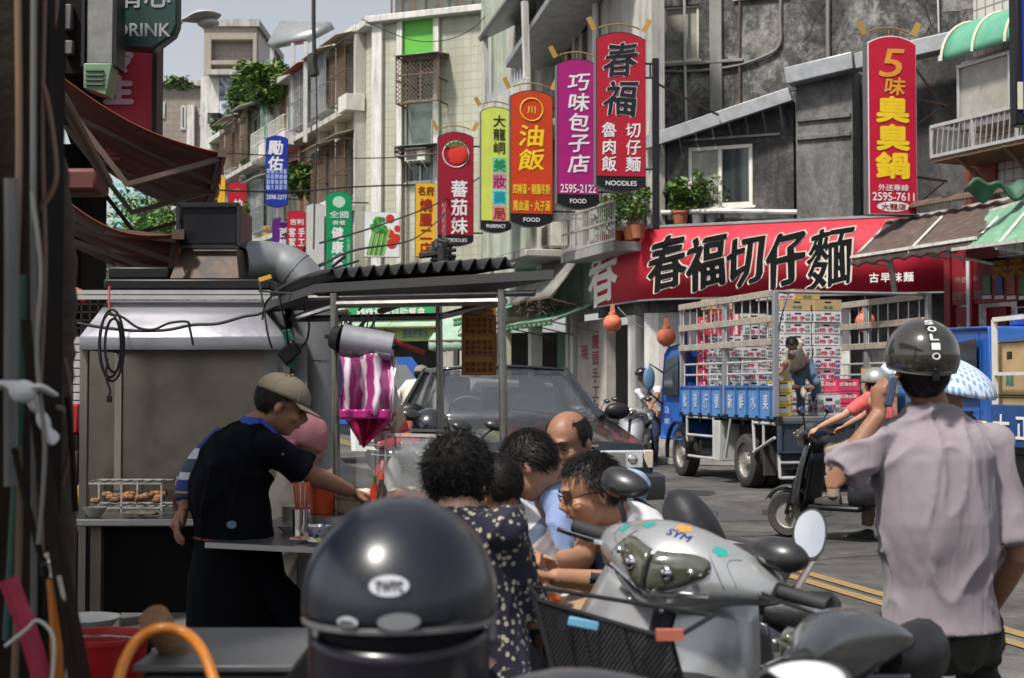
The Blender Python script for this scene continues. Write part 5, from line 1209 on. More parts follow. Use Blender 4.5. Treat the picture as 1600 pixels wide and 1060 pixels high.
# greenhouse: corner points of belt and roof
bf,br,rf,rr_ = (.93,.74,1.0),(-1.75,.72,1.0),(.12,.60,1.47),(-1.05,.58,1.48)
def gp(a,sg): return V((a[1] * sg,a[0],a[2]))
m = L(CAR); NR = 6
m.grid(lambda u,v: V(((-1 + 2 * u) * (.61 - .02 * v),.14 - 1.2 * v,1.475 + .035 * (1 - (2 * u - 1) ** 2) + .015 * sin(pi * v))),10,8); m.obj('roof',carp,CAR,solid=.03)
def curvedpane(a0,a1,b0,b1,bulge,n=10):
 return lambda u,v: (a0.lerp(a1,u)).lerp(b0.lerp(b1,u),v) + V((0,bulge * (1 - (2 * u - 1) ** 2),0))
m = L(CAR); m.grid(curvedpane(gp(bf,1) * 1,gp(bf,-1),gp(rf,1),gp(rf,-1),.1),12,6); m.obj('windscreen',cglass,CAR,solid=.006)
m = L(CAR); m.grid(curvedpane(gp(br,1),gp(br,-1),gp(rr_,1),gp(rr_,-1),-.06),10,5); m.obj('rear_window',cglass,CAR,solid=.006)
for sg in (1,-1):
 m = L(CAR); mid_b,mid_r = V((.745 * sg,-.3,1.0)),V((.6 * sg,-.35,1.47))
 m.quad(gp(bf,sg),mid_b + V((0,.03,0)),mid_r + V((0,.03,0)),gp(rf,sg)); m.quad(mid_b - V((0,.03,0)),gp(br,sg),gp(rr_,sg),mid_r - V((0,.03,0))); m.obj('side_window',cglass,CAR,solid=.006)
 m = L(CAR); m.tube([gp(bf,sg) + V((0,.02,0)),gp(rf,sg) + V((0,0,.01))],.032,8); m.tube([mid_b,mid_r],.03,6); m.tube([gp(br,sg),gp(rr_,sg)],[.07,.045],6); m.tube([gp(rf,sg),mid_r,gp(rr_,sg)],.03,8); m.obj('pillar',carp,CAR)
 m = L(CAR); m.tube([gp(bf,sg) + V((.0,-.05,.015)),mid_b + V((.012 * sg,0,0)),gp(br,sg)],.01,5); m.obj('chrome_strip',chrome,CAR)
 c = V((.95 * sg,.72,1.06)); m = L(CAR); m.ell(c,(.12,.06,.085),nu=14,nv=8); m.bar(c - V((.1 * sg,0,.02)),V((.8 * sg,.72,1.0)),.05); m.obj('side_mirror',plast,CAR)
 # headlamp cluster
 m = L(CAR); m.boxc(V((.56 * sg,2.262,.665)),(.36,.06,.16)); hl = m.obj('headlight',M('headlamp_lens',(.5,.52,.52),.1,var=.25,vs=16,spec=.9,coat=.6),CAR,.012); WM[hl.name] = wm(CAR)
 m = L(CAR); m.boxc(V((.50 * sg,2.295,.665)),(.17,.006,.12)); m.ell(V((.65 * sg,2.29,.665)),(.045,.012,.045)); m.obj('reflector',chrome,hl)
 m = L(CAR); m.boxc(V((.785 * sg,2.24,.665)),(.085,.08,.16)); m.obj('indicator',M('indicator_lens',(.55,.45,.35),.2),CAR,.01)
 m = L(CAR)
 for a in range(9): q = pi * a / 8; m.boxc(V((.868 * sg,1.45 + .38 * cos(q),.33 + .38 * sin(q))),(.02,.18,.04),Matrix.Rotation(q + pi / 2,3,'X'))
 m.obj('wheel_arch',carp,CAR)
m = L(CAR); m.boxc(V((0,2.3,.68)),(.66,.05,.2)); gr = m.obj('grille',plast,CAR,.01); WM[gr.name] = wm(CAR)
m = L(CAR)
for k in range(5): m.boxc(V((0,2.33,.605 + k * .037)),(.62,.012,.01))
m.boxc(V((0,2.335,.79)),(.7,.03,.02)); m.boxc(V((0,2.335,.68)),(.016,.02,.2)); m.obj('grille_bar',chrome,gr)
m = L(CAR); m.tube([V((0,2.2,.83)),V((0,2.2,.9))],.006,5); m.tube([V((.035 * cos(a),2.2,.935 + .035 * sin(a))) for a in [2 * pi * k / 16 for k in range(17)]],.004,4)
for a in (pi / 2,pi / 2 + 2.09,pi / 2 - 2.09): m.tube([V((0,2.2,.935)),V((.035 * cos(a),2.2,.935 + .035 * sin(a)))],.003,4)
m.obj('bonnet_emblem',chrome,CAR)
m = L(CAR); m.loft([[V((x,y + b * (1 - (x / .88) ** 2) * .06,z)) for y,z in ((2.2,.30),(2.40,.32),(2.43,.42),(2.42,.53),(2.2,.55))] for x,b in [(-.88 + 1.76 * k / 12,1) for k in range(13)]]); m.obj('bumper',M('bumper_dark',(.03,.035,.04),.35,var=.1),CAR,.01)
m = L(CAR); m.boxc(V((0,2.5,.44)),(.33,.012,.15)); o = m.obj('number_plate',M('plate_white',(.6,.6,.58),.5),CAR,.004)
m = L(CAR); m.tube([V((.15,.86,1.02)),V((.55,.55,1.10)),V((.62,.8,1.01))],.008,5); m.tube([V((-.45,.84,1.02)),V((.02,.66,1.08))],.008,5); m.obj('wiper',plast,CAR)
m = L(CAR); m.tube([V((.37 + .17 * cos(a),.22 + .06 * sin(a),1.05 + .15 * sin(a))) for a in [2 * pi * k / 20 for k in range(21)]],.014,6,False); m.obj('steering_wheel',M('pale_trim',(.4,.4,.4),.5),CAR)
for x in (-.37,.37): 
 m = L(CAR); m.boxc(V((x,-.35,.9)),(.48,.16,.7)); m.boxc(V((x,-.35,1.32)),(.26,.1,.18)); m.obj('car_seat',M('pale_seat_cover',(.70,.72,.75),.8,var=.2,vs=4),CAR,.05,seg=3)
m = L(CAR); m.box(-.7,.7,.5,.95,.85,1.0); m.obj('dashboard',plast,CAR,.03)
for x in (-.76,.76):
 for y in (1.45,-1.4): wheel(CAR,(x,y,.27),.35,.2,chrome)
# ================================================================ SCOOTERS
silver = M('silver_paint',(.42,.43,.44),.3,.55,var=.08,vs=4,coat=.6,dirt=((.3,.29,.27),.35,14))
def scooter(label,base,head,color,lean=0.,scale=1.,muffs=(),mirrors=(-1,1),turn=0.,fine=False,mh=(.19,0),tall=False,windshield=False,group='scooters in the street',mirror_mat=None,basket=False):
 f = V((head[0],head[1],0)).normalized(); rz = atan2(-f.x,f.y)
 R = Matrix.Rotation(rz,4,'Z') @ Matrix.Rotation(lean,4,'Y')
 t = thing('scooter',label,'scooter',base,group=group,rot=R); Q = wm(t) @ Matrix.Scale(scale,4)
 def B(): return MB(Q)
 n = 16 if fine else 10
 for y in (.62,-.6):
  m = B(); r,h = .215,.05; Mx = Matrix.Translation((0,y,r)) @ Matrix.Rotation(pi / 2,4,'Y')
  m.lathe([(.13,-h * .7),(.19,-h),(.213,-h * .4),(.215,0),(.213,h * .4),(.19,h),(.13,h * .7),(.13,-h * .7)],26,Mx,False); o = m.obj('wheel',rubber,t); WM[o.name] = wm(t)
  m = B(); m.lathe([(.132,-h * .6),(.12,-h * .3),(.05,-h * .25),(.04,-h),(.001,-h),(.001,h),(.04,h),(.05,h * .25),(.12,h * .3),(.132,h * .6)],20,Mx,False); m.obj('rim',rimm,o)
 m = B(); m.grid(lambda u,v: V(((-.07 + .14 * u) * (1 - .3 * abs(2 * v - 1)),.62 + .25 * cos(.5 + 2.3 * v) ,.215 + .25 * sin(.5 + 2.3 * v) + .02 * (1 - (2 * u - 1) ** 2))),6,10); m.obj('front_fender',color,t,solid=.008)
 m = B()
 for x in (-.075,.075): m.tube([V((x,.62,.22)),V((x,.52,.55))],.02,8)
 m.tube([V((0,.52,.5)),V((0,.40,.95))],.03,8); m.obj('fork',plast,t)
 # leg shield
 def shield(u,v):
  a = -1 + 2 * u; wd = [.15,.21,.235,.24,.225,.19][min(5,int(v * 5))] * (1 - (v * 5 % 1)) + [.15,.21,.235,.24,.225,.19,.19][min(6,int(v * 5) + 1)] * (v * 5 % 1)
  return V((a * wd,.46 - .12 * v + .19 * sqrt(max(0,1 - a * a * .96)) * (1 - .35 * v) - .05,.30 + .585 * v))
 m = B(); m.grid(shield,n,14); m.obj('front_shield',color,t,solid=.012)
 m = B(); m.grid(lambda u,v: V(((-1 + 2 * u) * .17,.40 - .08 * v,.30 + .48 * v)),6,6); m.obj('inner_shield',plast,t,solid=.02)
 m = B(); m.boxc(V((0,.12,.30)),(.34,.5,.05)); m.obj('floorboard',plast,t,.02)
 m = B(); m.loft([[V((x * w,y,zc + z * h)) for x,z in [(cos(q),sin(q)) for q in [2 * pi * k / 16 for k in range(16)]]] for y,w,zc,h in ((.02,.08,.42,.12),(-.08,.15,.48,.2),(-.3,.18,.52,.19),(-.6,.17,.58,.15),(-.85,.09,.66,.08),(-.92,.03,.69,.03))]); m.obj('rear_body',color,t)
 m = B(); m.loft([[V((x * w,y,zc + z * h)) for x,z in [(cos(q),max(sin(q),-.5)) for q in [2 * pi * k / 16 for k in range(16)]]] for y,w,zc,h in ((.05,.07,.70,.03),(0,.13,.73,.05),(-.2,.15,.74,.055),(-.38,.14,.765,.06),(-.45,.14,.80,.06),(-.7,.13,.82,.055),(-.8,.06,.82,.03))]); m.obj('seat',M('seat_vinyl',(.02,.02,.021),.45,var=.2,bump=.1,bs=200),t)
 m = B(); m.boxc(V((0,-.45,.3)),(.2,.4,.2)); m.cyl(V((.15,-.3,.28)),V((.17,-.85,.34)),.05,.06); m.obj('engine',M('engine_grey',(.12,.12,.125),.5,.5,var=.3,vs=9),t,.03)
 m = B(); m.ell(V((0,-.9,.66)),(.1,.03,.05)); m.obj('tail_lamp',M('red_lens',(.4,.01,.01),.15,coat=.5),t)
 m = B(); m.tube([V((-.16,-.6,.78)),V((-.16,-.9,.83)),V((.16,-.9,.83)),V((.16,-.6,.78))],.014,7); m.obj('grab_rail',chrome,t)
 # handlebar assembly (turned)
 H = Matrix.Translation((0,.42,.95)) @ Matrix.Rotation(turn,4,'Z'); Hq = Q @ H
 def HB(): return MB(Hq)
 m = HB(); nn = 14 if fine else 10
 secs = []
 for x,yc,zc,ry,rz_ in ((-.245,-.06,-.0,.03,.028),(-.23,-.055,-.0,.045,.04),(-.17,-.035,.005,.065,.055),(-.10,-.005,.0,.09,.085),(0,.015,-.012,.11,.115),(.10,-.005,.0,.09,.085),(.17,-.035,.005,.065,.055),(.23,-.055,0,.045,.04),(.245,-.06,0,.03,.028)):
  secs.append([V((x,yc + ry * cos(q),zc + rz_ * sin(q) + .25 * ry * -cos(q))) for q in [2 * pi * k / 18 for k in range(18)]])
 m.loft(secs); m.obj('handlebar_cowl',color,t,sub=1 if fine else 0)
 m = HB()
 for sg in (1,-1):
  def lens(a,q,sg=sg):
   h_ = .043 * sqrt(max(0,1 - a ** 2.6)) + .002; zc = -.012 + .030 * a ** 1.2 - (.010 * (1 - a)) * (q < 0)
   return V((sg * (.007 + .114 * a),.123 - .058 * a ** 1.4 - .022 * abs(q) ** 3,zc + q * h_))
  m.grid(lambda u,v: lens(u,2 * v - 1),14,10)
 hl = m.obj('headlight',M('scooter_headlamp',(.075,.078,.055),.06,var=.3,vs=25,spec=1.,coat=1.),t,solid=.012); WM[hl.name] = wm(t)
 m = HB()
 for sg in (1,-1): m.ell(V((sg * .05,.122,-.004)),(.016,.008,.016)); m.ell(V((sg * .1,.098,.01)),(.009,.007,.009))
 m.obj('bulb',chrome,hl)
 m = HB(); m.tube([V((x,.118 - .055 * abs(x) / .14,-.066 + .03 * abs(x) / .14)) for x in (-.14,-.1,-.05,0,.05,.1,.14)],.006,5); m.obj('headlight_trim',chrome if fine else plast,t)
 for sg in (-1,1):
  m = HB(); m.tube([V((sg * .22,-.06,0)),V((sg * .245,-.065,0)),V((sg * .25,-.068,0)),V((sg * .36,-.085,-.002)),V((sg * .365,-.085,-.002))],[.017,.017,.019,.018,.021],12); m.obj('grip',M('grip_rubber',(.018,.018,.018),.7,var=.2),t)
  m = HB(); m.tube([V((sg * .215,-.02,-.005)),V((sg * .24,.0,-.008)),V((sg * .34,-.018,-.012)),V((sg * .375,-.03,-.012))],[.008,.007,.006,.008],8); m.obj('brake_lever',chrome,t)
  if sg in mirrors:
   b_ = V((sg * .2,-.05,.03)); e = V((sg * (.27 + mh[1]),-.06,mh[0] if sg > 0 or len(mh) < 3 else mh[2])); m = HB(); m.tube(catm([b_,b_ + V((0,0,mh[0] * .3)),b_ + V((sg * .02,0,mh[0] * .6)),e],4),.007,8); mr = m.obj('mirror',plast,t); WM[mr.name] = wm(t)
   rx,rz_ = (.053,.086) if tall else (.070,.038); ce = e + V((sg * .02,.0,.03)); TL = Matrix.Rotation(-.42,3,'X'); m = HB(); m.loft([[ce + TL @ V((rx * k * cos(q),y,rz_ * k * sin(q) * (1 + .12 * cos(q) * sg))) for q in [2 * pi * j / 24 for j in range(24)]] for y,k in ((-.016,.97),(-.018,1.0),(-.006,1.0),(.012,.88),(.028,.62),(.038,.2))]); m.obj('mirror_shell',M('mirror_shell_black',(.02,.02,.022),.35,coat=.2),mr)
   m = HB(); m.loft([[ce + TL @ V((rx * k * cos(q),y,rz_ * k * sin(q) * (1 + .12 * cos(q) * sg))) for q in [2 * pi * j / 24 for j in range(24)]] for y,k in ((-.0175,.9),(-.0195,.88),(-.0205,.5),(-.021,.02))]); m.obj('mirror_glass',M('mirror_silver',(.85,.87,.88),.04,1.,var=0),mr)
  if sg in muffs:
   m = HB(); m.loft([[V((sg * x,-.05 + ry * cos(q),-.03 + rz_ * sin(q))) for q in [2 * pi * k / 14 for k in range(14)]] for x,ry,rz_ in ((.18,.04,.04),(.24,.06,.065),(.32,.07,.08),(.38,.072,.085),(.41,.05,.06))]); m.obj('hand_muff',M('muff_vinyl',(.012,.012,.014),.5,var=.3,vs=8,bump=.2,bs=20),t)
 return t,Q,Hq
# ================================================================ LEFT SIDE : WALL, AWNINGS, SIGN BRACKETS
WL = Plane((-.25,1.0),(-.25 - .33 * 24,25.0))        # line of the left shopfronts
WL.n = -WL.n if WL.n.x < 0 else WL.n
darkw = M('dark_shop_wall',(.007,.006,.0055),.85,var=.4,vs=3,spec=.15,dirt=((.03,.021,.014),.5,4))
brownw = M('brown_wood_post',(.016,.010,.006),.8,var=.35,vs=8,bump=.4,bs=30,spec=.15,dirt=((.02,.018,.016),.6,5),streak=True)
t = thing('shophouse','dark shopfront wall with brown posts along the left border','building',(-1.2,3,0))
def wl(y,dx=0.): return V((-.25 - .33 * (y - 1) + dx,y,0))
m = MB(); a,b = wl(8.6,-.5),wl(12,-.62)
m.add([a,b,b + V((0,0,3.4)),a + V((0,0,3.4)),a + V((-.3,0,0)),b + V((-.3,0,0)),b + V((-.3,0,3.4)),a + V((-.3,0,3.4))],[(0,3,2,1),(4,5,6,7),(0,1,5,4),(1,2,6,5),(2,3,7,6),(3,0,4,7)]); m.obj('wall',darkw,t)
m = MB(); a,b = wl(-2,-.3),wl(6.2,.62); m.add([V((-3.6,-2.5,3.1)),V((-1.3,-2.5,3.1)),V((-1.75,5.9,3.1)),V((-4.2,5.9,3.1)),V((-3.6,-2.5,3.3)),V((-1.3,-2.5,3.3)),V((-1.75,5.9,3.3)),V((-4.2,5.9,3.3))],[(0,3,2,1),(4,5,6,7),(0,1,5,4),(1,2,6,5),(2,3,7,6),(3,0,4,7)]); m.obj('unseen_shade_slab',darkw,t)  # unseen slab added overhead to shade the vendor and stall
for px,w_,D,mt in ((6,.06,2.6,brownw),(40,.07,2.75,darkw)):
 x = P(px,600,D).x; m = MB(); m.box(x - w_ / 2,x + w_ / 2,D,D + .12,0,3.09); m.obj('post',mt,t,.008)
t = thing('shop_header','dark shop header and shutter box between the two left awnings','building',P(100,400,12))
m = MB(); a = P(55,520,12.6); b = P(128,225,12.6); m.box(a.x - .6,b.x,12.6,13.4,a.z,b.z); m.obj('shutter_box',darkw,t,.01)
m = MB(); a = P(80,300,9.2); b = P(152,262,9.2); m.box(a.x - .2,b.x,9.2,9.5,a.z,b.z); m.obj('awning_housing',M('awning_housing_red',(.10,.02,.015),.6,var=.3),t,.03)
# second floor bay with fittings at the top left
t = thing('balcony_bay','dark upper bay with small window and fittings at the top left','building',P(120,60,11))
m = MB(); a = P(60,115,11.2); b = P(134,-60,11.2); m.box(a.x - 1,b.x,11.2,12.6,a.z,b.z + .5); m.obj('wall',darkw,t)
for (x0,y0,x1,y1,mt) in ((95,5,110,45,'steel_grey'),(97,62,112,84,'steel_grey'),(60,10,84,90,'dim')):
 a = P(x0,y1,11.1); b = P(x1,y0,11.1); m = MB(); m.box(a.x,b.x,11.12,11.199,a.z,b.z); m.obj('meter_box',M(mt,(.10,.10,.10),.5,var=.3),t,.01)
t = thing('sign_box','flat grey metal sign side hanging left of the green drink sign','sign',P(157,100,10.6)); a = P(134,100,10.6); b = P(178,-60,10.6)
m = MB(); m.box(a.x,b.x,10.6,10.8,a.z,b.z); m.obj('sign_case',M('weathered_zinc',(.20,.20,.19),.5,.4,var=.3,vs=6,dirt=((.08,.08,.075),.6,5),streak=True),t,.01)
m = MB()
for dx in (-.004,.0): m.box(a.x - .03,a.x - .005,10.58,10.82,a.z - .02,b.z); m.box(b.x + .005,b.x + .03,10.58,10.82,a.z - .02,b.z); break
m.obj('sign_rim',blacks,t)
t = thing('vent_box','pale green louvred box under the grey metal sign side','vent',P(155,150,10.6)); a = P(133,140,10.6); b = P(178,101,10.6)
m = MB(); m.prism([(a.x + .0,a.z),(b.x - .04,a.z - .06),(b.x,b.z),(a.x,b.z)],-10.75,-10.55,Matrix(((1,0,0,0),(0,0,-1,0),(0,1,0,0),(0,0,0,1)))); m.obj('vent_case',M('pale_green_metal',(.14,.22,.13),.5,var=.2),t,.01)
for k in range(4): m = MB(); m.box(a.x + .02,b.x - .06,10.53,10.548,a.z + .02 + k * .035,a.z + .032 + k * .035); m.obj('louvre',M('louvre_green',(.08,.13,.08),.5),t)
def quadawn(label,wn_,tn,wf,tf,mat,arm,D2=None):
 t = thing('retractable_awning',label,'awning',(wn_ + tf) / 2,group='retractable awnings on the left shopfronts'); m = MB()
 def f(u,v):
  p = (wn_.lerp(tn,u)).lerp(wf.lerp(tf,u),v); return p - V((0,0,.10 * sin(pi * u) + .015 * sin(v * 40) * u))
 m.grid(f,14,36); m.obj('canvas',mat,t,solid=.006)
 m = MB()
 for k in range(60):
  p = tn.lerp(tf,k / 60); q = tn.lerp(tf,(k + .75) / 60); l = .16 * random.uniform(.4,1.25); m.add([p,q,q - V((random.uniform(-.02,.02),0,l)),p - V((0,.01,l * random.uniform(.7,1.1)))],[(0,1,2,3)])
 m.obj('tattered_valance',mat,t)
 m = MB(); m.bar(tn,tf,.06,.05); m.bar(wn_,wf,.07,.07)
 for v in (.03,.5,.97):
  a_ = wn_.lerp(wf,v) - V((0,0,.1)); b_ = tn.lerp(tf,v) - V((0,0,.02)); e = a_.lerp(b_,.45) - V((0,0,.52 * arm)) + (wf - wn_) * .02
  m.bar(a_,e,.05,.04); m.bar(e,b_,.045,.035)
 for v in (.25,.75): m.bar(wn_.lerp(wf,v) - V((0,0,.12)),tn.lerp(tf,v) - V((0,0,.1)),.035,.03)
 m.obj('folding_arm',M('awning_arm',(.12,.085,.065),.5,.4,var=.2),t)
 return t
redcan = M('red_brown_canvas',(.20,.028,.012),.75,var=.3,vs=4,dirt=((.12,.05,.03),.6,5)); redcan.node_tree.nodes['Principled BSDF'].inputs['Subsurface Weight'].default_value = 0
sdv = V((-.243,.97,0))
wn_ = P(78,106,10); tn = P(347,240,10)
quadawn('long red brown awning reaching from the top left to the fan box',wn_,tn,wn_ + V((-.87,3.5,0)),tn + V((-.85,3.5,0)),redcan,.9)
wn_ = P(70,284,7); tn = P(278,366,7)
quadawn('lower dark brown awning ending behind the black fan box',wn_,tn,wn_ + V((-.5,2,0)),tn + V((-.5,2,0)),M('dark_brown_canvas',(.12,.028,.016),.8,var=.3,vs=4),.1)
m = MB(); m.tube(catm([P(40,60,4),P(60,105,4.2),P(100,160,4.6),P(135,225,5),P(168,285,5.4)],4),.022,8); tag(m.obj('support_pole',M('brown_pole',(.14,.085,.055),.7,var=.3)),'slanted brown pole crossing in front of the red awning','pole')
# rolled tarp, pipes and cords hanging on the left post
t = thing('rolled_tarp','long rolled brown tarp tied upright at the left border','tarp',P(80,1000,2.9)); m = MB()
pts = [P(85,205,2.9),P(92,330,2.9),P(88,480,2.9),P(85,560,2.9),P(80,640,2.9),P(86,760,2.9),P(84,1080,2.9)]
m.tube(catm(pts,8),[x for x in [.012 + .028 * min(1,k / 14) + .003 * sin(k * 1.7) for k in range(49)]],14); m.obj('roll',M('tarp_brown',(.045,.030,.021),.8,var=.35,vs=10,bump=.5,bs=25,streak=True),t)
m = MB(); m.tube([P(60 + 6 * k,640 + 3 * sin(k),2.83) for k in range(8)],.006,6); m.obj('tie',M('dirty_string',(.3,.27,.22),.8),t)
clt = M('knotted_cloth',(.62,.62,.63),.85,var=.12,vs=12,bump=.3)
t = thing('white_cloth_strip','white cloth strip knotted round the post at the left border','cloth',P(40,620,2.5)); m = MB()
m.tube(catm([P(-30,612,2.5),P(10,600,2.48),P(38,612,2.45),P(60,640,2.47),P(72,668,2.47),P(86,690,2.48)],6),[.012 + .008 * abs(sin(k * .5)) for k in range(31)],10,flat=.45)
m.tube(catm([P(38,612,2.44),P(60,605,2.44),P(88,618,2.46)],6),[.014,.013,.012,.012,.012,.013,.014,.014,.013,.011,.01,.009,.008],10,flat=.45); m.obj('strip',clt,t)
m = MB(); m.ell(P(36,612,2.44),(.024,.02,.02)); m.obj('knot',clt,t)
pipeg = M('green_hose',(.02,.09,.06),.5,var=.2); greyp = M('grey_pipe',(.13,.13,.13),.5,var=.2)
def ltube(name,label,cat,pts,r,mat,n=8):
 m = MB(); m.tube(catm([P(*p) for p in pts],5),r,n); return tag(m.obj(name,mat),label,cat)
ltube('pipe','grey plastic pipe end standing at the far left border','pipe',[(17,280,2.55),(18,400,2.55),(17,600,2.55),(17,760,2.55)],.013,greyp)
ltube('pipe','thin grey conduit running the full height of the left post','pipe',[(53,-20,2.6),(52,300,2.6),(53,700,2.6),(52,1100,2.6)],.006,greyp)
ltube('hose','dark green hose running down beside the grey pipe','hose',[(36,430,2.6),(32,600,2.6),(24,760,2.6),(10,1000,2.6)],.008,pipeg)
ltube('cable','pale brown cable looping from the top border towards the awning','cable',[(42,-20,2.7),(38,50,2.7),(52,100,2.7),(72,150,2.7),(86,240,2.7),(85,290,2.7),(60,330,2.7),(30,360,2.7),(18,400,2.7)],.0055,M('brown_cable',(.2,.12,.07),.6))
ltube('cable','second pale brown cable crossing the first near the top left','cable',[(90,-20,2.8),(80,60,2.8),(68,130,2.8),(62,190,2.8)],.007,M('brown_cable'))
for k,(pts,r,lb) in enumerate((([(40,500,2.5),(52,620,2.5),(75,800,2.5),(118,1080,2.4)],.010,'long brown stick leaning from the cloth knot to the bottom'),
         ([(62,640,2.6),(72,740,2.6),(92,860,2.5),(135,1080,2.4)],.013,'thicker brown broom handle leaning beside the orange hose'),
         ([(105,620,2.7),(112,690,2.7),(118,800,2.7)],.006,'short thin stick right of the rolled tarp'),
         ([(22,700,2.5),(40,780,2.5),(72,900,2.5)],.006,'thin rod crossing the long stick at the left'))):
 ltube('broom_handle',lb,'stick',pts,r,brownw)
ltube('umbrella','folded crimson umbrella leaning at the bottom left','umbrella',[(12,905,2.4),(30,950,2.4),(48,1000,2.4),(70,1075,2.4)],.017,M('crimson_fabric',(.35,.015,.05),.6,var=.25,vs=20))
ltube('pole','orange pole upright under the tap at the bottom left','pole',[(82,905,2.5),(86,960,2.5),(90,1075,2.5)],.011,M('orange_pole',(.55,.17,.015),.5,var=.15))
ltube('hose','thin white hose hanging in a loop beside the orange pole','hose',[(92,900,2.45),(104,960,2.45),(108,1010,2.45),(104,1075,2.45)],.004,white_paint)
ltube('cable','thin white cord crossing the crimson umbrella','cable',[(8,1010,2.35),(40,985,2.35),(60,970,2.35),(84,1000,2.35),(80,1075,2.35)],.003,white_paint)
t = thing('tap','small metal tap above the orange pole at the bottom left','tap',P(80,890,2.5)); m = MB(); m.tube(catm([P(64,880,2.5),P(78,878,2.5),P(84,888,2.5),P(84,902,2.5)],4),.008,8); m.obj('spout',chrome,t)
m = MB(); m.tube([P(70,868,2.5),P(82,862,2.5)],.005,6); m.cyl(P(76,865,2.5),P(77,878,2.5),.005); m.obj('handle',chrome,t)
ltube('hose','thick orange garden hose arching at the bottom left','hose',[(180,1090,2.3),(192,1040,2.35),(215,1000,2.4),(252,982,2.4),(290,990,2.4),(318,1020,2.35),(338,1075,2.3)],.0095,M('orange_hose',(.62,.20,.015),.4,var=.15,vs=10,coat=.3),12)
t = thing('bucket','red plastic bucket at the bottom left','bucket',(P(155,1040,3.7).x,3.7,.45)); c = P(158,1060,3.7); m = MB()
m.lathe([(.085,-.16),(.088,-.155),(.118,.10),(.124,.10),(.124,.112),(.114,.112),(.086,-.14),(.001,-.145)],28,Matrix.Translation(c)); m.obj('bucket_body',M('red_plastic',(.40,.008,.012),.4,var=.1,coat=.2),t)
m = MB(); m.tube([c + V((.118 * cos(a),.118 * sin(a) * .4 - .05,.105 - .02 * sin(a))) for a in [pi + pi * k / 12 for k in range(13)]],.003,5); m.obj('bucket_handle',chrome,t)
t = thing('plinth','concrete block under the red bucket','block',(c.x,c.y,0)); m = MB(); m.box(c.x - .25,c.x + .2,c.y - .2,c.y + .2,0,c.z - .165); m.obj('block',concrete,t,.02)
t = thing('bowl_stack','white enamel basin behind the red bucket','basin',P(135,975,4.3)); c = P(133,975,4.3); m = MB(); m.lathe([(.05,-.05),(.1,.02),(.105,.02),(.05,-.04),(.001,-.04)],22,Matrix.Translation(c)); m.obj('basin',white_paint,t)
t = thing('work_stool','low dark stool carrying the white basin','stool',(c.x,c.y,0)); m = MB(); m.box(c.x - .18,c.x + .18,c.y - .15,c.y + .15,c.z - .09,c.z - .052); m.obj('seat',darkw,t)
for sx in (-1,1):
 for sy in (-1,1): m = MB(); m.box(c.x + sx * .15 - .015,c.x + sx * .15 + .015,c.y + sy * .12 - .015,c.y + sy * .12 + .015,0,c.z - .09); m.obj('leg',darkw,t)
t = thing('log','short pale log end lying behind the orange hose','log',P(265,975,2.9)); m = MB(); m.cyl(P(240,965,2.8),P(282,1030,2.9),.03,.028,16); m.obj('bark',M('log_bark',(.30,.17,.09),.85,var=.25,vs=15,bump=.3),t)
t = thing('metal_trolley','grey metal trolley top at the bottom left of the dark helmet','trolley',(P(380,1030,3.0).x,3.0,0)); a = P(285,1000,3.1); b = P(490,1000,3.1)
m = MB(); m.box(a.x,b.x,2.75,3.15,a.z - .2,a.z); m.obj('body',M('dull_zinc',(.06,.062,.065),.4,.6,var=.25,vs=6),t,.012)
m = MB(); m.box(a.x - .012,b.x + .012,2.735,3.165,a.z + .001,a.z + .016); m.box(a.x,b.x,2.735,2.748,a.z - .06,a.z - .045); m.obj('rim',M('dull_rim',(.16,.16,.165),.4,.5),t,.004)
for x in (a.x + .03,b.x - .03): m = MB(); m.box(x - .015,x + .015,2.8,2.83,0,a.z - .2); m.obj('leg',darkiron,t)
# patterned floor tiles seen under the stove
for i in range(4):
 for j in range(5):
  c = V((-1.95 + i * .31 ,6.35 + j * .31,.0)); m = MB(); m.box(c.x - .15,c.x + .15,c.y - .15,c.y + .15,.004,.016); o = m.obj('floor_tile',M('floor_tile_%d' % ((i + j) % 3),[(.16,.07,.06),(.25,.24,.22),(.07,.09,.13)][(i + j) % 3],.5,var=.3,vs=12),None,.003); tag(o,kind='structure')
# ================================================================ STOVE WITH HOOD
stain = M('stainless_steel',(.40,.40,.41),.30,.9,var=.12,vs=3,bump=.12,bs=7,dirt=((.22,.19,.15),.5,3))
stainb = M('greasy_stainless',(.21,.195,.165),.24,.97,var=.3,vs=1.1,bump=.06,bs=3,dirt=((.08,.065,.05),.7,1.2))
hoodm = M('hood_sheet_metal',(.28,.28,.31),.36,.7,var=.08,vs=3,bump=.3,bs=5)
ST = thing('cooking_stall','stainless steel cooking stall with a wide hood and greasy back plate','stall',(-1.65,7.1,0))
def X(px,D): return P(px,605,D).x
def Zp(py,D): return P(800,py,D).z
D0,D1 = 6.8,7.55
zl,zm,zt2 = Zp(547,D0),Zp(527,D0),Zp(470,7.0)
xl,xr = X(124,D0),X(450,D0); tl_,tr_ = X(168,7.0),X(404,7.0)
m = MB(); m.loft([[V((xl,D0,zm)),V((xr,D0,zm)),V((xr,D1,zm)),V((xl,D1,zm))],[V((tl_,7.0,zt2)),V((tr_,7.0,zt2)),V((tr_,D1,zt2)),V((tl_,D1,zt2))]],False,smooth=False)
m.loft([[V((xl,D0,zl)),V((xr,D0,zl)),V((xr,D1,zl)),V((xl,D1,zl))],[V((xl,D0,zm)),V((xr,D0,zm)),V((xr,D1,zm)),V((xl,D1,zm))]],False,smooth=False)
m.obj('hood',hoodm,ST,.012,solid=.006)
m = MB()
for py in (457,465): z = Zp(py,6.95); m.bar(V((X(118,6.95),6.95,z)),V((X(422,6.95),6.95,z)),.02)
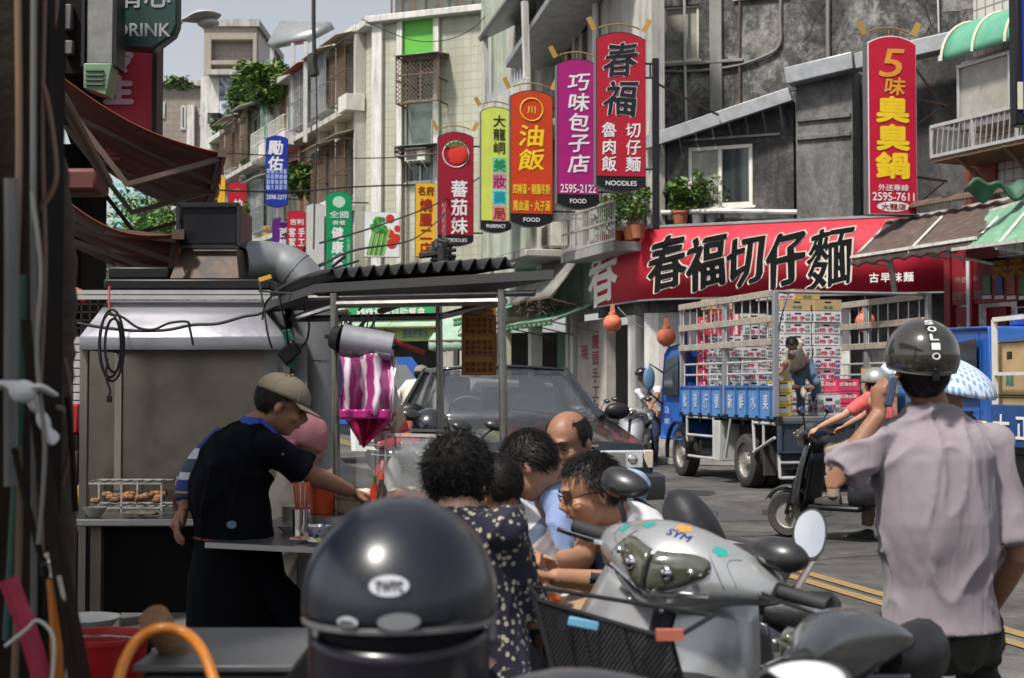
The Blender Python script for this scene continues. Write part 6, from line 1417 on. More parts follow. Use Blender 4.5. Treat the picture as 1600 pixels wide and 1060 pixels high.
m.obj('hood_rail',alu,ST)
m = MB(); m.box(X(160,7),X(422,7),7.0,7.5,Zp(453,7),Zp(436,7)); m.obj('top_frame',plast,ST,.01)
m = MB(); a = X(167,7.05); m.box(a,X(262,7.05),7.05,7.3,Zp(436,7.05),Zp(417,7.05)); m.obj('control_box',plast,ST,.01)
m = MB(); m.box(X(126,7.45),xr - .02,7.45,7.47,Zp(806,7.45),zl + .05); m.obj('back_plate',stainb,ST,.004)
m = MB(); m.box(xr - .03,xr,6.85,7.47,.78,zl); m.obj('side_plate',stainb,ST)
m = MB(); m.bar(V((xl + .01,6.85,0)),V((xl + .01,6.85,zl)),.035); m.bar(V((xl + .01,7.45,0)),V((xl + .01,7.45,zl)),.035); m.bar(V((xr,7.45,0)),V((xr,7.45,zl)),.035); m.obj('frame_post',M('dull_steel_post',(.22,.2,.17),.5,.6),ST)
zc = .76
m = MB(); m.box(xl,xr,6.7,7.44,zc - .035,zc); m.obj('counter_top',stain,ST,.006)
m = MB(); m.box(xl + .05,xr,6.85,7.4,.3,zc - .04); m.obj('burner_cabinet',M('shade_dark_cabinet',(.006,.006,.006),.8,var=.4,spec=.15),ST)  # near-black colour stands in for the shade under the counter
for x in (xl + .1,xl + .9): m = MB(); m.box(x - .025,x + .025,6.75,6.8,0,zc - .04); m.obj('leg',M('worn_leg',(.14,.12,.09),.7,var=.3),ST)
# exhaust fan, chimney, duct
m = MB(); m.box(X(279,7.1),X(370,7.1),7.1,7.5,Zp(384,7.1),Zp(322,7.1)); fb = m.obj('fan_box',M('black_fan_box',(.012,.013,.018),.35,.3,var=.3),ST,.012); WM[fb.name] = wm(ST)
m = MB(); x0,x1,z0_,z1_ = X(277,7.1),X(372,7.1),Zp(386,7.1),Zp(320,7.1)
for a_,b_ in (((x0,z0_),(x1,z0_)),((x1,z0_),(x1,z1_)),((x1,z1_),(x0,z1_)),((x0,z1_),(x0,z0_))): m.bar(V((a_[0],7.09,a_[1])),V((b_[0],7.09,b_[1])),.018)
m.obj('fan_box_frame',darkiron,fb)
m = MB(); m.loft([[V((X(268,7.1),7.05,Zp(436,7.1))),V((X(375,7.1),7.05,Zp(436,7.1))),V((X(375,7.1),7.5,Zp(436,7.1))),V((X(268,7.1),7.5,Zp(436,7.1)))],[V((X(282,7.1),7.12,Zp(386,7.1))),V((X(366,7.1),7.12,Zp(386,7.1))),V((X(366,7.1),7.48,Zp(386,7.1))),V((X(282,7.1),7.48,Zp(386,7.1)))]],True,smooth=False); m.obj('flue',M('rusty_flue',(.04,.036,.034),.55,.5,var=.4,vs=6,dirt=((.2,.1,.04),.7,5)),ST)
m = MB(); pts = [P(372,412,7.4),P(395,412,7.45),P(430,414,7.5),P(458,426,7.5),P(480,455,7.5),P(490,500,7.5),P(492,560,7.5),P(493,640,7.5),P(494,760,7.5),P(494,790,7.5)]
m.tube(catm(pts,5),.12,22); dm = M('galvanised_duct',(.26,.27,.28),.45,.55,var=.2,vs=4,dirt=((.14,.13,.12),.6,4),streak=True); m.obj('duct',dm,ST)
m = MB()
for c_,d_ in ((P(412,413,7.48),V((1,0,-.02))),(P(457,425,7.5),V((1,0,-.8))),(P(484,468,7.5),V((.3,0,-1))),(P(492,560,7.5),V((0,0,-1))),(P(493,660,7.5),V((0,0,-1)))): d_.normalize(); m.cyl(c_ - d_ * .012,c_ + d_ * .012,.1235,n=22)
m.obj('duct_seam',dm,ST)
# food tray, bowl, cloth
t = thing('food_rack','wire rack of browned food on the stove counter','rack',V((X(205,7.2),7.2,zc)))
m = MB(); x0,x1 = X(143,7.25),X(265,7.25)
for z in (zc + .02,zc + .14):
 for y in (7.1,7.4): m.bar(V((x0,y,z)),V((x1,y,z)),.008)
 for k in range(8): m.bar(V((x0 + (x1 - x0) * k / 7,7.1,z)),V((x0 + (x1 - x0) * k / 7,7.4,z)),.005)
for x in (x0,(x0 + x1) / 2,x1):
 for y in (7.1,7.4): m.bar(V((x,y,zc)),V((x,y,zc + .14)),.008)
m.obj('wire_frame',alu,t)
m = MB()
for k in range(26): m.ell((x0 + .03 + (x1 - x0 - .06) * random.random(),7.14 + .22 * random.random(),zc + .045 + .03 * random.random()),(.03,.022,.016),nu=8,nv=5)
tag(m.obj('fried_food',M('fried_food',(.25,.12,.05),.6,var=.35,vs=30),t),kind='stuff')
t = thing('bowl','white bowl at the left end of the stove counter','bowl',V((X(150,6.8),6.8,zc + .004))); m = MB(); m.lathe([(.03,0),(.035,.005),(.058,.045),(.055,.045),(.03,.012),(.001,.01)],24,wm(t)); m.obj('bowl_body',white_paint,t)
m = MB(); cx = X(222,6.8); m.grid(lambda u,v: V((cx + (u - .5) * .16,6.75 + v * .12,zc + .012 + .012 * sin(u * 9) * sin(v * 7) + .008)),12,10); tag(m.obj('dish_cloth',M('dirty_cream_cloth',(.45,.38,.28),.9,var=.2),None,solid=.004),'crumpled cream dish cloth on the stove counter edge','cloth')
# cords on the hood
ltube('cable','black twisted cable slung across the front of the hood','cable',[(120,505,6.7),(160,512,6.7),(210,517,6.7),(260,516,6.7),(300,508,6.7),(340,506,6.7),(380,495,6.7),(412,488,6.7),(470,455,6.6),(540,400,6.5)],.0075,blackc)
ltube('cable','slack black wire drooping from the coil to a nail on the hood','cable',[(172,492,6.66),(190,495,6.66),(215,512,6.66),(240,515,6.66),(265,505,6.66),(292,503,6.66),(296,512,6.66),(302,540,6.66)],.006,blackc)
t = thing('cable_coil','coil of black cable hanging on the left of the hood','cable',P(175,540,6.6)); m = MB()
for (rx,ry,dx) in ((17,50,0),(14,42,6),(19,56,3)): m.tube([P(172 + dx + rx * cos(a),540 + ry * sin(a),6.62 + .02 * sin(a * 2)) for a in [2 * pi * k / 26 for k in range(27)]],.0065,6,False)
m.tube(catm([P(168,560,6.6),P(166,590,6.6),P(172,610,6.6),P(170,622,6.6)],4),.006,6); m.boxc(P(171,624,6.6),(.02,.02,.03)); m.obj('coil',blackc,t)
ltube('cable','red cord above the coil tied to the hood rail','cable',[(171,448,6.75),(170,470,6.72),(172,488,6.7)],.005,M('red_cord',(.4,.03,.04),.6))
# ================================================================ FOOD CART WITH CORRUGATED ROOF
CT = thing('food_cart','street food cart with steel posts and a thin dark corrugated roof','food cart',(-.5,6.2,0))
nl,nr,fr_,fl_ = V((-.80,5.78,1.80)),V((.165,5.44,1.83)),V((-.36,6.84,1.82)),V((-1.30,7.18,1.79))
roofm = M('grey_roof_fascia',(.055,.055,.055),.6,.3,var=.25,vs=5,dirt=((.04,.04,.04),.6,5)); pipem = M('steel_post',(.24,.235,.22),.3,.85,var=.15,vs=8,dirt=((.1,.08,.06),.5,9))
m = MB(); dn = V((0,0,-.036)); m.loft([[nl + dn,nr + dn,fr_ + dn,fl_ + dn],[nl,nr,fr_,fl_]],True,smooth=False); m.obj('roof_board',roofm,CT,.006)
m = MB(); m.grid(lambda u,v: (nl.lerp(nr,.08 + .80 * u)).lerp(fl_.lerp(fr_,.08 + .80 * u),.06 + .88 * v) + V((0,0,.045 + .022 * sin(u * 2 * pi * 13) + .015 * sin(v * 3))),104,6); m.obj('corrugated_sheet',M('black_corrugated',(.015,.015,.016),.6,var=.3),CT,solid=.006)
posts = [(V((-.71,5.76,0)),.0),(V((-.03,5.55,0)),0),(V((-.335,6.72,0)),0),(V((-1.09,7.0,0)),0)]
for k,(p,_) in enumerate(posts): m = MB(); m.cyl(V((p.x - .012,p.y,1.76)),V((p.x + .012,p.y,.35)),.0165 if k < 3 else .02,n=14); m.obj('post',pipem if k < 3 else brownw,CT)
m = MB(); zz = 1.715
for a_,b_ in ((0,1),(1,2),(2,3),(3,0)): p,q = posts[a_][0].copy(),posts[b_][0].copy(); p.z = q.z = zz; m.tube([p,q],.016,8)
p,q = posts[0][0].copy(),posts[1][0].copy(); p.z,q.z = 1.745,1.745; m.tube([p + V((-.12,.05,0)),q + V((.12,-.03,0))],.012,8)
m.obj('top_rail',pipem,CT)
m = MB()
for a_,b_ in (((560,452),(640,470)),((600,448),(560,485)),((640,452),(710,446))): m.tube([P(a_[0],a_[1],6.3),P(b_[0],b_[1],6.5)],.006,5)
m.obj('loose_wire',blackc,CT)
m = MB(); m.bar(P(594,487,6.4),P(668,459,6.2),.035,.02); m.obj('wooden_batten',M('batten',(.2,.1,.06),.7),CT)
lampp = P(690,395,6.0); m = MB()
for k in range(26): a_ = random.uniform(0,6.28); m.tube([lampp + V((random.uniform(-.03,.03),0,random.uniform(-.05,.05))),lampp + V((.06 * cos(a_),.02,.06 * sin(a_)))],.009,5)
m.tube([P(655,400,6.0),lampp],.013,6); m.cyl(lampp - V((0,0,.1)),lampp + V((0,0,.02)),.02); m.obj('tied_cord_bundle',blackc,CT)
# counter
zc2 = .87; cor = [V((-.78,5.6,0)),V((.12,5.28,0)),V((-.25,6.8,0)),V((-1.15,7.05,0))]
m = MB(); m.loft([[p + V((0,0,zc2 - .03)) for p in cor],[p + V((0,0,zc2)) for p in cor]],True,smooth=False); m.obj('counter_top',stain,CT,.006)
m = MB(); ins = [p.lerp((cor[0] + cor[2]) / 2,.06) for p in cor]; m.loft([[p + V((0,0,.3)) for p in ins],[p + V((0,0,zc2 - .032)) for p in ins]],True,smooth=False); m.obj('cabinet',M('dull_cart_panel',(.02,.02,.021),.5,.3,var=.3,vs=4),CT,.006)
for p in ins: m = MB(); m.cyl(p + V((0,0,.0)),p + V((0,0,.3)),.02); m.obj('leg',pipem,CT)
lt = [V((-1.12,5.2,0)),V((-.62,5.0,0)),V((-.60,5.5,0)),V((-1.0,6.3,0))]
m = MB(); m.loft([[p + V((0,0,.795)) for p in lt],[p + V((0,0,.815)) for p in lt]],True,smooth=False); m.obj('side_shelf',stain,CT,.004)
# things on the counter
def bowl(px,py,D,r,mat,label,h=.5,name='bowl',group=None,z=None):
 p = P(px,py,D); 
 if z is not None: p.z = z
 t = thing(name,label,'bowl',p,group=group); m = MB(); m.lathe([(r * .5,0),(r * .55,r * .06),(r,r * h * 1.6),(r * .95,r * h * 1.6),(r * .5,r * .14),(.001,r * .12)],26,Matrix.Translation(p)); m.obj('bowl_body',mat,t); return t,p
bw_ = node_mat('blue_white_porcelain',lambda nt,tc: (lambda v,r: (nt.links.new(tc.outputs['Object'],v.inputs['Vector']),nt.links.new(v.outputs['Distance'],r.inputs[0]),r.outputs[0])[2])(nd(nt,'ShaderNodeTexVoronoi'),nd(nt,'ShaderNodeValToRGB')),.2)
[n for n in bw_.node_tree.nodes if n.type == 'TEX_VORONOI'][0].inputs['Scale'].default_value = 45
rp = [n for n in bw_.node_tree.nodes if n.type == 'VALTORGB'][0].color_ramp; rp.elements[0].position = .3; rp.elements[0].color = (.06,.09,.35,1); rp.elements[1].position = .38; rp.elements[1].color = (.6,.6,.64,1)
bowl(494,838,5.35,.055,bw_,'blue and white porcelain bowl on the cart shelf by the vendor',z=.817)
bowl(452,832,5.55,.05,white_paint,'small white dish of greens beside the vendor',.3,z=.817)
bowl(500,800,5.9,.07,white_paint,'white bowl behind the red tub on the cart counter',.4,z=zc2 + .002)
redp = M('orange_red_plastic',(.62,.06,.012),.4,var=.12,vs=6,coat=.2)
t = thing('tub','orange red plastic tub of sauce under the vendor\'s hands','tub',P(500,815,5.75)); p = V((X(503,5.75),5.75,zc2 + .002)); m = MB(); m.lathe([(.05,0),(.055,.11),(.06,.11),(.06,.125),(.05,.125),(.045,.02),(.001,.02)],26,Matrix.Translation(p)); m.obj('tub_body',redp,t)
m = MB()
for k in range(18): m.ell(p + V((random.uniform(-.04,.04),random.uniform(-.04,.04),.12)),(.016,.014,.012),nu=7,nv=5)
tag(m.obj('red_food',M('red_food',(.6,.07,.02),.4,var=.3),t),kind='stuff')
bamboo = M('bamboo_steamer',(.36,.27,.17),.7,var=.2,vs=20,bump=.2)
t = thing('steamer','round bamboo steamer just right of the near cart post','steamer',V((X(556,5.8),5.8,zc2))); p = V((X(556,5.8),5.8,zc2 + .002)); m = MB(); m.lathe([(.088,0),(.09,.07),(.084,.07),(.082,.01),(.001,.01)],30,Matrix.Translation(p)); m.obj('steamer_ring',bamboo,t)
for z in (.004,.058): m = MB(); m.lathe([(.0905,z),(.093,z),(.093,z + .012),(.0905,z + .012),(.0905,z)],30,Matrix.Translation(p),False); m.obj('band',M('steamer_band',(.25,.18,.11),.7),t)
m = MB()
for k in range(9): a_ = k * .7; m.ell(p + V((.05 * cos(a_),.05 * sin(a_),.075)),(.028,.028,.02),nu=10,nv=6)
m.obj('bun',M('white_bun',(.62,.58,.5),.7,var=.08),t)
t = thing('food_tray','steel tray of chopped meat behind the clear guard','tray',V((X(665,6.1),6.1,zc2))); m = MB(); x0,x1 = X(605,6.1),X(745,6.1); m.box(x0,x1,5.75,6.5,zc2 + .002,zc2 + .03); m.obj('tray',stain,t,.008)
m = MB(); rr = random.Random(3)
for k in range(150): m.m = rr.choice((0,0,1,2)); m.ell((rr.uniform(x0 + .03,x1 - .03),rr.uniform(5.78,6.45),zc2 + .045 + .03 * rr.random()),(.02 + .015 * rr.random(),.02,.015),nu=7,nv=5)
tag(m.obj('chopped_food',[M('cooked_meat',(.35,.17,.10),.5,var=.3,vs=30),M('pale_food',(.55,.45,.33),.5,var=.2),M('red_food')],t),kind='stuff')
t = thing('bottle','clear squeezy bottle standing behind the cart guard','bottle',V((X(615,6.2),6.2,zc2))); p = V((X(615,6.2),6.2,zc2 + .06)); m = MB(); m.lathe([(.03,0),(.032,.1),(.02,.13),(.008,.15),(.004,.19),(.001,.19)],18,Matrix.Translation(p)); m.obj('bottle_body',M('milky_plastic',(.5,.5,.46),.4),t)
perspex = M('clear_guard',(.6,.62,.63),.06,var=0,alpha=.16,spec=.8)
t = thing('sneeze_guard','clear plastic guard box standing on the cart counter','guard',V((X(670,5.6),5.6,zc2))); a = V((X(603,5.7),5.7,0)); b = V((X(748,5.45),5.45,0)); c2,d2 = b + V((-.2,.75,0)),a + V((-.2,.75,0)); z0_,z1_ = zc2,1.19
for p,q in ((a,b),(b,c2),(d2,a)): m = MB(); m.quad(p + V((0,0,z0_)),q + V((0,0,z0_)),q + V((0,0,z1_)),p + V((0,0,z1_))); m.obj('pane',perspex,t,solid=.004)
m = MB()
for p,q in ((a,b),(b,c2),(c2,d2),(d2,a)): m.bar(p + V((0,0,z1_)),q + V((0,0,z1_)),.012)
for p in (a,b): m.bar(p + V((0,0,z0_)),p + V((0,0,z1_)),.008)
m.obj('edge_frame',M('pale_edge',(.4,.4,.38),.3),t)
# hanging bags, roll, menu board
baw = M('bag_white',(.60,.55,.58),.35,var=.06,coat=.3)
def fbag(nt,tc):
 s = nd(nt,'ShaderNodeSeparateXYZ'); nt.links.new(tc.outputs['Object'],s.inputs[0]); n = nd(nt,'ShaderNodeTexNoise'); n.inputs['Scale'].default_value = 14; nt.links.new(tc.outputs['Object'],n.inputs['Vector'])
 a = nd(nt,'ShaderNodeMath',operation='MULTIPLY_ADD'); nt.links.new(n.outputs['Fac'],a.inputs[0]); a.inputs[1].default_value = .035; nt.links.new(s.outputs[0],a.inputs[2])
 b = nd(nt,'ShaderNodeMath',operation='MULTIPLY'); nt.links.new(a.outputs[0],b.inputs[0]); b.inputs[1].default_value = 105
 c = nd(nt,'ShaderNodeMath',operation='SINE'); nt.links.new(b.outputs[0],c.inputs[0]); r = nd(nt,'ShaderNodeValToRGB'); nt.links.new(c.outputs[0],r.inputs[0])
 r.color_ramp.elements[0].position = .12; r.color_ramp.elements[0].color = (.30,.03,.16,1); r.color_ramp.elements[1].position = .62; r.color_ramp.elements[1].color = (.62,.52,.60,1); return r.outputs[0]
stripe = node_mat('striped_bag_film',fbag,.3,coat=.4)
t = thing('plastic_bags','hanging bundle of pink and white striped plastic bags on the cart post','bags',P(570,655,5.7)); D_ = 5.66
def bagf(u,v,o=0.):
 px = 531 + 79 * u + 6 * sin(v * 3 + o); py = 556 + 98 * v + 4 * sin(u * 7); return P(px,py,D_ - .03 * sin(u * 12 + o) - .02 * sin(v * 5 + u * 5) - .05 * v * (1 - v) * 2)
m = MB(); m.grid(bagf,40,20); m.obj('bag_front',stripe,t,solid=.004)
m = MB(); m.grid(lambda u,v: bagf(u,v,2) + V((.01,.05,.0)),30,14); m.obj('bag_back',stripe,t,solid=.004)
m = MB(); m.grid(lambda u,v: P(531 + 79 * u,640 + 15 * v,D_ - .05 - .012 * sin(u * 16)),24,4); m.obj('bag_hem',M('magenta_film',(.33,.015,.14),.3,var=.15),t,solid=.004)
t = thing('plastic_bag','magenta plastic bag hanging to a point below the striped bags','bag',P(570,700,5.72)); m = MB()
m.grid(lambda u,v: P(535 + 85 * u + (568 - 535 - 85 * u) * v ** 1.1,645 + 55 * v,5.74 - .03 * sin(u * 9)),24,10); m.obj('bag_film',M('crimson_film',(.40,.012,.09),.35,var=.3,vs=12),t,solid=.004)
t = thing('plastic_bag','clear bag with a crimson print hanging right of the striped bags','bag',P(610,690,5.8)); m = MB()
m.grid(lambda u,v: P(560 + 55 * u + 25 * v,575 + 118 * v + (1 - 2 * abs(v - .5)) * 0 - 40 * u * (v - .5),5.82 - .02 * sin(u * 8 + v * 3)),18,18); m.obj('bag_film',node_mat('clear_film_red_print',lambda nt,tc: (lambda v,r: (nt.links.new(tc.outputs['Object'],v.inputs['Vector']),nt.links.new(v.outputs['Fac'],r.inputs[0]),r.outputs[0])[2])(nd(nt,'ShaderNodeTexNoise'),nd(nt,'ShaderNodeValToRGB')),.35,alpha=.8),t,solid=.003)
rp = [n for n in MATS['clear_film_red_print'].node_tree.nodes if n.type == 'VALTORGB'][0].color_ramp; rp.elements[0].position = .42; rp.elements[0].color = (.45,.03,.10,1); rp.elements[1].position = .5; rp.elements[1].color = (.42,.38,.30,1)
t = thing('bag_roll','silver grey roll of plastic bags above the striped bundle','roll',P(575,535,5.7)); m = MB(); m.cyl(P(535,530,5.7),P(614,543,5.7),.062,.058,22); m.obj('roll',M('grey_film_roll',(.30,.30,.33),.25,.3,var=.15,vs=8,coat=.4),t)
m = MB(); m.cyl(P(520,527,5.72),P(534,530,5.71),.045,.06,16); m.tube([P(508,526,5.74),P(625,545,5.7)],.008,6); m.obj('core',plast,t)
m = MB(); m.quad(P(614,528,5.72),P(612,536,5.72),P(662,556,5.9),P(664,548,5.9)); m.obj('red_label_strip',M('red_strip',(.4,.02,.02),.5),t,solid=.003)
m = MB()
for k in range(14): a_ = random.uniform(.6,2.4); m.tube([P(533 + k * 4,515,5.7),P(533 + k * 4,515,5.7) + V((.05 * cos(a_),0,.07 * sin(a_)))],.004,4)
m.obj('loose_film_end',plast,t)
t = thing('menu_board','dark orange menu board with rows of characters hung under the cart roof','menu',P(748,585,6.3)); a = P(722,586,6.3); b = P(775,458,6.3)
m = MB(); m.box(a.x,b.x,6.3,6.312,a.z,b.z); m.obj('board',M('ochre_board',(.30,.13,.012),.6,var=.15,vs=6,dirt=((.15,.05,.01),.5,8)),t,.002)
F_ = Matrix(((1,0,0,0),(0,0,-1,6.298),(0,1,0,0),(0,0,0,1))); m = MB(); mtx = '四神湯魯肉飯油飯肉羹米粉湯麵豬血糕蚵仔煎貢丸湯蘿蔔糕'
for r_ in range(14):
 for c_ in range(5):
  if r_ % 4 == 3: continue
  write(m,mtx[(r_ * 5 + c_) % len(mtx)],F_,a.x + .024 + c_ * .0255,b.z - .022 - r_ * .0245,.02,.021,.002,.02,True)
m.obj('lettering',prnt('maroon',(.16,.03,.01)),t)
m = MB(); e = .004
for z in (a.z,a.z + (b.z - a.z) * .25,a.z + (b.z - a.z) * .5,a.z + (b.z - a.z) * .74,b.z): m.box(a.x,b.x,6.29,6.2985,z - e / 2,z + e / 2)
for x in (a.x,b.x): m.box(x - e / 2,x + e / 2,6.288,6.2975,a.z,b.z)
m.obj('board_frame',M('batten'),t); m = MB()
for x in (a.x + .02,b.x - .02): m.tube([V((x,6.3,b.z)),V((x,6.3,b.z + .04))],.003,4)
m.obj('hook',darkiron,t)
t = thing('paper_sheet','white paper sheet taped beside the hood behind the vendor\'s cap','paper',P(455,600,6.9)); m = MB(); m.grid(lambda u,v: P(414 + 66 * u,537 + (78 if u > .3 else 50) * v * (1 - .1 * u),6.95 - .06 * u + .02 * sin(v * 4)),10,8); m.obj('sheet',M('white_paper',(.42,.41,.44),.8,var=.06),t,solid=.002)
t = thing('hanging_pouch','black and green pouch dangling in front of the white paper','pouch',P(448,560,6.6)); m = MB(); m.boxc(P(452,551,6.6),(.10,.03,.075),Matrix.Rotation(-.7,3,'Y')); m.obj('pouch',plast,t,.01)
m = MB(); m.boxc(P(452,530,6.62),(.05,.02,.09),Matrix.Rotation(-.2,3,'Y')); m.boxc(P(455,567,6.62),(.05,.015,.05),Matrix.Rotation(.4,3,'Y')); m.obj('green_tag',M('green_cloth',(.02,.16,.09),.7),t,.004)
for k,(pts,lb) in enumerate((([(405,440,6.6),(412,480,6.55),(418,520,6.5),(425,545,6.5)],'black cord dropping from the yellow tag to the hood'),([(430,440,6.5),(440,480,6.5),(448,520,6.55),(450,540,6.6)],'black cord holding the pouch'),([(405,455,6.5),(470,460,6.2),(520,462,6.0),(600,455,6.0)],'black cord strung under the cart roof to the left'),([(468,470,6.7),(482,500,6.7),(480,530,6.7),(468,545,6.7)],'black loop of cord in front of the duct'),([(410,500,6.6),(418,470,6.55),(460,440,6.3),(560,408,6.0)],'cord rising from the hood to the roof board'))):
 ltube('cable',lb,'cable',pts,.005,blackc)
m = MB(); m.bar(P(405,438,6.7),P(424,432,6.7),.02,.02); tag(m.obj('tape_tag',M('yellow_tape',(.6,.32,.02),.5)),'yellow tape tag at the left corner of the cart roof','tag')
# red stool, mesh and clutter left of the stall
t = thing('crate','red plastic crate behind the left end of the stove','crate',(X(108,8),8,0)); m = MB(); a = P(92,678,8); b = P(122,632,8); m.box(a.x,b.x,8,8.3,a.z,b.z); m.obj('crate_body',M('red_plastic'),t,.01); m = MB(); m.box(a.x,b.x,8,8.3,0,a.z - .005); m.obj('crate_base',darkw,t)
m = MB()
for k in range(14):
 x = X(100,8.5) + k * .05; m.bar(V((x,8.5,1.3)),V((x,8.5,1.95)),.008); m.bar(V((X(100,8.5),8.5,1.3 + k * .048)),V((X(165,8.5) + .45,8.5,1.3 + k * .048)),.008)
tag(m.obj('wire_mesh',darkiron),'dark wire mesh screen behind the left side of the hood','screen')
m = MB(); m.grid(lambda u,v: P(95 + 40 * u,452 + 20 * v + 3 * sin(u * 8),8.3),8,3); tag(m.obj('red_awning_edge',M('red_tarp'),None,solid=.01),'bit of red awning edge left of the hood rail','awning')
t = thing('utility_pole','slim concrete utility pole seen under the lower awning','pole',(X(127,30),30,0)); m = MB(); x = X(127,30); m.cyl(V((x,30,0)),V((x,30,4.4)),.12,.11,14); m.obj('pole',concrete,t); m = MB(); m.bar(V((x - .9,30,3.9)),V((x + .9,30,3.95)),.04); m.obj('crossarm',darkiron,t)
# ================================================================ SCOOTERS AND HELMETS
def base_for(head,lean,sc,q,w):
 f = V((head[0],head[1],0)).normalized(); R = Matrix.Rotation(atan2(-f.x,f.y),3,'Z') @ Matrix.Rotation(lean,3,'Y'); b = V(w) - R @ (V(q) * sc); return V((b.x,b.y,0)),b.z
gA = 'scooters parked round the diners'
b_,dz_ = base_for((-.34,-.94),-.20,1.02,(0,.45,.94),P(1050,888,3.45)); print('silver dz',dz_)
sA,QA,HA = scooter('silver scooter with a wide double headlight and stickers in the foreground',b_,(-.34,-.94),silver,-.20,1.02,fine=True,group=gA,mh=(.11,-.06,.05),turn=-.33)
# stickers on the cowl
from mathutils.bvhtree import BVHTree
cw_ = [o for o in ALL if o.parent == sA and o.name.startswith('handlebar_cowl')][0]
bpy.context.view_layer.update(); _dg = bpy.context.evaluated_depsgraph_get(); _me = bpy.data.meshes.new_from_object(cw_.evaluated_get(_dg)); _me.transform(wm(sA)); _bv = BVHTree.FromPolygons([v.co for v in _me.vertices],[list(p.vertices) for p in _me.polygons])
def sticker(name,H,x,y,z,w,h,mat,txt=None,tm=None):
 n = V((0,.8,.62)).normalized(); u = V((1,0,0)); v = n.cross(-u); F_ = H @ Matrix(((-1,0,n.x,x),(0,v.y,n.y,y),(0,v.z,n.z,z),(0,0,0,1)))
 m = MB(); nw = (F_.to_3x3() @ V((0,0,1))).normalized()
 if txt: write(m,txt,F_,0,0,w,h,.004,.03)
 else:
  for k in range(5): a = k * 1.256; m.add([F_ @ V((w * .3 * cos(a) + w * .22 * cos(b),h * .3 * sin(a) + h * .22 * sin(b),.003 + k * .0002)) for b in [.9 * j for j in range(7)]],[list(range(7))])
  m.add([F_ @ V((w * .2 * cos(b),h * .2 * sin(b),.0045)) for b in [.9 * j for j in range(7)]],[list(range(7))])
 q = []
 for k,p in enumerate(m.v):
  hit = _bv.ray_cast(p + nw * .08,-nw); q.append(hit[0] + nw * (.0012 + (k // 7) * .00006 if not txt else .0015) if hit[0] is not None else p)
 m.v = q
 return m.obj(name,mat,sA)
sticker('sticker',HA,-.02,.085,.108,.06,.022,prnt('navy',(.01,.02,.16)),'SYM')
sticker('sticker',HA,-.015,.06,.124,.04,.03,prnt('orange',(.72,.28,.04)))
for x,y,z in ((.16,.02,.062),(.08,.05,.098),(-.12,.045,.085)): sticker('sticker',HA,x,y,z,.035,.03,prnt('teal',(.02,.3,.25)))
def seam(name,pts,r=.0012,mat=None):
 q = []; n = (HA.to_3x3() @ V((0,.8,.62))).normalized()
 for p in pts:
  w = HA @ V(p); hit = _bv.ray_cast(w + n * .1,-n)
  if hit[0] is not None: q.append(hit[0] + n * .0005)
 if len(q) > 1: m = MB(); m.tube(q,r,5); m.obj(name,mat or plast,sA)
for sx in (-1,1): seam('panel_seam',[(sx * (.10 + .10 * k / 10),.08,.09 - .12 * k / 10) for k in range(11)]); seam('panel_seam',[(sx * .165 + .02 * sin(k),.05,.10 - .02 * k) for k in range(9)],.0008)
for sx in ():
 m = MB(HA); m.tube(catm([V((sx * .22,-.03,.0)),V((sx * .2,.07,-.05)),V((sx * .12,.1,-.14)),V((sx * .05,.06,-.22))],6),.0045,7); m.obj('brake_cable',plast,sA)
for sx in (-.045,.045): m = MB(HA); m.ell(V((sx,.10,-.095)),(.006,.004,.006)); m.obj('screw',chrome,sA)
# basket on the silver scooter
m = MB(); A0,B0 = P(842,938,3.25),P(1050,1000,2.7); A1,B1 = A0 + V((-.02,.16,.01)),B0 + V((.1,.16,.02)); dn = V((.05,0,-.19))
def mesh(m,a,b,c,d,nu,nv):
 for i in range(-nv,nu):
  for sg in (0,1):
   pts = []
   for j in range(nv + 1):
    u = (i + j) / nu; v = j / nv if sg == 0 else 1 - j / nv
    if 0 <= u <= 1: pts.append((a.lerp(b,u)).lerp(d.lerp(c,u),v))
   if len(pts) > 1: m.tube(pts,.0026,3,False)
mesh(m,A0,B0,B0 + dn,A0 + dn,34,18); mesh(m,A0,A1,A1 + dn,A0 + dn,12,18)
bk_ = m.obj('basket_mesh',plast,sA); tag(bk_,kind='stuff'); m = MB()
for p,q in ((A0,B0),(B0,B1),(B1,A1),(A1,A0)): m.tube([p,q],.005,7); m.tube([p + dn,q + dn],.004,6)
for u in (0,.35,.68,1): m.tube([A0.lerp(B0,u),A0.lerp(B0,u) + dn],.004,6)
m.obj('basket_rim',plast,sA)
m = MB(); m.boxc(P(912,975,2.98),(.065,.006,.02),Matrix.Rotation(.2,3,'Y')); m.obj('reflector',prnt('skyblue',(.15,.4,.6)),sA,.004); m = MB(); m.boxc(P(877,972,3.1),(.02,.006,.035)); m.obj('latch',chrome,sA); m = MB(); m.boxc(P(1046,992,2.68),(.05,.02,.02)); m.obj('latch',M('red_latch',(.4,.12,.08),.4),sA)
dgrey = M('dark_grey_paint',(.055,.06,.07),.28,.4,var=.15,vs=6,coat=.7,dirt=((.12,.11,.1),.4,15))
b_,dz_ = base_for((.15,.98),.12,.87,(.29,.36,1.20),P(1266,825,3.85)); print('s2',dz_)
s2,Q2,H2_ = scooter('black scooter with vinyl hand muffs between the silver scooter and the man',b_,(.15,.98),dgrey,.12,.87,muffs=(1,),mirrors=(1,),fine=True,group=gA,tall=True)
b_,dz_ = base_for((.25,.97),-.25,.95,(-.29,.36,1.20),P(1240,960,1.75)); print('s3',dz_)
s3,Q3,H3 = scooter('dark scooter with a big oval mirror at the bottom right corner',b_,(.25,.97),dgrey,-.25,.95,mirrors=(-1,),fine=True,group=gA)
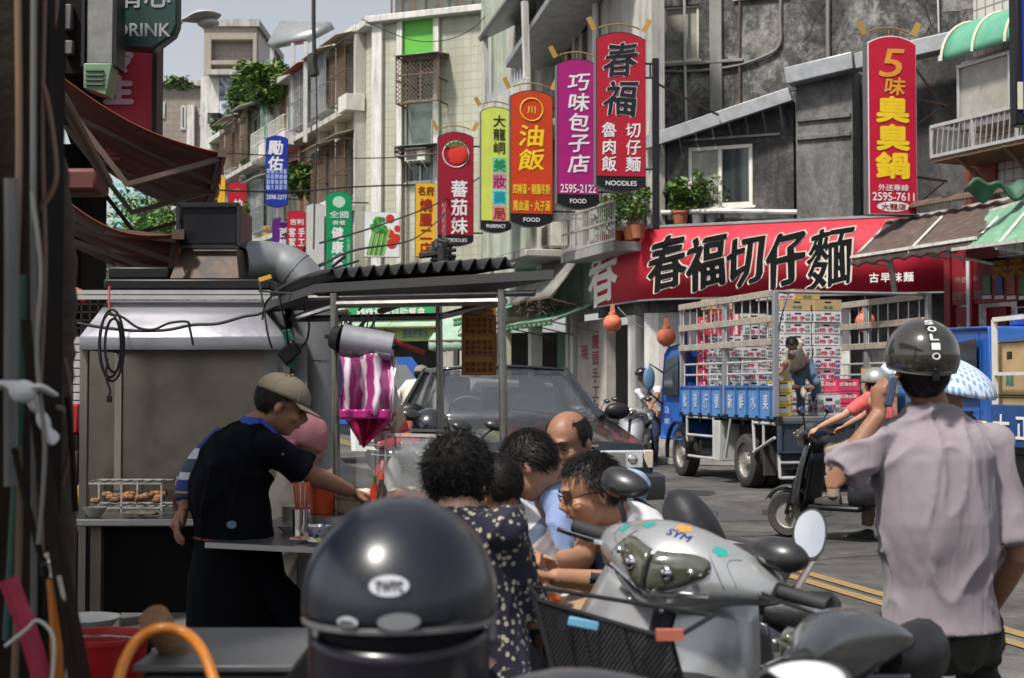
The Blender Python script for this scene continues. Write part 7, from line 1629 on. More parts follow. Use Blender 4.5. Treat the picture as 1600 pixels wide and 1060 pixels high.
b_,dz_ = base_for((-.75,.66),.06,.88,(0,.44,.95),P(1290,1000,3.0)); print('s4',dz_)
s4,Q4,H4 = scooter('dark grey scooter with a hand muff in front of the standing man\'s trousers',b_,(-.75,.66),dgrey,.06,.88,muffs=(1,),mirrors=(),fine=True,group=gA)
b_,dz_ = base_for((.1,.99),-.1,.95,(0,.42,.98),P(880,1150,2.0)); print('s0',dz_)
s0,Q0,H0 = scooter('black scooter carrying the dark helmet in the bottom foreground',b_,(.1,.99),dgrey,-.1,.95,mirrors=(),fine=True,group=gA)
m = MB(); c = P(860,1092,1.90); m.ell(c,(.10,.04,.012)); m.obj('instrument_glass',M('instrument_glass',(.25,.26,.28),.08,var=.2,coat=1),s0); m = MB(); m.boxc(P(795,1090,1.93),(.04,.03,.01)); m.obj('switch',plast,s0,.004)
# scooters behind the cart
for k,(px,D,hd,lb,cl) in enumerate(((585,9.0,(.6,-.8),'black parked scooter behind the hanging bags',dgrey),(655,9.6,(.3,-.95),'dark scooter carrying the round black helmet behind the clear guard',dgrey),(560,10.5,(.7,-.7),'red scooter farther back behind the hanging bags',M('dark_red_paint_scooter',(.25,.01,.02),.3,coat=.5)),(940,25.8,(-.7,-.7),'first parked scooter before the painted panel',dgrey),(918,27,(-.7,-.7),'second parked scooter before the painted panel',silver))):
 scooter(lb,(X(px,D),D,0),hd,cl,-.12,1.,group='parked scooters behind the cart' if k < 3 else 'parked scooters at the painted panel')
def helmet(name,label,c,r,fw,tilt=0.,mat=None,rim=None,peak=False,parent=None,chin=True,low=.18,roll=0.):
 """open helmet; c = centre, r = (x,y,z) radii, fw = facing, tilt = pitch forward"""
 f = V((fw[0],fw[1],0)).normalized(); R = Matrix.Rotation(atan2(-f.x,f.y),4,'Z') @ Matrix.Rotation(-tilt,4,'X') @ Matrix.Rotation(roll,4,'Y')
 if parent is None: t = thing(name,label,'helmet',c,rot=R); own = True
 else: t = parent; own = False
 Q = Matrix.Translation(V(c)) @ R; m = MB(Q)
 def s_(u,v):
  a = 2 * pi * u; th = pi * (.5 + low + .05 * cos(a + pi)) * v; return V((r[0] * sin(th) * sin(a),r[1] * sin(th) * cos(a),r[2] * cos(th)))
 m.loft([[s_(k / 36,.012 + .988 * j / 16) for k in range(36)] for j in range(17)],False); m.add([s_(k / 36,.012) for k in range(36)],[list(range(36))])
 mt = mat or M('black_helmet',(.012,.013,.018),.2,var=.2,vs=5,coat=.8)
 o = m.obj('shell' if own else 'helmet',mt,t,solid=.008); WM[o.name] = wm(t)
 m = MB(Q); m.tube([s_(k / 36,1.0) for k in range(37)],.006 * r[0] / .13,6,False); m.obj('rim',rim or M('grey_trim',(.16,.16,.16),.4),t if own else o)
 if peak:
  m = MB(Q); zz = s_(0,1).z + .035
  m.grid(lambda u,v: V(((r[0] * .95) * sin((u - .5) * 2.2) * (1 + .05 * v),r[1] * cos((u - .5) * 2.2) * .97 + .075 * v * cos((u - .5) * 2),zz - .02 * v + .02 * cos((u - .5) * 2.2))),14,4); m.obj('peak',mt,t if own else o,solid=.006)
 return t,Q,o
blur = M('foreground_helmet_black',(.005,.008,.016),.30,var=.3,vs=3,coat=.35,dirt=((.04,.038,.034),.5,4.5))
blur.node_tree.nodes['Principled BSDF'].inputs['Coat Roughness'].default_value = .16
hc = P(625,935,2.0)
t,QH,o = helmet('helmet','big dark glossy helmet with oval stickers in the bottom foreground',hc,(.132,.148,.138),(-.1,-1),.12,blur,M('silver_rim',(.25,.25,.26),.3,.5),low=.06)
m = MB(QH); m.grid(lambda u,v: V((.126 * sin((u - .5) * 3.0),.142 * cos((u - .5) * 3.0) + .012 * v,-.035 - .115 * v)),26,8); m.obj('visor',M('purple_black_visor',(.004,.0025,.008),.3,var=.1,coat=.1),t,solid=.003)
m = MB(QH); m.ell(V((0,-.01,-.03)),(.118,.13,.12),v0=0,v1=.55); m.obj('lining',M('helmet_lining',(.008,.007,.012),.9),t)
def hsticker(name,u,th,w,h,mat,txt=None):
 a = 2 * pi * u; n = V((sin(th) * sin(a),sin(th) * cos(a),cos(th))); p = V((.139 * n.x,.155 * n.y,.145 * n.z)); e = V((0,0,1)).cross(n).normalized(); f = n.cross(e)
 F_ = QH @ Matrix(((e.x,f.x,n.x,p.x),(e.y,f.y,n.y,p.y),(e.z,f.z,n.z,p.z),(0,0,0,1))); m = MB(); m.prism([(w / 2 * cos(b),h / 2 * sin(b)) for b in [2 * pi * k / 22 for k in range(22)]],-.0015,.0,F_); o = m.obj(name,mat,t)
 if txt: m = MB(); write(m,txt,F_,0,0,w * .7,h * .45,.001,.05); o2 = m.obj('sticker_lettering',prnt('greydark',(.12,.12,.13)),o); WM[o2.name] = wm(t)
hsticker('sticker',.0 - .015,1.18,.052,.028,prnt('stickerwhite',(.50,.52,.55)),'TWTC'); hsticker('sticker',.05,1.52,.03,.014,prnt('stickerwhite'),'GMAX'); hsticker('sticker',-.03,1.50,.056,.022,prnt('stickergrey',(.22,.23,.24)))
m = MB(); m.boxc(P(768,975,1.99),(.012,.02,.045)); m.obj('strap_button',M('silver_rim'),t,.003)
hc = P(672,668,9.5); t,q,o = helmet('helmet','round black helmet on the scooter behind the clear guard',hc,(.13,.14,.125),(.2,-1),0,None,low=.08)
# umbrella behind the standing man
chk = node_mat('blue_check_cloth',lambda nt,tc: (lambda c: (nt.links.new(tc.outputs['UV'] if 0 else tc.outputs['Object'],c.inputs['Vector']),c.outputs['Color'])[1])(nd(nt,'ShaderNodeTexBrick')),.7)
bn = [n for n in chk.node_tree.nodes if n.type == 'TEX_BRICK'][0]; bn.offset = 0; bn.inputs['Scale'].default_value = 1; bn.inputs['Brick Width'].default_value = .045; bn.inputs['Row Height'].default_value = .045; bn.inputs['Mortar Size'].default_value = .011
bn.inputs['Color1'].default_value = (.12,.28,.52,1); bn.inputs['Color2'].default_value = (.2,.36,.56,1); bn.inputs['Mortar'].default_value = (.55,.62,.70,1)
uc = P(1478,556,10.5); t = thing('umbrella','pale blue checked umbrella opened behind the standing man','umbrella',uc); Q = Matrix.Translation(uc) @ Matrix.Rotation(.22,4,'Y') @ Matrix.Rotation(.2,4,'X'); m = MB(Q); NR = 8
m.grid(lambda u,v: V((.44 * sin(v * 1.35) / sin(1.35) * cos(2 * pi * u) * (1 - .045 * v * (1 - abs(cos(pi * u * NR)))),.44 * sin(v * 1.35) / sin(1.35) * sin(2 * pi * u) * (1 - .045 * v * (1 - abs(cos(pi * u * NR)))),-.21 * (1 - cos(v * 1.35)) / (1 - cos(1.35)))),64,10); m.obj('canopy',chk,t,solid=.003,ang=60)
m = MB(Q); m.cyl((0,0,-.65),(0,0,.04),.007); m.obj('shaft',chrome,t); m = MB(Q)
for k in range(8): a = 2 * pi * k / 8; m.tube([V((.43 * sin(v) / sin(1.3) * cos(a),.43 * sin(v) / sin(1.3) * sin(a),-.215 * (1 - cos(v)) / (1 - cos(1.3)) - .006)) for v in (0,.3,.6,.9,1.3)],.003,4)
m.obj('rib',chrome,t)
# ================================================================ RIGHT SIDE SHOPS
RT = Plane((G3.pt(G3.len - 1.7,0).x,G3.pt(G3.len - 1.7,0).y - 1.3),(9.0,16.2))
RT = Plane((6.55,20.6),(7.9,17.6))
rt = thing('tiled_shophouse','white tiled shophouse with green bubble awning and balcony at the top right','building',RT.pt(0,0))
wt = tile_mat('white_grid_tile',(.55,.53,.48),(.50,.48,.44),(.2,.19,.17),.17,.17,RT.u,0,(.25,.22,.2),.3)
u1520 = RT.uv(1521,50)[0]
m = MB(); RT.box(m,u1520,RT.len + 3,3.2,9.5,-1.5,0); m.obj('wall',wt,rt)
m = MB(); RT.box(m,u1520 - .06,RT.len + 3,RT.uv(1560,50)[1],RT.uv(1560,33)[1],.003,.12); m.obj('red_band',M('red_stone_band',(.22,.06,.05),.6),rt,.01)
m = MB(); a = RT.uv(1512,235)[0]; RT.box(m,a - .02,a + .6,3.2,RT.uv(1530,232)[1],-1.2,.05); m.obj('red_pier',M('red_stone_pier',(.20,.045,.04),.7,var=.25),rt,.01)
a = RT.uv(1492,175,.5); b = RT.uv(1585,90,.5)
win = window(RT,rt,a[0],RT.len + 1.2,RT.uv(1540,180,.5)[1],RT.uv(1540,88,.5)[1],n=4,gm=[curtain,glassg,curtain,glassd],fm=alu,inset=-.4,sill=False)
m = MB(); RT.box(m,a[0],RT.len + 1.2,RT.uv(1540,180,.5)[1] - .1,RT.uv(1540,88,.5)[1] + .05,.0,.38); m.obj('bay_box',alu,rt)
m = MB(); zt_ = RT.uv(1540,88,.5)[1]; hh = .62
m.grid(lambda u,v: RT.pt(a[0] - .05 + (RT.len + 1.4 - a[0]) * u,zt_ + .05 + hh * sin(v * pi / 2),.05 + .62 * cos(v * pi / 2)),20,8); m.obj('bubble_awning',M('green_fibreglass',(.10,.34,.22),.45,var=.12,vs=3,dirt=((.25,.35,.28),.4,5)),rt,solid=.015)
m = MB()
for k in range(5): u = a[0] - .05 + k * .62; m.tube([RT.pt(u,zt_ + .055 + hh * sin(v * pi / 2),.06 + .635 * cos(v * pi / 2)) for v in [j / 8 for j in range(9)]],.022,6)
m.obj('awning_rib',cream_frame,rt)
m = MB(); dp = .9; z0_,z1_ = RT.uv(1500,236,dp)[1],RT.uv(1500,188,dp)[1]; ua = RT.uv(1455,220,dp)[0]; ub = RT.len + 2
for z in (z0_,z1_): m.bar(RT.pt(ua,z,dp),RT.pt(ub,z,dp),.045); m.bar(RT.pt(ua,z,0),RT.pt(ua,z,dp),.045)
n_ = 46
for k in range(n_): u = ua + (ub - ua) * k / n_; m.bar(RT.pt(u,z0_,dp),RT.pt(u + .05,z1_,dp),.014)
for k in range(7): u = ua + (ub - ua) * k / 6; m.bar(RT.pt(u,z0_,dp),RT.pt(u,z1_,dp),.04)
m.obj('balcony_railing',alu,rt); m = MB(); RT.box(m,ua,ub,z0_ - .08,z0_ - .03,0,dp); m.obj('balcony_floor',rusty,rt)
for k in range(3): m = MB(); u = ua + .5 + k * .9; m.bar(RT.pt(u,z0_ - .05,dp),RT.pt(u,z0_ - .7,0),.05); m.obj('balcony_bracket',rusty,rt)
# ground floor right : red shop
RS = Plane((6.1,22.2),(8.2,17.9))
rs = thing('red_shopfront','deep red hot pot shopfront with lettering under the green awning','shop',RS.pt(0,0)); dred = M('deep_red_shop',(.25,.012,.018),.5,var=.15,vs=3)
m = MB(); RS.box(m,-.5,RS.len + 3,0,3.6,-2.5,-2.4); m.obj('shop_back_wall',inn,rs)
m = MB(); u0 = RS.uv(1487,420)[0]; RS.box(m,u0,RS.len + 3,RS.uv(1550,473)[1],3.7,-.1,0); fs_ = m.obj('fascia',dred,rs)
for (txt,px,py,w,h,c) in (('臭臭鍋',1588,405,.9,.5,prnt('dimyellow',(.45,.26,.02))),('外送專線',1512,437,.5,.09,prnt('dimpink',(.45,.25,.25))),('0981242500',1512,462,.6,.12,prnt('dimpink')),('十',1506,405,.12,.2,blu)):
 m = MB(); u,z = RS.uv(px,py); write(m,txt,RS.F,u,z,w,h,.006,.02); m.obj('lettering',c,rs)
for k in range(5):
 u,z = RS.uv(1543 + k * 19,447); m = MB(); RS.box(m,u - .07,u + .07,z - .12,z + .14,.002,.02); m.obj('picture_panel',M('panel_pic_%d' % (k % 3),[(.05,.16,.06),(.03,.05,.25),(.3,.06,.03)][k % 3],.4,var=.3,vs=12),rs); m = MB(); RS.box(m,u - .08,u + .08,z - .19,z - .14,.002,.02); m.obj('caption_strip',pw,rs)
for px,w_,mt in ((1483,.12,dred),(1516,.07,prnt('white')),(1520,.05,dred)):
 u,_ = RS.uv(px,560); m = MB(); RS.box(m,u - w_ / 2,u + w_ / 2,0,3.3,-.1,.03); m.obj('post',mt,rs)
u0,u1 = RS.uv(1492,500)[0],RS.uv(1513,500)[0]
m = MB(); RS.box(m,u0,u1,.3,RS.uv(1500,480)[1],-.12,-.02); bp = m.obj('vertical_banner',dred,rs); WM[bp.name] = wm(rs); zb = RS.uv(1500,515)[1]
m = MB()
for k,ch in enumerate('內用外帶'): write(m,ch,RS.F,u0 + .09,zb - k * .19,.14,.17,-.015,.03,True)
m.obj('lettering',prnt('amber'),bp); m = MB()
for k,ch in enumerate('白飯免費'): write(m,ch,RS.F,u0 + .24,zb - k * .19,.12,.17,-.015,.03,True)
m.obj('lettering',prnt('dimpink'),bp)
u0,u1 = RS.uv(1525,500)[0],RS.uv(1556,500)[0]; m = MB(); RS.box(m,u0,u1,.3,RS.uv(1530,480)[1],-.3,-.2); m.obj('side_panel',dred,rs); m = MB(); write(m,'臭',RS.F,(u0 + u1) / 2,RS.uv(1540,555)[1],.35,.45,-.19,.03,True); m.obj('lettering',prnt('dimyellow'),rs)
sl = [None]
for k in range(14):
 u0 = RS.uv(1560,500)[0]; z = 1.0 + k * .14; m = MB(); RS.box(m,u0,RS.len + 3,z,z + .125,-.4,-.37 + .01 * (k % 2)); m.obj('shutter_slat',M('brown_shutter',(.09,.05,.035),.6,var=.2),rs)
m = MB(); u,z = RS.uv(1425,425); G.box(m,G.uv(1390,400,.4)[0],G.uv(1455,400,.4)[0],2.95,G.uv(1400,400,.4)[1] + .2,.35,.4); cp = m.obj('poster',M('dark_red_poster',(.24,.015,.02),.5,var=.2),None); tag(cp,'dark red poster with a small yellow figure under the striped awning','poster')
m = MB(); c = G.pt(G.uv(1423,430,.42)[0],3.3,.41); m.ell(c,(.16,.01,.16)); m.ell(c - V((0,0,.26)),(.12,.01,.14)); o = m.obj('round_picture',prnt('dimyellow'),cp); WM[cp.name] = Matrix.Identity(4)
brc = M('brown_striped_canvas',(.07,.048,.04),.8,var=.25,vs=5,dirt=((.2,.15,.125),.5,6))
a = P(1352,400,19.5)
def awn3(label,wl_,wr,tl2,tr2,mat,drop,sc=True):
 p = (tl2 + tr2) / 2; t = thing('canvas_awning',label,'awning',p); m = MB()
 m.grid(lambda u,v: wl_.lerp(wr,u).lerp(tl2.lerp(tr2,u),v) + V((0,0,-.06 * sin(pi * v) + .012 * sin(u * 60))),90,6); m.obj('canvas',mat,t,solid=.01)
 m = MB(); m.grid(lambda u,v: tl2.lerp(tr2,u) - V((0,0,v * (drop - .04 * abs(cos(u * 24 * (1 if sc else 0)))))) + V((0,.012 * sin(u * 70) * v,0)),120,3); m.obj('valance',mat,t,solid=.006)
 m = MB(); m.bar(tl2,tr2,.04); m.bar(wl_,wr,.04)
 for u in (0.01,.5,.99): m.bar(wl_.lerp(wr,u) - V((0,0,.04)),tl2.lerp(tr2,u) - V((0,0,.04)),.035); m.bar(wl_.lerp(wr,u) - V((0,0,.7)),tl2.lerp(tr2,u) - V((0,0,.05)),.03)
 m.obj('support_frame',white_paint,t); return t
awn3('brown striped awning with scalloped edge beside the red banner',P(1385,347,22.2),P(1590,308,18.5),P(1330,402,20.0),P(1525,372,17.4),brc,.16)
awn3('faded green awning over the red hot pot shop at the right border',P(1548,330,18.6),P(1700,285,16.0),P(1475,392,18.2),P(1660,368,14.5),M('faded_green_canvas',(.13,.28,.18),.75,var=.2,vs=4,dirt=((.3,.4,.32),.4,5)),.05,False)
m = MB(); q0,q1 = P(1372,345,22),P(1575,313,18.3); N_ = 70
m.grid(lambda u,v: q0.lerp(q1,u) + V((0,.5 * v,.12 + .1 * v + .02 * sin(u * 2 * pi * 40))),240,2); tag(m.obj('corrugated_eave',M('rusty_sheet',(.12,.08,.06),.8,var=.3),None,solid=.012),'rusty corrugated eave strip above the striped awning','eave')
m = MB(); m.bar(P(1390,405,19.9),P(1398,455,20.2),.07); tag(m.obj('awning_pole',white_paint),'short white pole slanting below the striped awning tip','pole')
for k in range(1):
 c = P(1585,296,17.5); m = MB()
 m.grid(lambda u,v: c + V(((u - .5) * 1.2,.2 * (v - .5),.10 * sin(u * 9) * cos(v * 3) + .05 * sin(u * 23))),30,6); tag(m.obj('bundled_tarp',M('dark_green_tarp',(.02,.08,.045),.6,var=.3),None,solid=.05),'dark green bundled tarp above the right awnings','tarp')
# ---- small kitchen things on the stove, the shelf and the cart
def bottle(px,D,z,h,r,mat,capc,label):
 p = V((X(px,D),D,z)); t = thing('sauce_bottle',label,'bottle',p); m = MB(); m.lathe([(r * .95,0),(r,.01),(r,h * .62),(r * .4,h * .8),(r * .38,h * .88),(.001,h * .88)],16,Matrix.Translation(p)); m.obj('bottle_body',mat,t)
 m = MB(); m.lathe([(r * .42,h * .86),(r * .42,h),(.001,h)],14,Matrix.Translation(p)); m.obj('cap',capc,t)
soy = M('soy_bottle',(.03,.012,.006),.15,coat=.5); chilli = M('chilli_bottle',(.4,.03,.01),.3)
bottle(597,5.62,zc2 + .001,.17,.022,soy,redp,'dark soy bottle with a red cap beside the steamer')
bottle(586,5.75,zc2 + .001,.15,.02,chilli,prnt('leafgreen'),'red chilli bottle with a green cap behind the soy bottle')
bottle(132,7.2,zc + .001,.19,.03,M('oil_bottle',(.35,.22,.03),.15,coat=.5),redp,'amber oil bottle at the left end of the stove counter')
bottle(280,7.3,zc + .001,.16,.028,M('vinegar_bottle',(.08,.03,.015),.2,coat=.4),white_paint,'brown vinegar bottle right of the food rack on the stove')
p = V((X(462,5.6),5.62,.817)); t = thing('bowl_stack','stack of nested white bowls on the cart shelf by the vendor','bowls',p)
for k in range(5): m = MB(); m.lathe([(.03,0),(.034,.004),(.058,.04),(.055,.04),(.03,.01),(.001,.008)],20,Matrix.Translation(p + V((0,0,k * .014)))); m.obj('bowl',white_paint,t)
p = V((X(475,5.35),5.3,.817)); t = thing('chopstick_holder','steel cup of chopsticks on the cart shelf','cup',p); m = MB(); m.lathe([(.03,0),(.034,.11),(.031,.11),(.028,.01),(.001,.01)],16,Matrix.Translation(p)); m.obj('cup',chrome,t)
for k in range(9): m = MB(); a = k * .7; m.tube([p + V((.012 * cos(a),.012 * sin(a),.02)),p + V((.03 * cos(a),.03 * sin(a),.21))],.003,5); m.obj('chopstick',M('red_chopstick',(.35,.06,.02),.5),t)
for k,(px,r_) in enumerate(((505,.05),(470,.045))):
 c = V((X(px,5.15),5.12 + k * .07,.818)); t = thing('plate',['small white plate of pickles at the front of the cart shelf','small white plate of sliced meat beside the pickles'][k],'plate',c); m = MB(); m.lathe([(r_ * .6,0),(r_,.012),(r_ * .95,.014),(.001,.005)],22,Matrix.Translation(c)); m.obj('plate_rim',white_paint,t)
 m = MB(); rk = random.Random(k)
 for j in range(14): m.ell(c + V((rk.uniform(-.5,.5) * r_,rk.uniform(-.5,.5) * r_,.014)),(.012,.008,.006),nu=6,nv=4)
 tag(m.obj('food_pieces',[M('pickle',(.25,.3,.05),.4),M('cooked_meat')][k],t),kind='stuff')
for k,(pts,r_,mt,lb) in enumerate((
 ([(70,-20,2.7),(66,200,2.7),(70,420,2.7),(62,640,2.7),(66,900,2.7)],.005,'brown_cable','thin brown cord hanging straight along the rolled tarp'),
 ([(28,-20,2.6),(30,250,2.6),(24,500,2.6),(30,800,2.6),(22,1080,2.6)],.007,'brown_cable','brown cord running down beside the grey pipe end'),
 ([(100,560,2.8),(108,600,2.8),(112,660,2.8),(106,720,2.8),(96,760,2.8)],.005,'brown_pole','curved brown twig right of the rolled tarp'),
 ([(50,300,2.45),(64,420,2.45),(58,560,2.45),(70,700,2.45),(60,850,2.45)],.004,'old_cable','grey cord draped over the rolled tarp'),
 ([(120,705,7.0),(118,760,7.0),(124,830,7.0)],.008,'grey_pipe','short grey gas hose at the left leg of the stove'))):
 ltube('cord' if k != 2 else 'twig',lb,'cord' if k != 2 else 'stick',pts,r_,MATS[mt])
# ================================================================ PEOPLE
def skin_m(name,col): 
 m = M(name,col,.5,var=.12,vs=12,bump=.08,bs=120,spec=.4)
 b = m.node_tree.nodes['Principled BSDF']; b.inputs['Subsurface Weight'].default_value = .12; b.inputs['Subsurface Radius'].default_value = (.02,.008,.005); return m
skA = skin_m('tan_skin',(.36,.19,.115)); skB = skin_m('brown_skin',(.27,.135,.08)); skC = skin_m('fair_skin',(.45,.26,.18))
def fused(mb,name,mat,parent,vox,smooth=4,folds=0.,fdir=None,ffreq=9.,seed=0,fade=None):
 me = bpy.data.meshes.new('tmp'); me.from_pydata([tuple(p) for p in mb.v],[],mb.f); me.update()
 o = bpy.data.objects.new('tmp',me); COL.objects.link(o)
 md = o.modifiers.new('r','REMESH'); md.mode = 'VOXEL'; md.voxel_size = vox; md.adaptivity = 0
 if smooth: s_ = o.modifiers.new('s','SMOOTH'); s_.factor = .5; s_.iterations = smooth
 dg = bpy.context.evaluated_depsgraph_get(); m2 = bpy.data.meshes.new_from_object(o.evaluated_get(dg),depsgraph=dg)
 bpy.data.objects.remove(o); bpy.data.meshes.remove(me); inv = wm(parent).inverted(); m2.name = name
 if folds:
  ax = V(fdir).normalized() if fdir else V((0,0,1)); nrm = [v.normal.copy() for v in m2.vertices]
  for v,n in zip(m2.vertices,nrm):
   p = v.co; q = p - ax * (p.dot(ax) * .68); off = V((seed * 3.1,seed,0))
   w_ = V((noise.noise(p * 3.1),noise.noise(p * 3.1 + V((9,0,0))),noise.noise(p * 3.1 + V((0,9,0))))) * .09
   a = noise.noise((q + w_) * ffreq * .75 + off); a2 = noise.noise((p + w_ * 1.5) * ffreq * .55 + off * 2); b = noise.noise(p * ffreq * .5 + off); c = noise.noise((q + w_) * ffreq * 2.2)
   fd = 1. if fade is None else min(1,max(.12,(p - fade).dot(ax) / .16)); v.co = p + n * folds * fd * (1.5 * max(0,1 - abs(a) * 3.2) ** 2 + 1.1 * max(0,1 - abs(a2) * 4) ** 2 + 1.3 * b + .3 * c - .6)
 m2.transform(inv); m2.materials.clear(); m2.materials.append(mat)
 m2.polygons.foreach_set('use_smooth',[True] * len(m2.polygons)); m2.update()
 ob = bpy.data.objects.new(name,m2); COL.objects.link(ob); ALL.append(ob); ob.parent = parent; WM[ob.name] = wm(parent); return ob
def frame3(f,u):
 f = V(f).normalized(); r = f.cross(V(u))
 if r.length < 1e-3: r = V((1,0,0))
 r.normalize(); u = r.cross(f); return Matrix((r,f,u)).transposed()          # columns right, forward, up
def ik(a,c,l1,l2,hint):
 a,c = V(a),V(c); d = c - a; L_ = d.length; mx = (l1 + l2) * .995
 if L_ > mx: c = a + d * (mx / L_); d = c - a; L_ = mx
 x = (l1 * l1 - l2 * l2 + L_ * L_) / (2 * L_); h = sqrt(max(0,l1 * l1 - x * x)); d.normalize()
 hv = V(hint); hv = hv - d * hv.dot(d); hv = hv.normalized() if hv.length > 1e-4 else d.orthogonal().normalized(); return a + d * x + hv * h,c
def hand(m,w,d,nrm,s=1.,curl=.5,side=1,spread=1.):
 """wrist w, finger direction d, palm normal nrm, side = +1 thumb on +x"""
 d = V(d).normalized(); n = V(nrm); n = (n - d * n.dot(d)).normalized(); x = d.cross(n) * side
 m.tube([w - d * .02 * s,w + d * .025 * s,w + d * .06 * s,w + d * .088 * s],[.021 * s,.027 * s,.034 * s,.033 * s],12,flat=.55)
 for k,(off,ln) in enumerate(((.027,.078),(.009,.088),(-.009,.082),(-.027,.066))):
  p = w + d * (.082 * s) + x * off * s; q = [p - d * .02 * s,p]; dd = d + x * off * 2.5 * spread
  for j,(fr,c) in enumerate(((.42,curl * .7),(.32,curl),(.26,curl * .8))):
   dd = (Matrix.Rotation(-c,3,d.cross(n)) @ dd).normalized() if False else (dd * cos(c) + n * sin(c)).normalized(); q.append(q[-1] + dd * ln * fr * s)
  m.tube(q,[.0095 * s,.0092 * s,.0085 * s,.0078 * s,.006 * s],8)
 p = w + d * .025 * s + x * .026 * s; m.tube([p,p + (x * .9 + d * .5).normalized() * .035 * s,p + (x * .9 + d * .6).normalized() * .035 * s + (d + n * .5 * curl + x * .1).normalized() * .03 * s,p + (x * .9 + d * .6).normalized() * .035 * s + (d + n * .6 * curl).normalized() * .055 * s],[.014 * s,.012 * s,.0098 * s,.007 * s],8)
def person(label,head,neck,pelvis,bf,hf,sk,shirt,pants,hands,elbows=(None,None),feet=None,knees=(None,None),s=1.,vox=.011,hair='short',hairmat=None,
   sleeve=.55,hem=.10,foldA=.006,collar=None,curl=.6,wide=1.,hup=None,pose='sit',shoes=None,hdir=(None,None),palm=(None,None),group=None,seed=0,deep=1.,name='person',nohead=False,shoulders=(None,None),bulge=.045,sleeve_mats=None):
 head,neck,pelvis = V(head),V(neck),V(pelvis); bf = V((bf[0],bf[1],0)).normalized()
 up = (neck - pelvis).normalized(); R = frame3(bf - up * bf.dot(up),up); r = R.col[0]; f = R.col[1]
 base = V((pelvis.x,pelvis.y,0)); t = thing(name,label,'person',base,group=group)
 sh = [V(shoulders[i]) if shoulders[i] is not None else neck - up * .055 * s + r * (.185 * s * wide) * (1 if i else -1) for i in (0,1)]      # 0 left 1 right
 H = frame3(hf,hup or (V((0,0,1)) if abs(V(hf).normalized().z) < .9 else up)); hr_,hf_,hu = H.col[0],H.col[1],H.col[2]
 def hp(x,y,z): return head + (hr_ * x + hf_ * y + hu * z) * s
 b = MB()
 # --- head
 R3 = Matrix((hr_,hf_,hu)).transposed()
 b.ell(hp(0,-.008,.03),(.074 * s,.092 * s,.082 * s),R3,20,14); b.ell(hp(0,.025,-.03),(.058 * s,.064 * s,.075 * s),R3,18,12)
 b.ell(hp(0,.05,-.078),(.034 * s,.032 * s,.026 * s),R3,12,8); b.ell(hp(0,.0,-.045),(.055 * s,.06 * s,.05 * s),R3,14,10)
 b.tube([hp(0,.088,.012),hp(0,.104,-.014),hp(0,.108,-.026)],[.008 * s,.0115 * s,.013 * s],8); b.ell(hp(0,.094,-.03),(.018 * s,.012 * s,.009 * s),R3,10,6)
 b.ell(hp(0,.085,-.052),(.022 * s,.012 * s,.009 * s),R3,10,6); b.ell(hp(0,.079,.028),(.046 * s,.016 * s,.011 * s),R3,12,6)
 for sg in (-1,1): b.ell(hp(sg * .078,-.012,-.012),(.008 * s,.018 * s,.030 * s),R3,8,8); b.ell(hp(sg * .04,.062,-.025),(.022 * s,.02 * s,.02 * s),R3,10,6)
 b.tube([head - hu * .05 * s - hf_ * .015 * s,neck + up * .03 * s,neck - up * .04 * s],[.052 * s,.056 * s,.068 * s],14)
 b.tube([neck - up * .02 * s,neck.lerp(pelvis,.5),pelvis],[.06 * s,.08 * s,.09 * s],12); b.tube([sh[0],sh[1]],.045 * s,10)
 # --- arms
 el,ha = [None,None],[None,None]
 for i in (0,1):
  sg = 1 if i else -1; tgt = V(hands[i]); hint = r * sg * .5 - up * .6 - f * .35
  if elbows[i] is not None: el[i] = V(elbows[i]); ha[i] = tgt
  else: el[i],ha[i] = ik(sh[i],tgt,.285 * s,.25 * s,hint)
  b.tube([sh[i],sh[i].lerp(el[i],.5),el[i],el[i].lerp(ha[i],.3),ha[i]],[.05 * s,.044 * s,.038 * s,.038 * s,.026 * s],12)
  hd = V(hdir[i]) if hdir[i] is not None else (ha[i] - el[i]); pn = V(palm[i]) if palm[i] is not None else (-r * sg * .4 - up * .8)
  hand(b,ha[i],hd,pn,s,curl,sg if False else (1 if i == 0 else -1))
 # --- legs
 if feet is None: feet = [pelvis + f * .05 * s - r * .13 * s,pelvis + f * .05 * s + r * .13 * s]; feet = [V((p.x,p.y,0)) for p in feet]
 hipj = [pelvis - r * .085 * s,pelvis + r * .085 * s]; kn,an = [None,None],[None,None]
 hf0 = V((bf.x,bf.y,0)).normalized()
 for i in (0,1):
  a_ = V(feet[i]) + V((0,0,.08 * s))
  if knees[i] is not None: kn[i] = V(knees[i]); an[i] = a_
  else: kn[i],an[i] = ik(hipj[i],a_,.43 * s,.42 * s,hf0 + V((0,0,.3)) + r * (.15 if i else -.15))
  b.tube([hipj[i],kn[i],an[i]],[.06 * s,.045 * s,.03 * s],10)
 body = fused(b,'body',sk,t,vox,3)
 # --- eyes, brows
 eye = M('eye_dark',(.012,.01,.01),.15,var=0)
 if not nohead:
  m = MB()
  for sg in (-1,1): m.ell(hp(sg * .031,.0815,.004),(.013 * s,.006 * s,.0055 * s),R3,10,6)
  m.obj('eye',eye,t); m = MB()
  for sg in (-1,1): m.tube([hp(sg * .014,.094,.026),hp(sg * .03,.092,.031),hp(sg * .048,.078,.026)],.0035 * s,5)
  m.obj('eyebrow',eye,t)
  m = MB(); m.ell(hp(0,.0935,-.052),(.021 * s,.006 * s,.0035 * s),R3,10,5); m.obj('mouth',M('lips',(.22,.07,.06),.5),t)
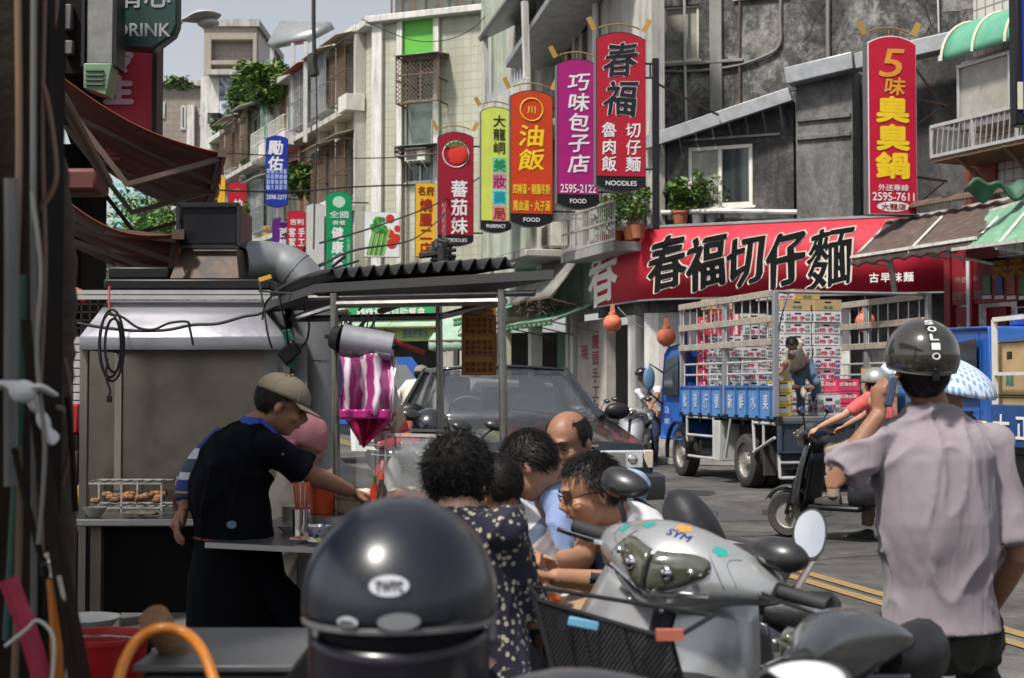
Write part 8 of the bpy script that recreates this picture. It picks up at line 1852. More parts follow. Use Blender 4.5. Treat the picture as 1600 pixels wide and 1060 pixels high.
 # --- shirt
 if shirt is not None:
  m = MB(); mid = (neck + pelvis) / 2 - f * bulge * s; path = catm([pelvis - up * hem * s,pelvis - up * (hem - .07) * s,pelvis.lerp(mid,.6),mid,mid.lerp(neck,.55),neck - up * .075 * s],3)
  K = len(path) - 1; rings = []
  for k,p in enumerate(path):
   a = k / K; wv = (.170 + .0 * a) * (1 - a) + .190 * a if a > .0 else .17
   w_ = [(0,.178),(.15,.172),(.35,.16),(.6,.178),(.8,.188),(1,.16)]; d_ = [(0,.125),(.15,.12),(.35,.115),(.6,.125),(.8,.115),(1,.085)]
   def it(tb,a):
    for (x0,y0),(x1,y1) in zip(tb,tb[1:]):
     if a <= x1: return y0 + (y1 - y0) * (a - x0) / (x1 - x0)
    return tb[-1][1]
   W_,D_ = it(w_,a) * s * wide,it(d_,a) * s * deep
   d0 = (path[min(k + 1,K)] - path[max(k - 1,0)]).normalized(); ff = (f - d0 * f.dot(d0)).normalized()
   rings.append([p + r * W_ * (abs(cos(q)) ** .85 * (1 if cos(q) > 0 else -1)) + ff * D_ * sin(q) for q in [2 * pi * j / 26 for j in range(26)]])
  rings.append([neck - up * .03 * s + r * .115 * s * cos(q) + f * .075 * s * sin(q) for q in [2 * pi * j / 26 for j in range(26)]]); rings.append([neck + up * .022 * s + r * .073 * s * cos(q) + f * .072 * s * sin(q) for q in [2 * pi * j / 26 for j in range(26)]])
  m.loft(rings); m.tube([sh[0] + r * .01,neck - up * .03 * s,sh[1] - r * .01],[.056 * s,.062 * s,.056 * s],14)
  for i in (0,1):
   a_ = sh[i]; e_ = sh[i].lerp(el[i],min(1,sleeve * 1.0)) if sleeve <= 1 else el[i].lerp(ha[i],sleeve - 1)
   pts = [neck.lerp(a_,.6) - up * .02 * s,a_] + ([el[i]] if sleeve > 1 else []) + [e_]
   m.tube(pts,[.055 * s,.066 * s] + ([.056 * s] if sleeve > 1 else []) + [.066 * s if sleeve <= 1 else .042 * s],16)
   m.ell(a_,.064 * s,None,14,10)
  fused(m,'shirt',shirt,t,vox * 1.1,3,foldA,up,9 / s,seed,fade=pelvis - up * hem * s)
  if collar:
   m = MB()
   for k in range(1): m.grid(lambda u,v: neck + up * (.028 - .045 * v) * s + (r * cos(2 * pi * u) * (.066 + .02 * v) + f * sin(2 * pi * u) * (.066 + .022 * v)) * s,26,4)
   m.obj('collar',collar,t,solid=.006)
 if pants is not None:
  m = MB(); m.ell(pelvis - up * .03 * s,(.152 * s * wide,.108 * s,.12 * s),Matrix((r,f,up)).transposed(),20,12)
  for i in (0,1): m.tube([hipj[i],kn[i],kn[i].lerp(an[i],.5),an[i] + V((0,0,-.02))],[.105 * s,.074 * s,.065 * s,.058 * s],16); m.ell(kn[i],.074 * s)
  fused(m,'trousers',pants,t,vox * 1.2,3,foldA * .9,(kn[0] - an[0]),9 / s,seed + 5)
  for i in (0,1):
   q = V(feet[i]); m = MB(); m.loft([[q + hf0 * y * s + V((-hf0.y,hf0.x,0)) * x * w_ * s + V((0,0,z * h_ * s)) for x,z in [(cos(k),max(0,sin(k)) if sin(k) > 0 else 0) for k in [2 * pi * j / 14 for j in range(14)]]] for y,w_,h_ in ((-.07,.02,.05),(-.06,.036,.09),(.0,.04,.10),(.08,.045,.07),(.15,.045,.055),(.19,.03,.04),(.2,.01,.01))]); m.obj('shoe',shoes or M('dark_shoe',(.03,.028,.026),.6),t)
 # --- hair
 hm = hairmat or M('black_hair',(.008,.0065,.006),.55,var=.3,vs=40,spec=.22)
 if hair:
  rr = random.Random(seed + 77)
  def region(d):
   x,y,z = d
   if hair == 'bald': return z < .62 and z > -.35 and y < .42 and not (y > .25 and z < .0)
   if hair == 'bob': return not (y > .42 and z < .42) and z > -.85
   if hair == 'nape': return z < .3 and z > -.95 and y < .15
   return not (y > .32 and z < .56) and z > (.0 if y > .05 else (-.3 if y > -.3 else -.75))
  kf = {'short': 1.09,'bob': 1.17,'bald': 1.04,'nape': 1.05,'curly': 1.3,'spiky': 1.10}[hair]
  cen = hp(0,-.01,.022) if hair != 'nape' else hp(0,-.012,-.012); rad = (.077 * s * kf,.094 * s * kf,.088 * s * kf)
  m = MB(); nu,nv = 40,26; idx = {}; vs = []; fs = []
  for j in range(nv + 1):
   for i in range(nu):
    th = pi * j / nv; a = 2 * pi * i / nu; d = V((sin(th) * cos(a),sin(th) * sin(a),cos(th))); nn = 1 + .05 * noise.noise(d * 4 + V((seed,0,0))) + (.07 * noise.noise(d * 11) if hair in ('bob','curly') else .02 * noise.noise(d * 14))
    vs.append(cen + R3 @ V((d.x * rad[0] * nn,d.y * rad[1] * nn,d.z * rad[2] * nn)))
  for j in range(nv):
   for i in range(nu):
    th = pi * (j + .5) / nv; a = 2 * pi * (i + .5) / nu; d = (sin(th) * cos(a),sin(th) * sin(a),cos(th))
    if region(d): fs.append((j * nu + i,j * nu + (i + 1) % nu,(j + 1) * nu + (i + 1) % nu,(j + 1) * nu + i))
  m.add(vs,fs); n_ = {'bob': 5200,'short': 3000,'spiky': 3600,'bald': 3200,'nape': 1400}[hair] if vox < .009 else 900
  ln = {'bob': .024,'short': .018,'spiky': .026,'bald': .012,'nape': .02}[hair] * s
  for _ in range(n_):
   d = V((rr.gauss(0,1),rr.gauss(0,1),rr.gauss(0,1))).normalized()
   jt = .09 if hair == 'bald' else .07
   if not region((d.x,d.y + rr.gauss(0,jt),d.z + rr.gauss(0,jt))): continue
   p = cen + R3 @ V((d.x * rad[0],d.y * rad[1],d.z * rad[2])); n = (R3 @ d).normalized(); cmb = (hf_ * (.7 if d.z > .3 else -.2) - hu * .9 + hr_ * rr.uniform(-.4,.4)); cmb = (cmb - n * cmb.dot(n)).normalized()
   if hair == 'bob': cmb = V((rr.gauss(0,1),rr.gauss(0,1),rr.gauss(0,1) - .4)).normalized()
   if hair == 'spiky': cmb = (cmb + n * .25).normalized()
   l = ln * rr.uniform(.5,1.3); w = (.0008 if hair == 'bald' else .0016) * s if vox < .009 else .005; sd = n.cross(cmb) * w; q = p + cmb * l * .55 + n * l * .14; e = p + cmb * l * 1.0 + n * l * (.02 if hair != 'bob' else .15) + (n.cross(cmb) * l * rr.uniform(-.4,.4) if hair == 'bob' else V((0,0,0)))
   m.add([p - sd,p + sd,q + sd * .7,q - sd * .7,e],[(0,1,2,3),(3,2,4)],True)
  m.obj('hair',hm,t)
 return t,dict(hp=hp,R3=R3,sh=sh,el=el,ha=ha,r=r,f=f,up=up,hf=hf_,hu=hu,hr=hr_,neck=neck,pelvis=pelvis,s=s)
def whelmet(t,I,mat,peak=False,tilt=0.,sc=1.,low=.08,rim=None):
 h_ = I['hp'](0,-.008,.032); f = I['hf']; pit = atan2(f.z,sqrt(f.x ** 2 + f.y ** 2)); s = I['s'] * sc
 return helmet('helmet','',h_,(.115 * s,.132 * s,.118 * s),(f.x,f.y),-pit + tilt,mat,rim,peak,parent=t,low=low)
def stool(px,D,z=.42,label=''):
 x = X(px,D); t = thing('stool',label,'stool',(x,D,0)); m = MB(); m.cyl(V((x,D,z - .03)),V((x,D,z)),.15,n=20); m.obj('seat',redp,t)
 for a in (0.8,2.4,3.9,5.5): m = MB(); m.bar(V((x + .16 * cos(a),D + .16 * sin(a),0)),V((x + .1 * cos(a),D + .1 * sin(a),z - .03)),.025); m.obj('leg',redp,t)
# ---- materials for clothes
tee = M('lavender_tshirt',(.25,.215,.24),.9,var=.06,vs=5,bump=.38,bs=15,sheen=.15,spec=.15,dirt=((.21,.18,.20),.4,3))
def crease(mt,st=.22):
 nt = mt.node_tree; n3 = [l.from_node for l in nt.links if l.to_node.type == 'BUMP' and l.to_socket.name == 'Height'][0]; tc = [n for n in nt.nodes if n.type == 'TEX_COORD'][0]
 mp = nd(nt,'ShaderNodeMapping'); mp.inputs['Scale'].default_value = (1,1,st); mp.inputs['Rotation'].default_value = (0,.25,0); nt.links.new(tc.outputs['Object'],mp.inputs[0]); nt.links.new(mp.outputs[0],n3.inputs['Vector'])
 n3.inputs['Detail'].default_value = 2; n3.inputs['Distortion'].default_value = .8; [n for n in nt.nodes if n.type == 'BUMP'][0].inputs['Distance'].default_value = .02
crease(tee)
navy = M('navy_shirt',(.018,.022,.05),.85,var=.25,vs=6,bump=.1,bs=120); blackcl = M('black_clothes',(.004,.0045,.007),.9,var=.25,vs=5,spec=.08)
blues = M('pale_blue_shirt',(.17,.24,.42),.85,var=.08,bump=.15,bs=150,sheen=.2); bluew = M('blue_white_shirt',(.25,.33,.47),.85,var=.08); whites = M('white_shirt',(.55,.54,.56),.85,var=.06,bump=.15,bs=150,sheen=.2)
jeans = M('faded_jeans',(.075,.12,.18),.9,var=.3,vs=14); olive = M('dark_trousers',(.028,.030,.022),.9,var=.3,vs=6,bump=.2,bs=120); creams = M('cream_shirt',(.50,.46,.38),.85,var=.08); reds = M('coral_shirt',(.62,.10,.10),.85,var=.1,sheen=.2); khaki = M('khaki_trousers',(.30,.24,.18),.9,var=.15)
def vor(nt,tc):
 v = nd(nt,'ShaderNodeTexVoronoi'); v.inputs['Scale'].default_value = 55; mp = nd(nt,'ShaderNodeTexNoise'); mp.inputs['Scale'].default_value = 30
 nt.links.new(tc.outputs['Object'],v.inputs['Vector']); r = nd(nt,'ShaderNodeValToRGB'); nt.links.new(v.outputs['Distance'],r.inputs[0])
 e = r.color_ramp.elements; e[0].position = .30; e[0].color = (.52,.47,.36,1); e[1].position = .42; e[1].color = (.016,.016,.035,1)
 nt.links.new(tc.outputs['Object'],mp.inputs['Vector']); mx = nd(nt,'ShaderNodeMix',data_type='RGBA'); rr_ = nd(nt,'ShaderNodeMapRange'); rr_.inputs[1].default_value = .42; rr_.inputs[2].default_value = .5; nt.links.new(mp.outputs['Fac'],rr_.inputs[0])
 nt.links.new(rr_.outputs[0],mx.inputs[0]); mx.inputs[6].default_value = (.016,.016,.035,1); nt.links.new(r.outputs[0],mx.inputs[7]); return mx.outputs[2]
floral = node_mat('floral_blouse',vor,.85)
def bands(name,base,band,axis,o,cuts):
 def fn(nt,tc):
  g = nd(nt,'ShaderNodeNewGeometry'); a = nd(nt,'ShaderNodeVectorMath',operation='SUBTRACT'); nt.links.new(g.outputs['Position'],a.inputs[0]); a.inputs[1].default_value = tuple(o)
  d = nd(nt,'ShaderNodeVectorMath',operation='DOT_PRODUCT'); nt.links.new(a.outputs[0],d.inputs[0]); d.inputs[1].default_value = tuple(V(axis).normalized())
  r = nd(nt,'ShaderNodeValToRGB'); r.color_ramp.interpolation = 'CONSTANT'; nt.links.new(d.outputs['Value'],r.inputs[0]); e = r.color_ramp.elements
  e[0].position = 0; e[0].color = c4(base); e[1].position = cuts[0][0]; e[1].color = c4(cuts[0][1])
  for p,c in cuts[1:]: q = e.new(p); q.color = c4(c)
  return r.outputs[0]
 return node_mat(name,fn,.85,bump=.1,bs=150)
# ---- man in the lavender shirt (largest figure)
Dm = 4.7
t,I = person('man in a lavender grey t-shirt and dark half helmet with his back turned',P(1440,572,Dm),P(1453,642,Dm + .02),P(1470,985,Dm + .03),(.12,.99,0),(-.12,.98,-.05),skB,tee,olive,
 [P(1374,648,Dm - .04),P(1525,985,Dm + .26)],elbows=(P(1303,752,Dm - .04),P(1592,870,Dm + .02)),vox=.0075,hair='nape',sleeve=.84,hem=.0,foldA=.0095,s=1.06,wide=1.02,pose='stand',
 feet=[V((X(1400,Dm),Dm - .05,0)),V((X(1560,Dm),Dm + .1,0))],hdir=(V((.05,.1,1)),None),palm=(V((.9,.3,0)),None),curl=.9,seed=3,shoulders=(P(1372,690,Dm),P(1552,695,Dm + .03)),deep=1.28,bulge=.02)
hm_ = M('dark_olive_helmet',(.026,.024,.018),.12,var=.3,vs=4,coat=1.,spec=.6)
_,Qh,ho = whelmet(t,I,hm_,sc=.94,low=.12,tilt=-.08)
m = MB(); F_ = Qh @ Matrix(((-1,0,0,0),(0,0,-1,0),(0,1,0,0),(0,0,0,1)))
for k,ch in enumerate('SOLIO'):
 th = .62 + k * .24; n = V((-.12 + .0 * k,-sin(th),cos(th))).normalized(); p = V((.124 * n.x,.142 * n.y,.127 * n.z)); e = V((0,0,1)).cross(n).normalized(); f = n.cross(e); F2 = Qh @ Matrix(((e.x,f.x,n.x,p.x),(e.y,f.y,n.y,p.y),(e.z,f.z,n.z,p.z),(0,0,0,1)))
 write(m,ch,F2,0,0,.026,.021,.0045,.04)
m.obj('helmet_lettering',pw,ho)
m = MB(Qh); m.ell(V((-.015,-.139,-.045)),(.006,.004,.006)); m.boxc(V((-.01,-.133,-.06)),(.02,.01,.04)); m.obj('strap_clip',plast,ho)
m = MB(); ph = P(1388,612,Dm - .03); m.boxc(ph,(.03,.07,.1),Matrix.Rotation(.2,3,'Y')); tag(m.obj('mobile_phone',M('phone_shell',(.05,.08,.14),.2,coat=.5),None,.006),'dark mobile phone held to the ear by the man in the lavender t-shirt','phone')
# ---- diners
def dpx(x,y,d): return P(x,y,d)
t,I = person('curly haired woman in a navy floral blouse seen from behind at the table',dpx(716,750,3.75),dpx(720,814,3.70),dpx(760,1060,3.62),(.78,.62,0),(.35,.92,-.35),skC,floral,blackcl,
 [dpx(800,900,4.15),dpx(822,925,3.95)],vox=.0078,hair='bob',s=1.0,wide=.9,sleeve=.9,foldA=.006,feet=[V((X(760,3.9),4.0,0)),V((X(800,3.8),3.9,0))],seed=4,deep=1.1,hem=.12)
m = MB(); m.tube(catm([I['neck'] - I['r'] * .13 - I['f'] * .02 + I['up'] * .0,I['neck'] - I['r'] * .07 - I['f'] * .125 - I['up'] * .06,I['neck'] + I['r'] * .04 - I['f'] * .165 - I['up'] * .22,I['neck'] + I['r'] * .17 - I['f'] * .10 - I['up'] * .38],6),.015,8,flat=.4); m.obj('bag_strap',M('maroon_strap',(.09,.035,.04),.6),t)
pol_o = dpx(800,765,4.35)
polo = bands('striped_polo',(.52,.50,.50),(.06,.07,.10),V((.55,0,-.8)),pol_o - V((.55,0,-.8)).normalized() * .12,[(.2,(.52,.5,.5)),(.235,(.10,.13,.19)),(.275,(.50,.47,.46)),(.31,(.40,.38,.40)),(.325,(.52,.5,.48)),(.42,(.55,.50,.46)),(.452,(.05,.06,.10)),(.492,(.5,.48,.47)),(.56,(.45,.41,.40))])
t,I = person('man in a grey striped polo shirt bent over the table behind the curly haired woman',dpx(768,770,4.25),dpx(779,799,4.3),dpx(786,985,4.42),(-.85,-.1,0),(-.75,.45,-.45),skA,polo,blackcl,
 [dpx(812,888,4.1),dpx(838,876,4.2)],vox=.0075,hair='short',s=1.0,sleeve=.85,foldA=.005,feet=[V((.1,4.2,0)),V((.08,4.5,0))],collar=M('grey_collar',(.15,.18,.23),.8),seed=8,bulge=.06)
t,I = person('young man with black backpack straps and glasses leaning over the table',dpx(924,768,4.45),dpx(962,810,4.5),dpx(1040,985,4.75),(-.9,-.25,0),(-.95,-.18,-.30),skA,whites,blackcl,
 [dpx(862,902,4.05),dpx(852,880,4.25)],elbows=(dpx(985,915,4.15),None),vox=.007,hair='spiky',s=1.0,sleeve=.62,foldA=.005,feet=[V((.35,4.3,0)),V((.35,4.7,0))],seed=12,bulge=.05,curl=.8)
hp = I['hp']; m = MB()
for sg in (-1,1): m.tube([hp(sg * (.033 + .021 * cos(a)),.098 - abs(cos(a)) * .004,.004 + .014 * sin(a)) for a in [2 * pi * k / 16 for k in range(17)]],.0019,5,False); m.tube([hp(sg * .054,.092,.006),hp(sg * .078,.03,.008),hp(sg * .08,-.01,.0)],.002,5)
m.tube([hp(-.012,.102,.006),hp(.012,.102,.006)],.0019,5); m.obj('glasses',blacks,t)
m = MB(); n_,r_,f_,u_ = I['neck'],I['r'],I['f'],I['up']
for sg in (-1,1): m.tube(catm([n_ + r_ * sg * .11 - f_ * .13 - u_ * .12,n_ + r_ * sg * .115 - f_ * .06 - u_ * .0,n_ + r_ * sg * .12 + f_ * .03 - u_ * .012,n_ + r_ * sg * .13 + f_ * .12 - u_ * .10,n_ + r_ * sg * .14 + f_ * .12 - u_ * .25],5),.022,10,flat=.3)
m.obj('shoulder_strap',M('black_webbing',(.012,.012,.014),.8,bump=.2,bs=200),t)
m = MB(); m.ell(n_ - f_ * .21 - u_ * .22,(.15,.09,.19),Matrix((r_,f_,u_)).transposed(),20,14); tag(m.obj('backpack',M('black_backpack',(.014,.015,.018),.6,var=.3,vs=8,bump=.4,bs=14)),'black backpack on the back of the young man at the table','backpack')
t,I = person('man in a pale blue shirt bending low with only his black hair showing',dpx(828,728,4.95),dpx(862,756,5.0),dpx(888,930,5.15),(-.85,-.2,0),(-.8,.3,-.7),skA,blues,blackcl,
 [dpx(800,850,4.8),dpx(820,850,4.9)],vox=.008,hair='spiky',s=1.04,wide=1.05,sleeve=.7,foldA=.009,feet=[V((.2,4.9,0)),V((.2,5.2,0))],seed=15,bulge=.09)
t,I = person('balding man in a blue shirt looking left behind the other diners',dpx(888,692,5.45),dpx(915,738,5.55),dpx(965,920,5.7),(-.6,-.75,0),(-.55,-.8,-.28),skB,bluew,blackcl,
 [dpx(850,850,5.2),dpx(880,850,5.2)],vox=.0075,hair='bald',s=1.06,wide=1.05,sleeve=.7,foldA=.007,feet=[V((.3,5.3,0)),V((.45,5.3,0))],seed=19,bulge=.05)
for px,D,lb in ((775,3.65,'red stool under the curly haired woman'),(865,4.5,'red stool under the man in the striped polo'),(1030,4.78,'red stool under the young man with the backpack'),(915,5.2,'red stool under the man in pale blue'),(965,5.7,'red stool under the balding man')): stool(px,D,.4,lb)
# table
tw = M('pale_table_wood',(.42,.28,.16),.5,var=.18,vs=5,dirt=((.3,.19,.1),.4,12)); t = thing('table','small pale wooden table between the diners','table',(.1,4.3,0)); m = MB()
tc_ = [P(800,925,4.42),P(905,912,4.6),P(952,955,4.1),P(822,960,3.95)]; zt_ = .735
m.loft([[V((p.x,p.y,zt_ - .025)) for p in tc_[::-1]],[V((p.x,p.y,zt_)) for p in tc_[::-1]]],True,smooth=False); m.obj('tabletop',tw,t,.006)
for p in tc_: c = V((.1,4.3,0)); q = V((p.x,p.y,0)).lerp(c,.15); m = MB(); m.bar(q,q + V((0,0,zt_ - .03)),.035); m.obj('leg',darkiron,t)
bowl(860,905,4.2,.055,M('white_bowl',(.6,.6,.58),.3,var=.03),'white bowl between the hands of the diners on the wooden table',.4,z=zt_ + .002); m = MB()
p = V((X(845,4.15),4.15,zt_ + .03)); m.ell(p,(.06,.04,.022)); tag(m.obj('red_food_plate',M('orange_food',(.6,.14,.03),.5,var=.2)),'orange red dish on the wooden table by the white bowl','dish')
m = MB(); m.tube([P(826,848,4.1),P(812,893,4.1)],.003,5); m.tube([P(832,850,4.1),P(815,893,4.1)],.003,5); tag(m.obj('chopsticks',M('orange_chopsticks',(.6,.15,.03),.4)),'pair of orange chopsticks held by the man in the striped polo','chopsticks')
# ---- vendor
t,I = person('vendor in dark clothes and a beige cap leaning over the cart counter',dpx(440,633,5.5),dpx(402,674,5.5),dpx(372,862,5.45),(.93,.28,0),(.93,.2,-.42),skB,blackcl,blackcl,
 [dpx(288,795,5.5),dpx(548,768,5.6)],elbows=(dpx(312,738,5.6),dpx(488,742,5.4)),vox=.008,hair='short',s=1.02,wide=1.1,sleeve=.8,foldA=.008,feet=[V((X(360,5.6),5.65,0)),V((X(370,5.3),5.35,0))],seed=23,bulge=.07,shoulders=(dpx(362,690,5.72),dpx(425,700,5.32)),deep=1.2)
# cap
def cap(I,t,mat,brim=True):
 hp,R3,s = I['hp'],I['R3'],I['s']; m = MB(); c = hp(0,-.008,.035)
 m.grid(lambda u,v: c + R3 @ V((.088 * s * sin(v * 1.62) * sin(2 * pi * u),.106 * s * sin(v * 1.62) * cos(2 * pi * u),.082 * s * cos(v * 1.62))),28,10); o = m.obj('cap',mat,t,solid=.004); WM[o.name] = wm(t)
 if brim: m = MB(); m.grid(lambda u,v: c + R3 @ V((.085 * s * sin((u - .5) * 2.3),.098 * s * cos((u - .5) * 2.3) + .075 * s * v * cos((u - .5) * 2.2),-.004 - .018 * v * s)),14,5); m.obj('peak',mat,o,solid=.004)
 m = MB()
 for k in range(6): a = k * pi / 3; m.tube([c + R3 @ V((.0895 * s * sin(v * 1.6) * sin(a),.1075 * s * sin(v * 1.6) * cos(a),.0835 * s * cos(v * 1.6))) for v in [j / 8 for j in range(9)]],.0013,4)
 m.ell(c + R3 @ V((0,0,.083 * s)),.007); m.obj('cap_seam',mat,o); return o
capm = M('beige_cap',(.20,.17,.12),.85,var=.12,bump=.2,bs=150); cap(I,t,capm)
m = MB(); n_ = I['neck']; m.grid(lambda u,v: n_ + I['up'] * (.045 - .06 * v) + (I['r'] * cos(2 * pi * u) * (.062 + .03 * v) + I['f'] * sin(2 * pi * u) * (.062 + .03 * v)),26,4); m.obj('neck_cloth',M('bright_blue_cloth',(.02,.06,.38),.8,var=.2),t,solid=.008)
apr = M('dark_red_apron_strap',(.20,.02,.02),.8,var=.2); m = MB()
for sg in (-1,1): m.tube(catm([n_ + I['r'] * sg * .06 + I['up'] * .005 + I['f'] * .05,n_ + I['r'] * sg * .08 - I['f'] * .085 - I['up'] * .03,n_ + I['r'] * sg * .06 - I['f'] * .165 - I['up'] * .2,n_ + I['r'] * sg * -.02 - I['f'] * .18 - I['up'] * .36],5),.013,7,flat=.4)
m.tube([I['pelvis'] + I['up'] * .03 + (I['r'] * cos(a) * .195 + I['f'] * sin(a) * .165) for a in [2 * pi * k / 20 for k in range(21)]],.012,6,False,flat=.5); m.obj('apron_strap',apr,t)
m = MB(); m.loft([[p + I['r'] * w * cos(q) + I['f'] * d * sin(q) for q in [2 * pi * j / 24 for j in range(24)]] for p,w,d in ((I['pelvis'] + I['up'] * .02,.19,.165),(I['pelvis'] - V((0,0,.12)),.21,.19),(I['pelvis'] - V((0,0,.45)),.23,.2))]); m.obj('apron',M('black_apron',(.003,.0035,.005),.85,var=.3,spec=.08),t)
sl = bands('striped_arm_cover',(.02,.04,.2),(.5,.5,.55),(0,0,-1),V((0,0,Zp(690,5.7))),[(.02,(.55,.55,.6)),(.06,(.05,.07,.12)),(.11,(.55,.55,.6)),(.14,(.02,.04,.2)),(.18,(.4,.3,.05)),(.19,(.02,.03,.12)),(.22,(.55,.56,.6)),(.26,(.02,.05,.28))])
m = MB(); m.tube(catm([I['sh'][0].lerp(I['el'][0],.1),I['el'][0],I['el'][0].lerp(I['ha'][0],.85)],6),[.084,.084,.082,.08,.078,.074,.072,.068,.064,.06,.056,.05,.044],16); m.obj('arm_cover',sl,t)
m = MB(); m.prism([(.018 * cos(a),.014 * sin(a)) for a in [2 * pi * k / 16 for k in range(16)]],0,.003,Matrix.Translation(P(362,820,5.18)) @ Matrix(((1,0,0,0),(0,0,-1,0),(0,1,0,0),(0,0,0,1)))); m.obj('apron_badge',prnt('badge_blue',(.12,.2,.3)),t)
# ---- woman in the pink head scarf
pinkc = M('pink_scarf',(.52,.22,.25),.85,var=.12,vs=8,bump=.2,bs=40)
t,I = person('helper in a pink head scarf working behind the vendor',dpx(482,692,6.45),dpx(470,745,6.5),dpx(455,900,6.6),(.8,.4,0),(.62,.72,-.4),skC,M('cream_blouse',(.4,.36,.3),.85),blackcl,
 [dpx(508,772,6.2),dpx(500,778,6.15)],vox=.010,hair=None,s=.95,sleeve=.5,feet=[V((X(450,6.6),6.7,0)),V((X(450,6.5),6.45,0))],seed=29)
hp,R3 = I['hp'],I['R3']; m = MB(); m.grid(lambda u,v: hp(0,-.01,.02) + R3 @ V((.092 * sin(.05 + v * 2.1) * sin(2 * pi * u + .0),.11 * sin(.05 + v * 2.1) * cos(2 * pi * u) - .02 * v,.105 * cos(.05 + v * 2.1))) * (1 + .02 * sin(u * 40)),32,12)
m.tube(catm([hp(0,-.10,-.02),hp(0,-.12,-.08),hp(.02,-.11,-.16)],4),[.05,.048,.045,.042,.04,.036,.032,.026,.015],10,flat=.5); m.obj('head_scarf',pinkc,t,solid=.004)
# ---- worker on the truck
def tr(s_,y,z): return wm(TR) @ V((s_,y,z))
t,I = person('worker in a cream t-shirt and jeans bending among the cartons on the truck',P(1238,540,18.7),P(1237,556,18.9),tr(.80,.95,1.68),(-.1,-1,0),(-.05,-.75,-.66),skB,creams,jeans,
 [P(1208,600,18.85),P(1256,606,18.9)],vox=.013,hair='short',s=1.0,wide=1.05,sleeve=.75,foldA=.008,feet=[tr(.98,.85,1.0),tr(.72,.8,1.0)],seed=31,pose='stand',bulge=.05,hup=(0,.6,.8))
m = MB(); c = I['hp'](0,.085,-.045); m.ell(c,(.05,.03,.045),I['R3']); m.obj('face_mask',whites,t)
m = MB()
for i in (0,1): m.ell(I['ha'][i] + V((0,0,-.06)),(.045,.04,.085))
m.obj('glove',M('work_gloves',(.6,.58,.5),.9),t)
m = MB(); c = (I['neck'] + I['pelvis']) / 2; m.tube([c - I['r'] * .17 + I['f'] * .08,c + I['f'] * .155 - V((0,0,.0)),c + I['r'] * .17 + I['f'] * .08],.02,8,flat=.5); m.obj('shirt_stripe',M('maroon_strap'),t)
# ---- rider in the coral shirt
Dr = 12.6; hd = (-.80,.60)
b_,_z = base_for(hd,0,1.0,(0,-.25,.80),P(1374,702,Dr)); sR,QR,HR = scooter('black scooter ridden by the woman in the coral shirt',b_,hd,dgrey,0.,1.0,group='scooters ridden in the street')
gl = HR @ V((-.3,-.07,.0)); gr_ = HR @ V((.3,-.07,.0)); sp = QR @ V((0,-.25,.83)); fl = QR @ V((-.13,.12,.34)); frr = QR @ V((.13,.12,.34))
f2 = V((hd[0],hd[1],0)).normalized(); r2 = V((f2.y,-f2.x,0))
t,I = person('rider in a coral red shirt and silver helmet turning left on a scooter',P(1367,600,Dr),sp + V((.0,0,.50)) + f2 * .02,sp + V((0,0,.06)),hd,(-.7,.65,-.1),skC,reds,khaki,
 [gl - f2 * .07 + V((0,0,.02)),gr_ - f2 * .07 + V((0,0,.02))],vox=.012,hair='bob',s=.95,sleeve=.75,feet=[fl,QR @ V((.3,.0,0.0))],seed=37,shoes=None)
whelmet(t,I,M('silver_helmet',(.38,.38,.36),.3,.6,var=.1,coat=.5),low=.06,rim=plast)
# ---- rider beside the cab
Dk = 25.2; hd = (-.35,-.94); b_,_z = base_for(hd,0,1.0,(0,.42,1.0),P(985,640,Dk - .8)); sK,QK,HK = scooter('silver scooter held by the man in the white shirt beside the truck cab',b_,hd,silver,0.,1.0,group='scooters ridden in the street'); sp = QK @ V((0,-.2,.9)); g2 = V((X(1018,Dk),Dk,0))
t,I = person('man in a white shirt and black peaked helmet astride a scooter beside the truck cab',P(1003,588,Dk - .2),P(1012,606,Dk - .1),V((X(1020,Dk),Dk,.93)),hd,(-.55,-.8,-.05),skB,whites,M('dark_blue_jeans',(.02,.028,.06),.9,var=.2),
 [HK @ V((-.3,-.1,.02)),P(1030,648,Dk - .35)],vox=.014,hair='short',s=1.03,sleeve=.6,feet=[V((X(1022,Dk - .1),Dk - .1,0)),V((X(1000,Dk),Dk + .1,0))],seed=41,pose='stand')
whelmet(t,I,None,peak=True,low=.04)
t,I = person('person in a white helmet half hidden behind the blue truck mirror',P(1046,585,26.3),P(1046,603,26.4),V((X(1046,26.4),26.4,.9)),(-.2,-.97,0),(-.4,-.9,-.05),skA,whites,blackcl,[P(1030,650,26),P(1055,650,26)],vox=.02,hair=None,s=1.,seed=43)
whelmet(t,I,M('white_helmet',(.65,.65,.63),.3,coat=.4),peak=True,low=.04)
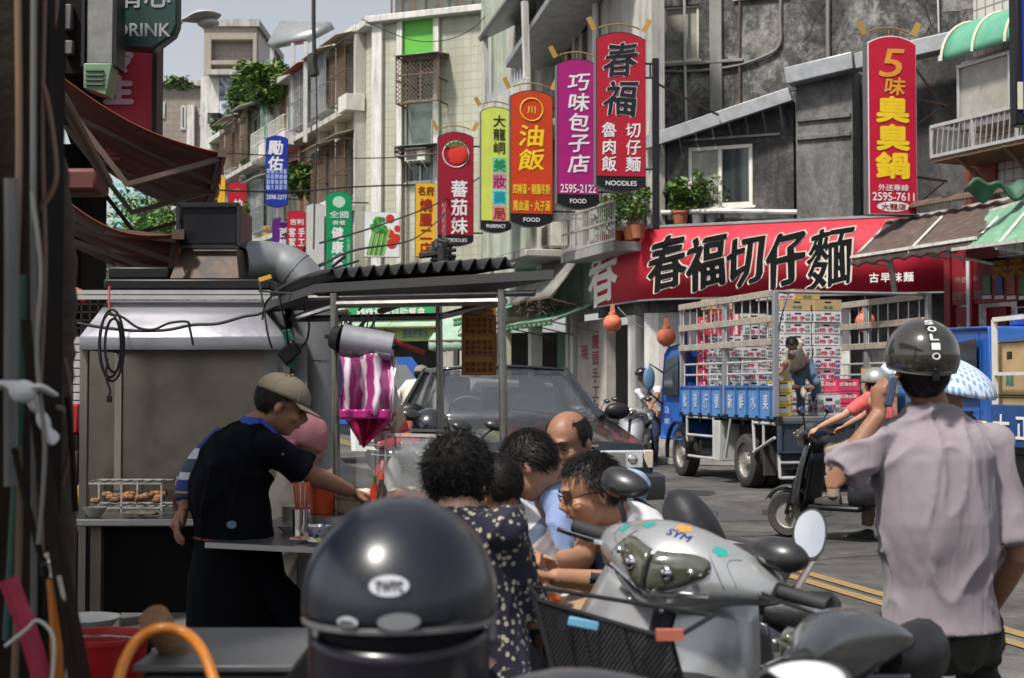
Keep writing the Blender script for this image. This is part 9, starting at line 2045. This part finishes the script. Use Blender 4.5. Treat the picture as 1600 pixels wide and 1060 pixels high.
# ---- riders seen through the cart
Df = 17.; hd = (.25,.97); b_,_z = base_for(hd,0,1.0,(0,-.3,.8),P(652,655,Df)); sF,QF,HF = scooter('scooter of the rider in cream behind the orange bin',b_,hd,dgrey,0,1.,group='scooters ridden in the street'); sp = QF @ V((0,-.3,.86))
t,I = person('rider in a cream shirt and pale cap seen between the cart posts',P(659,586,Df),P(655,606,Df),sp,hd,(.3,.95,-.05),skC,creams,khaki,[HF @ V((-.3,-.1,.03)),HF @ V((.3,-.1,.03))],vox=.014,hair='short',s=1.,sleeve=.7,feet=[QF @ V((-.13,.1,.33)),QF @ V((.13,.1,.33))],seed=47); cap(I,t,capm,False)
t,I = person('person in a grey blue helmet partly behind the second cart post',P(690,590,18),P(690,607,18),V((X(690,18),18,.95)),(.2,.97,0),(.3,.95,0),skA,bluew,blackcl,[P(680,650,18.2),P(700,650,18.2)],vox=.02,hair=None,s=1.,seed=53)
whelmet(t,I,M('grey_blue_helmet',(.2,.25,.33),.3,coat=.4),peak=True)
# ---- person under the umbrella
t,I = person('person holding the blue checked umbrella half hidden by the standing man',P(1490,612,10.7),P(1494,648,10.7),V((X(1500,10.7),10.7,.85)),(-.9,.1,0),(-.9,.1,-.1),skC,M('dark_teal_shirt',(.03,.05,.06),.85),blackcl,[P(1476,640,10.45),P(1490,690,10.5)],vox=.013,hair='short',s=.95,seed=59)
m = MB(); c = P(1512,640,11.5); m.box(c.x - .2,c.x + .25,11.5,11.9,0,.95); tag(m.obj('fruit_stand',M('stand_green',(.05,.16,.06),.6,var=.3,vs=8)),'small green stand with bright fruit behind the umbrella holder','stand')
m = MB(); rr = random.Random(9)
for k in range(40): m.m = rr.choice((0,1,2)); m.ell((c.x + rr.uniform(-.18,.23),11.5 + rr.uniform(0,.35),.99 + rr.uniform(0,.08)),.045,nu=8,nv=6)
tag(m.obj('fruit_heap',[M('orange_fruit',(.6,.25,.03),.5),M('yellow_fruit',(.6,.5,.05),.5),M('green_fruit',(.1,.3,.04),.5)]),'heap of orange yellow and green fruit on the stand behind the umbrella','fruit',kind='stuff')
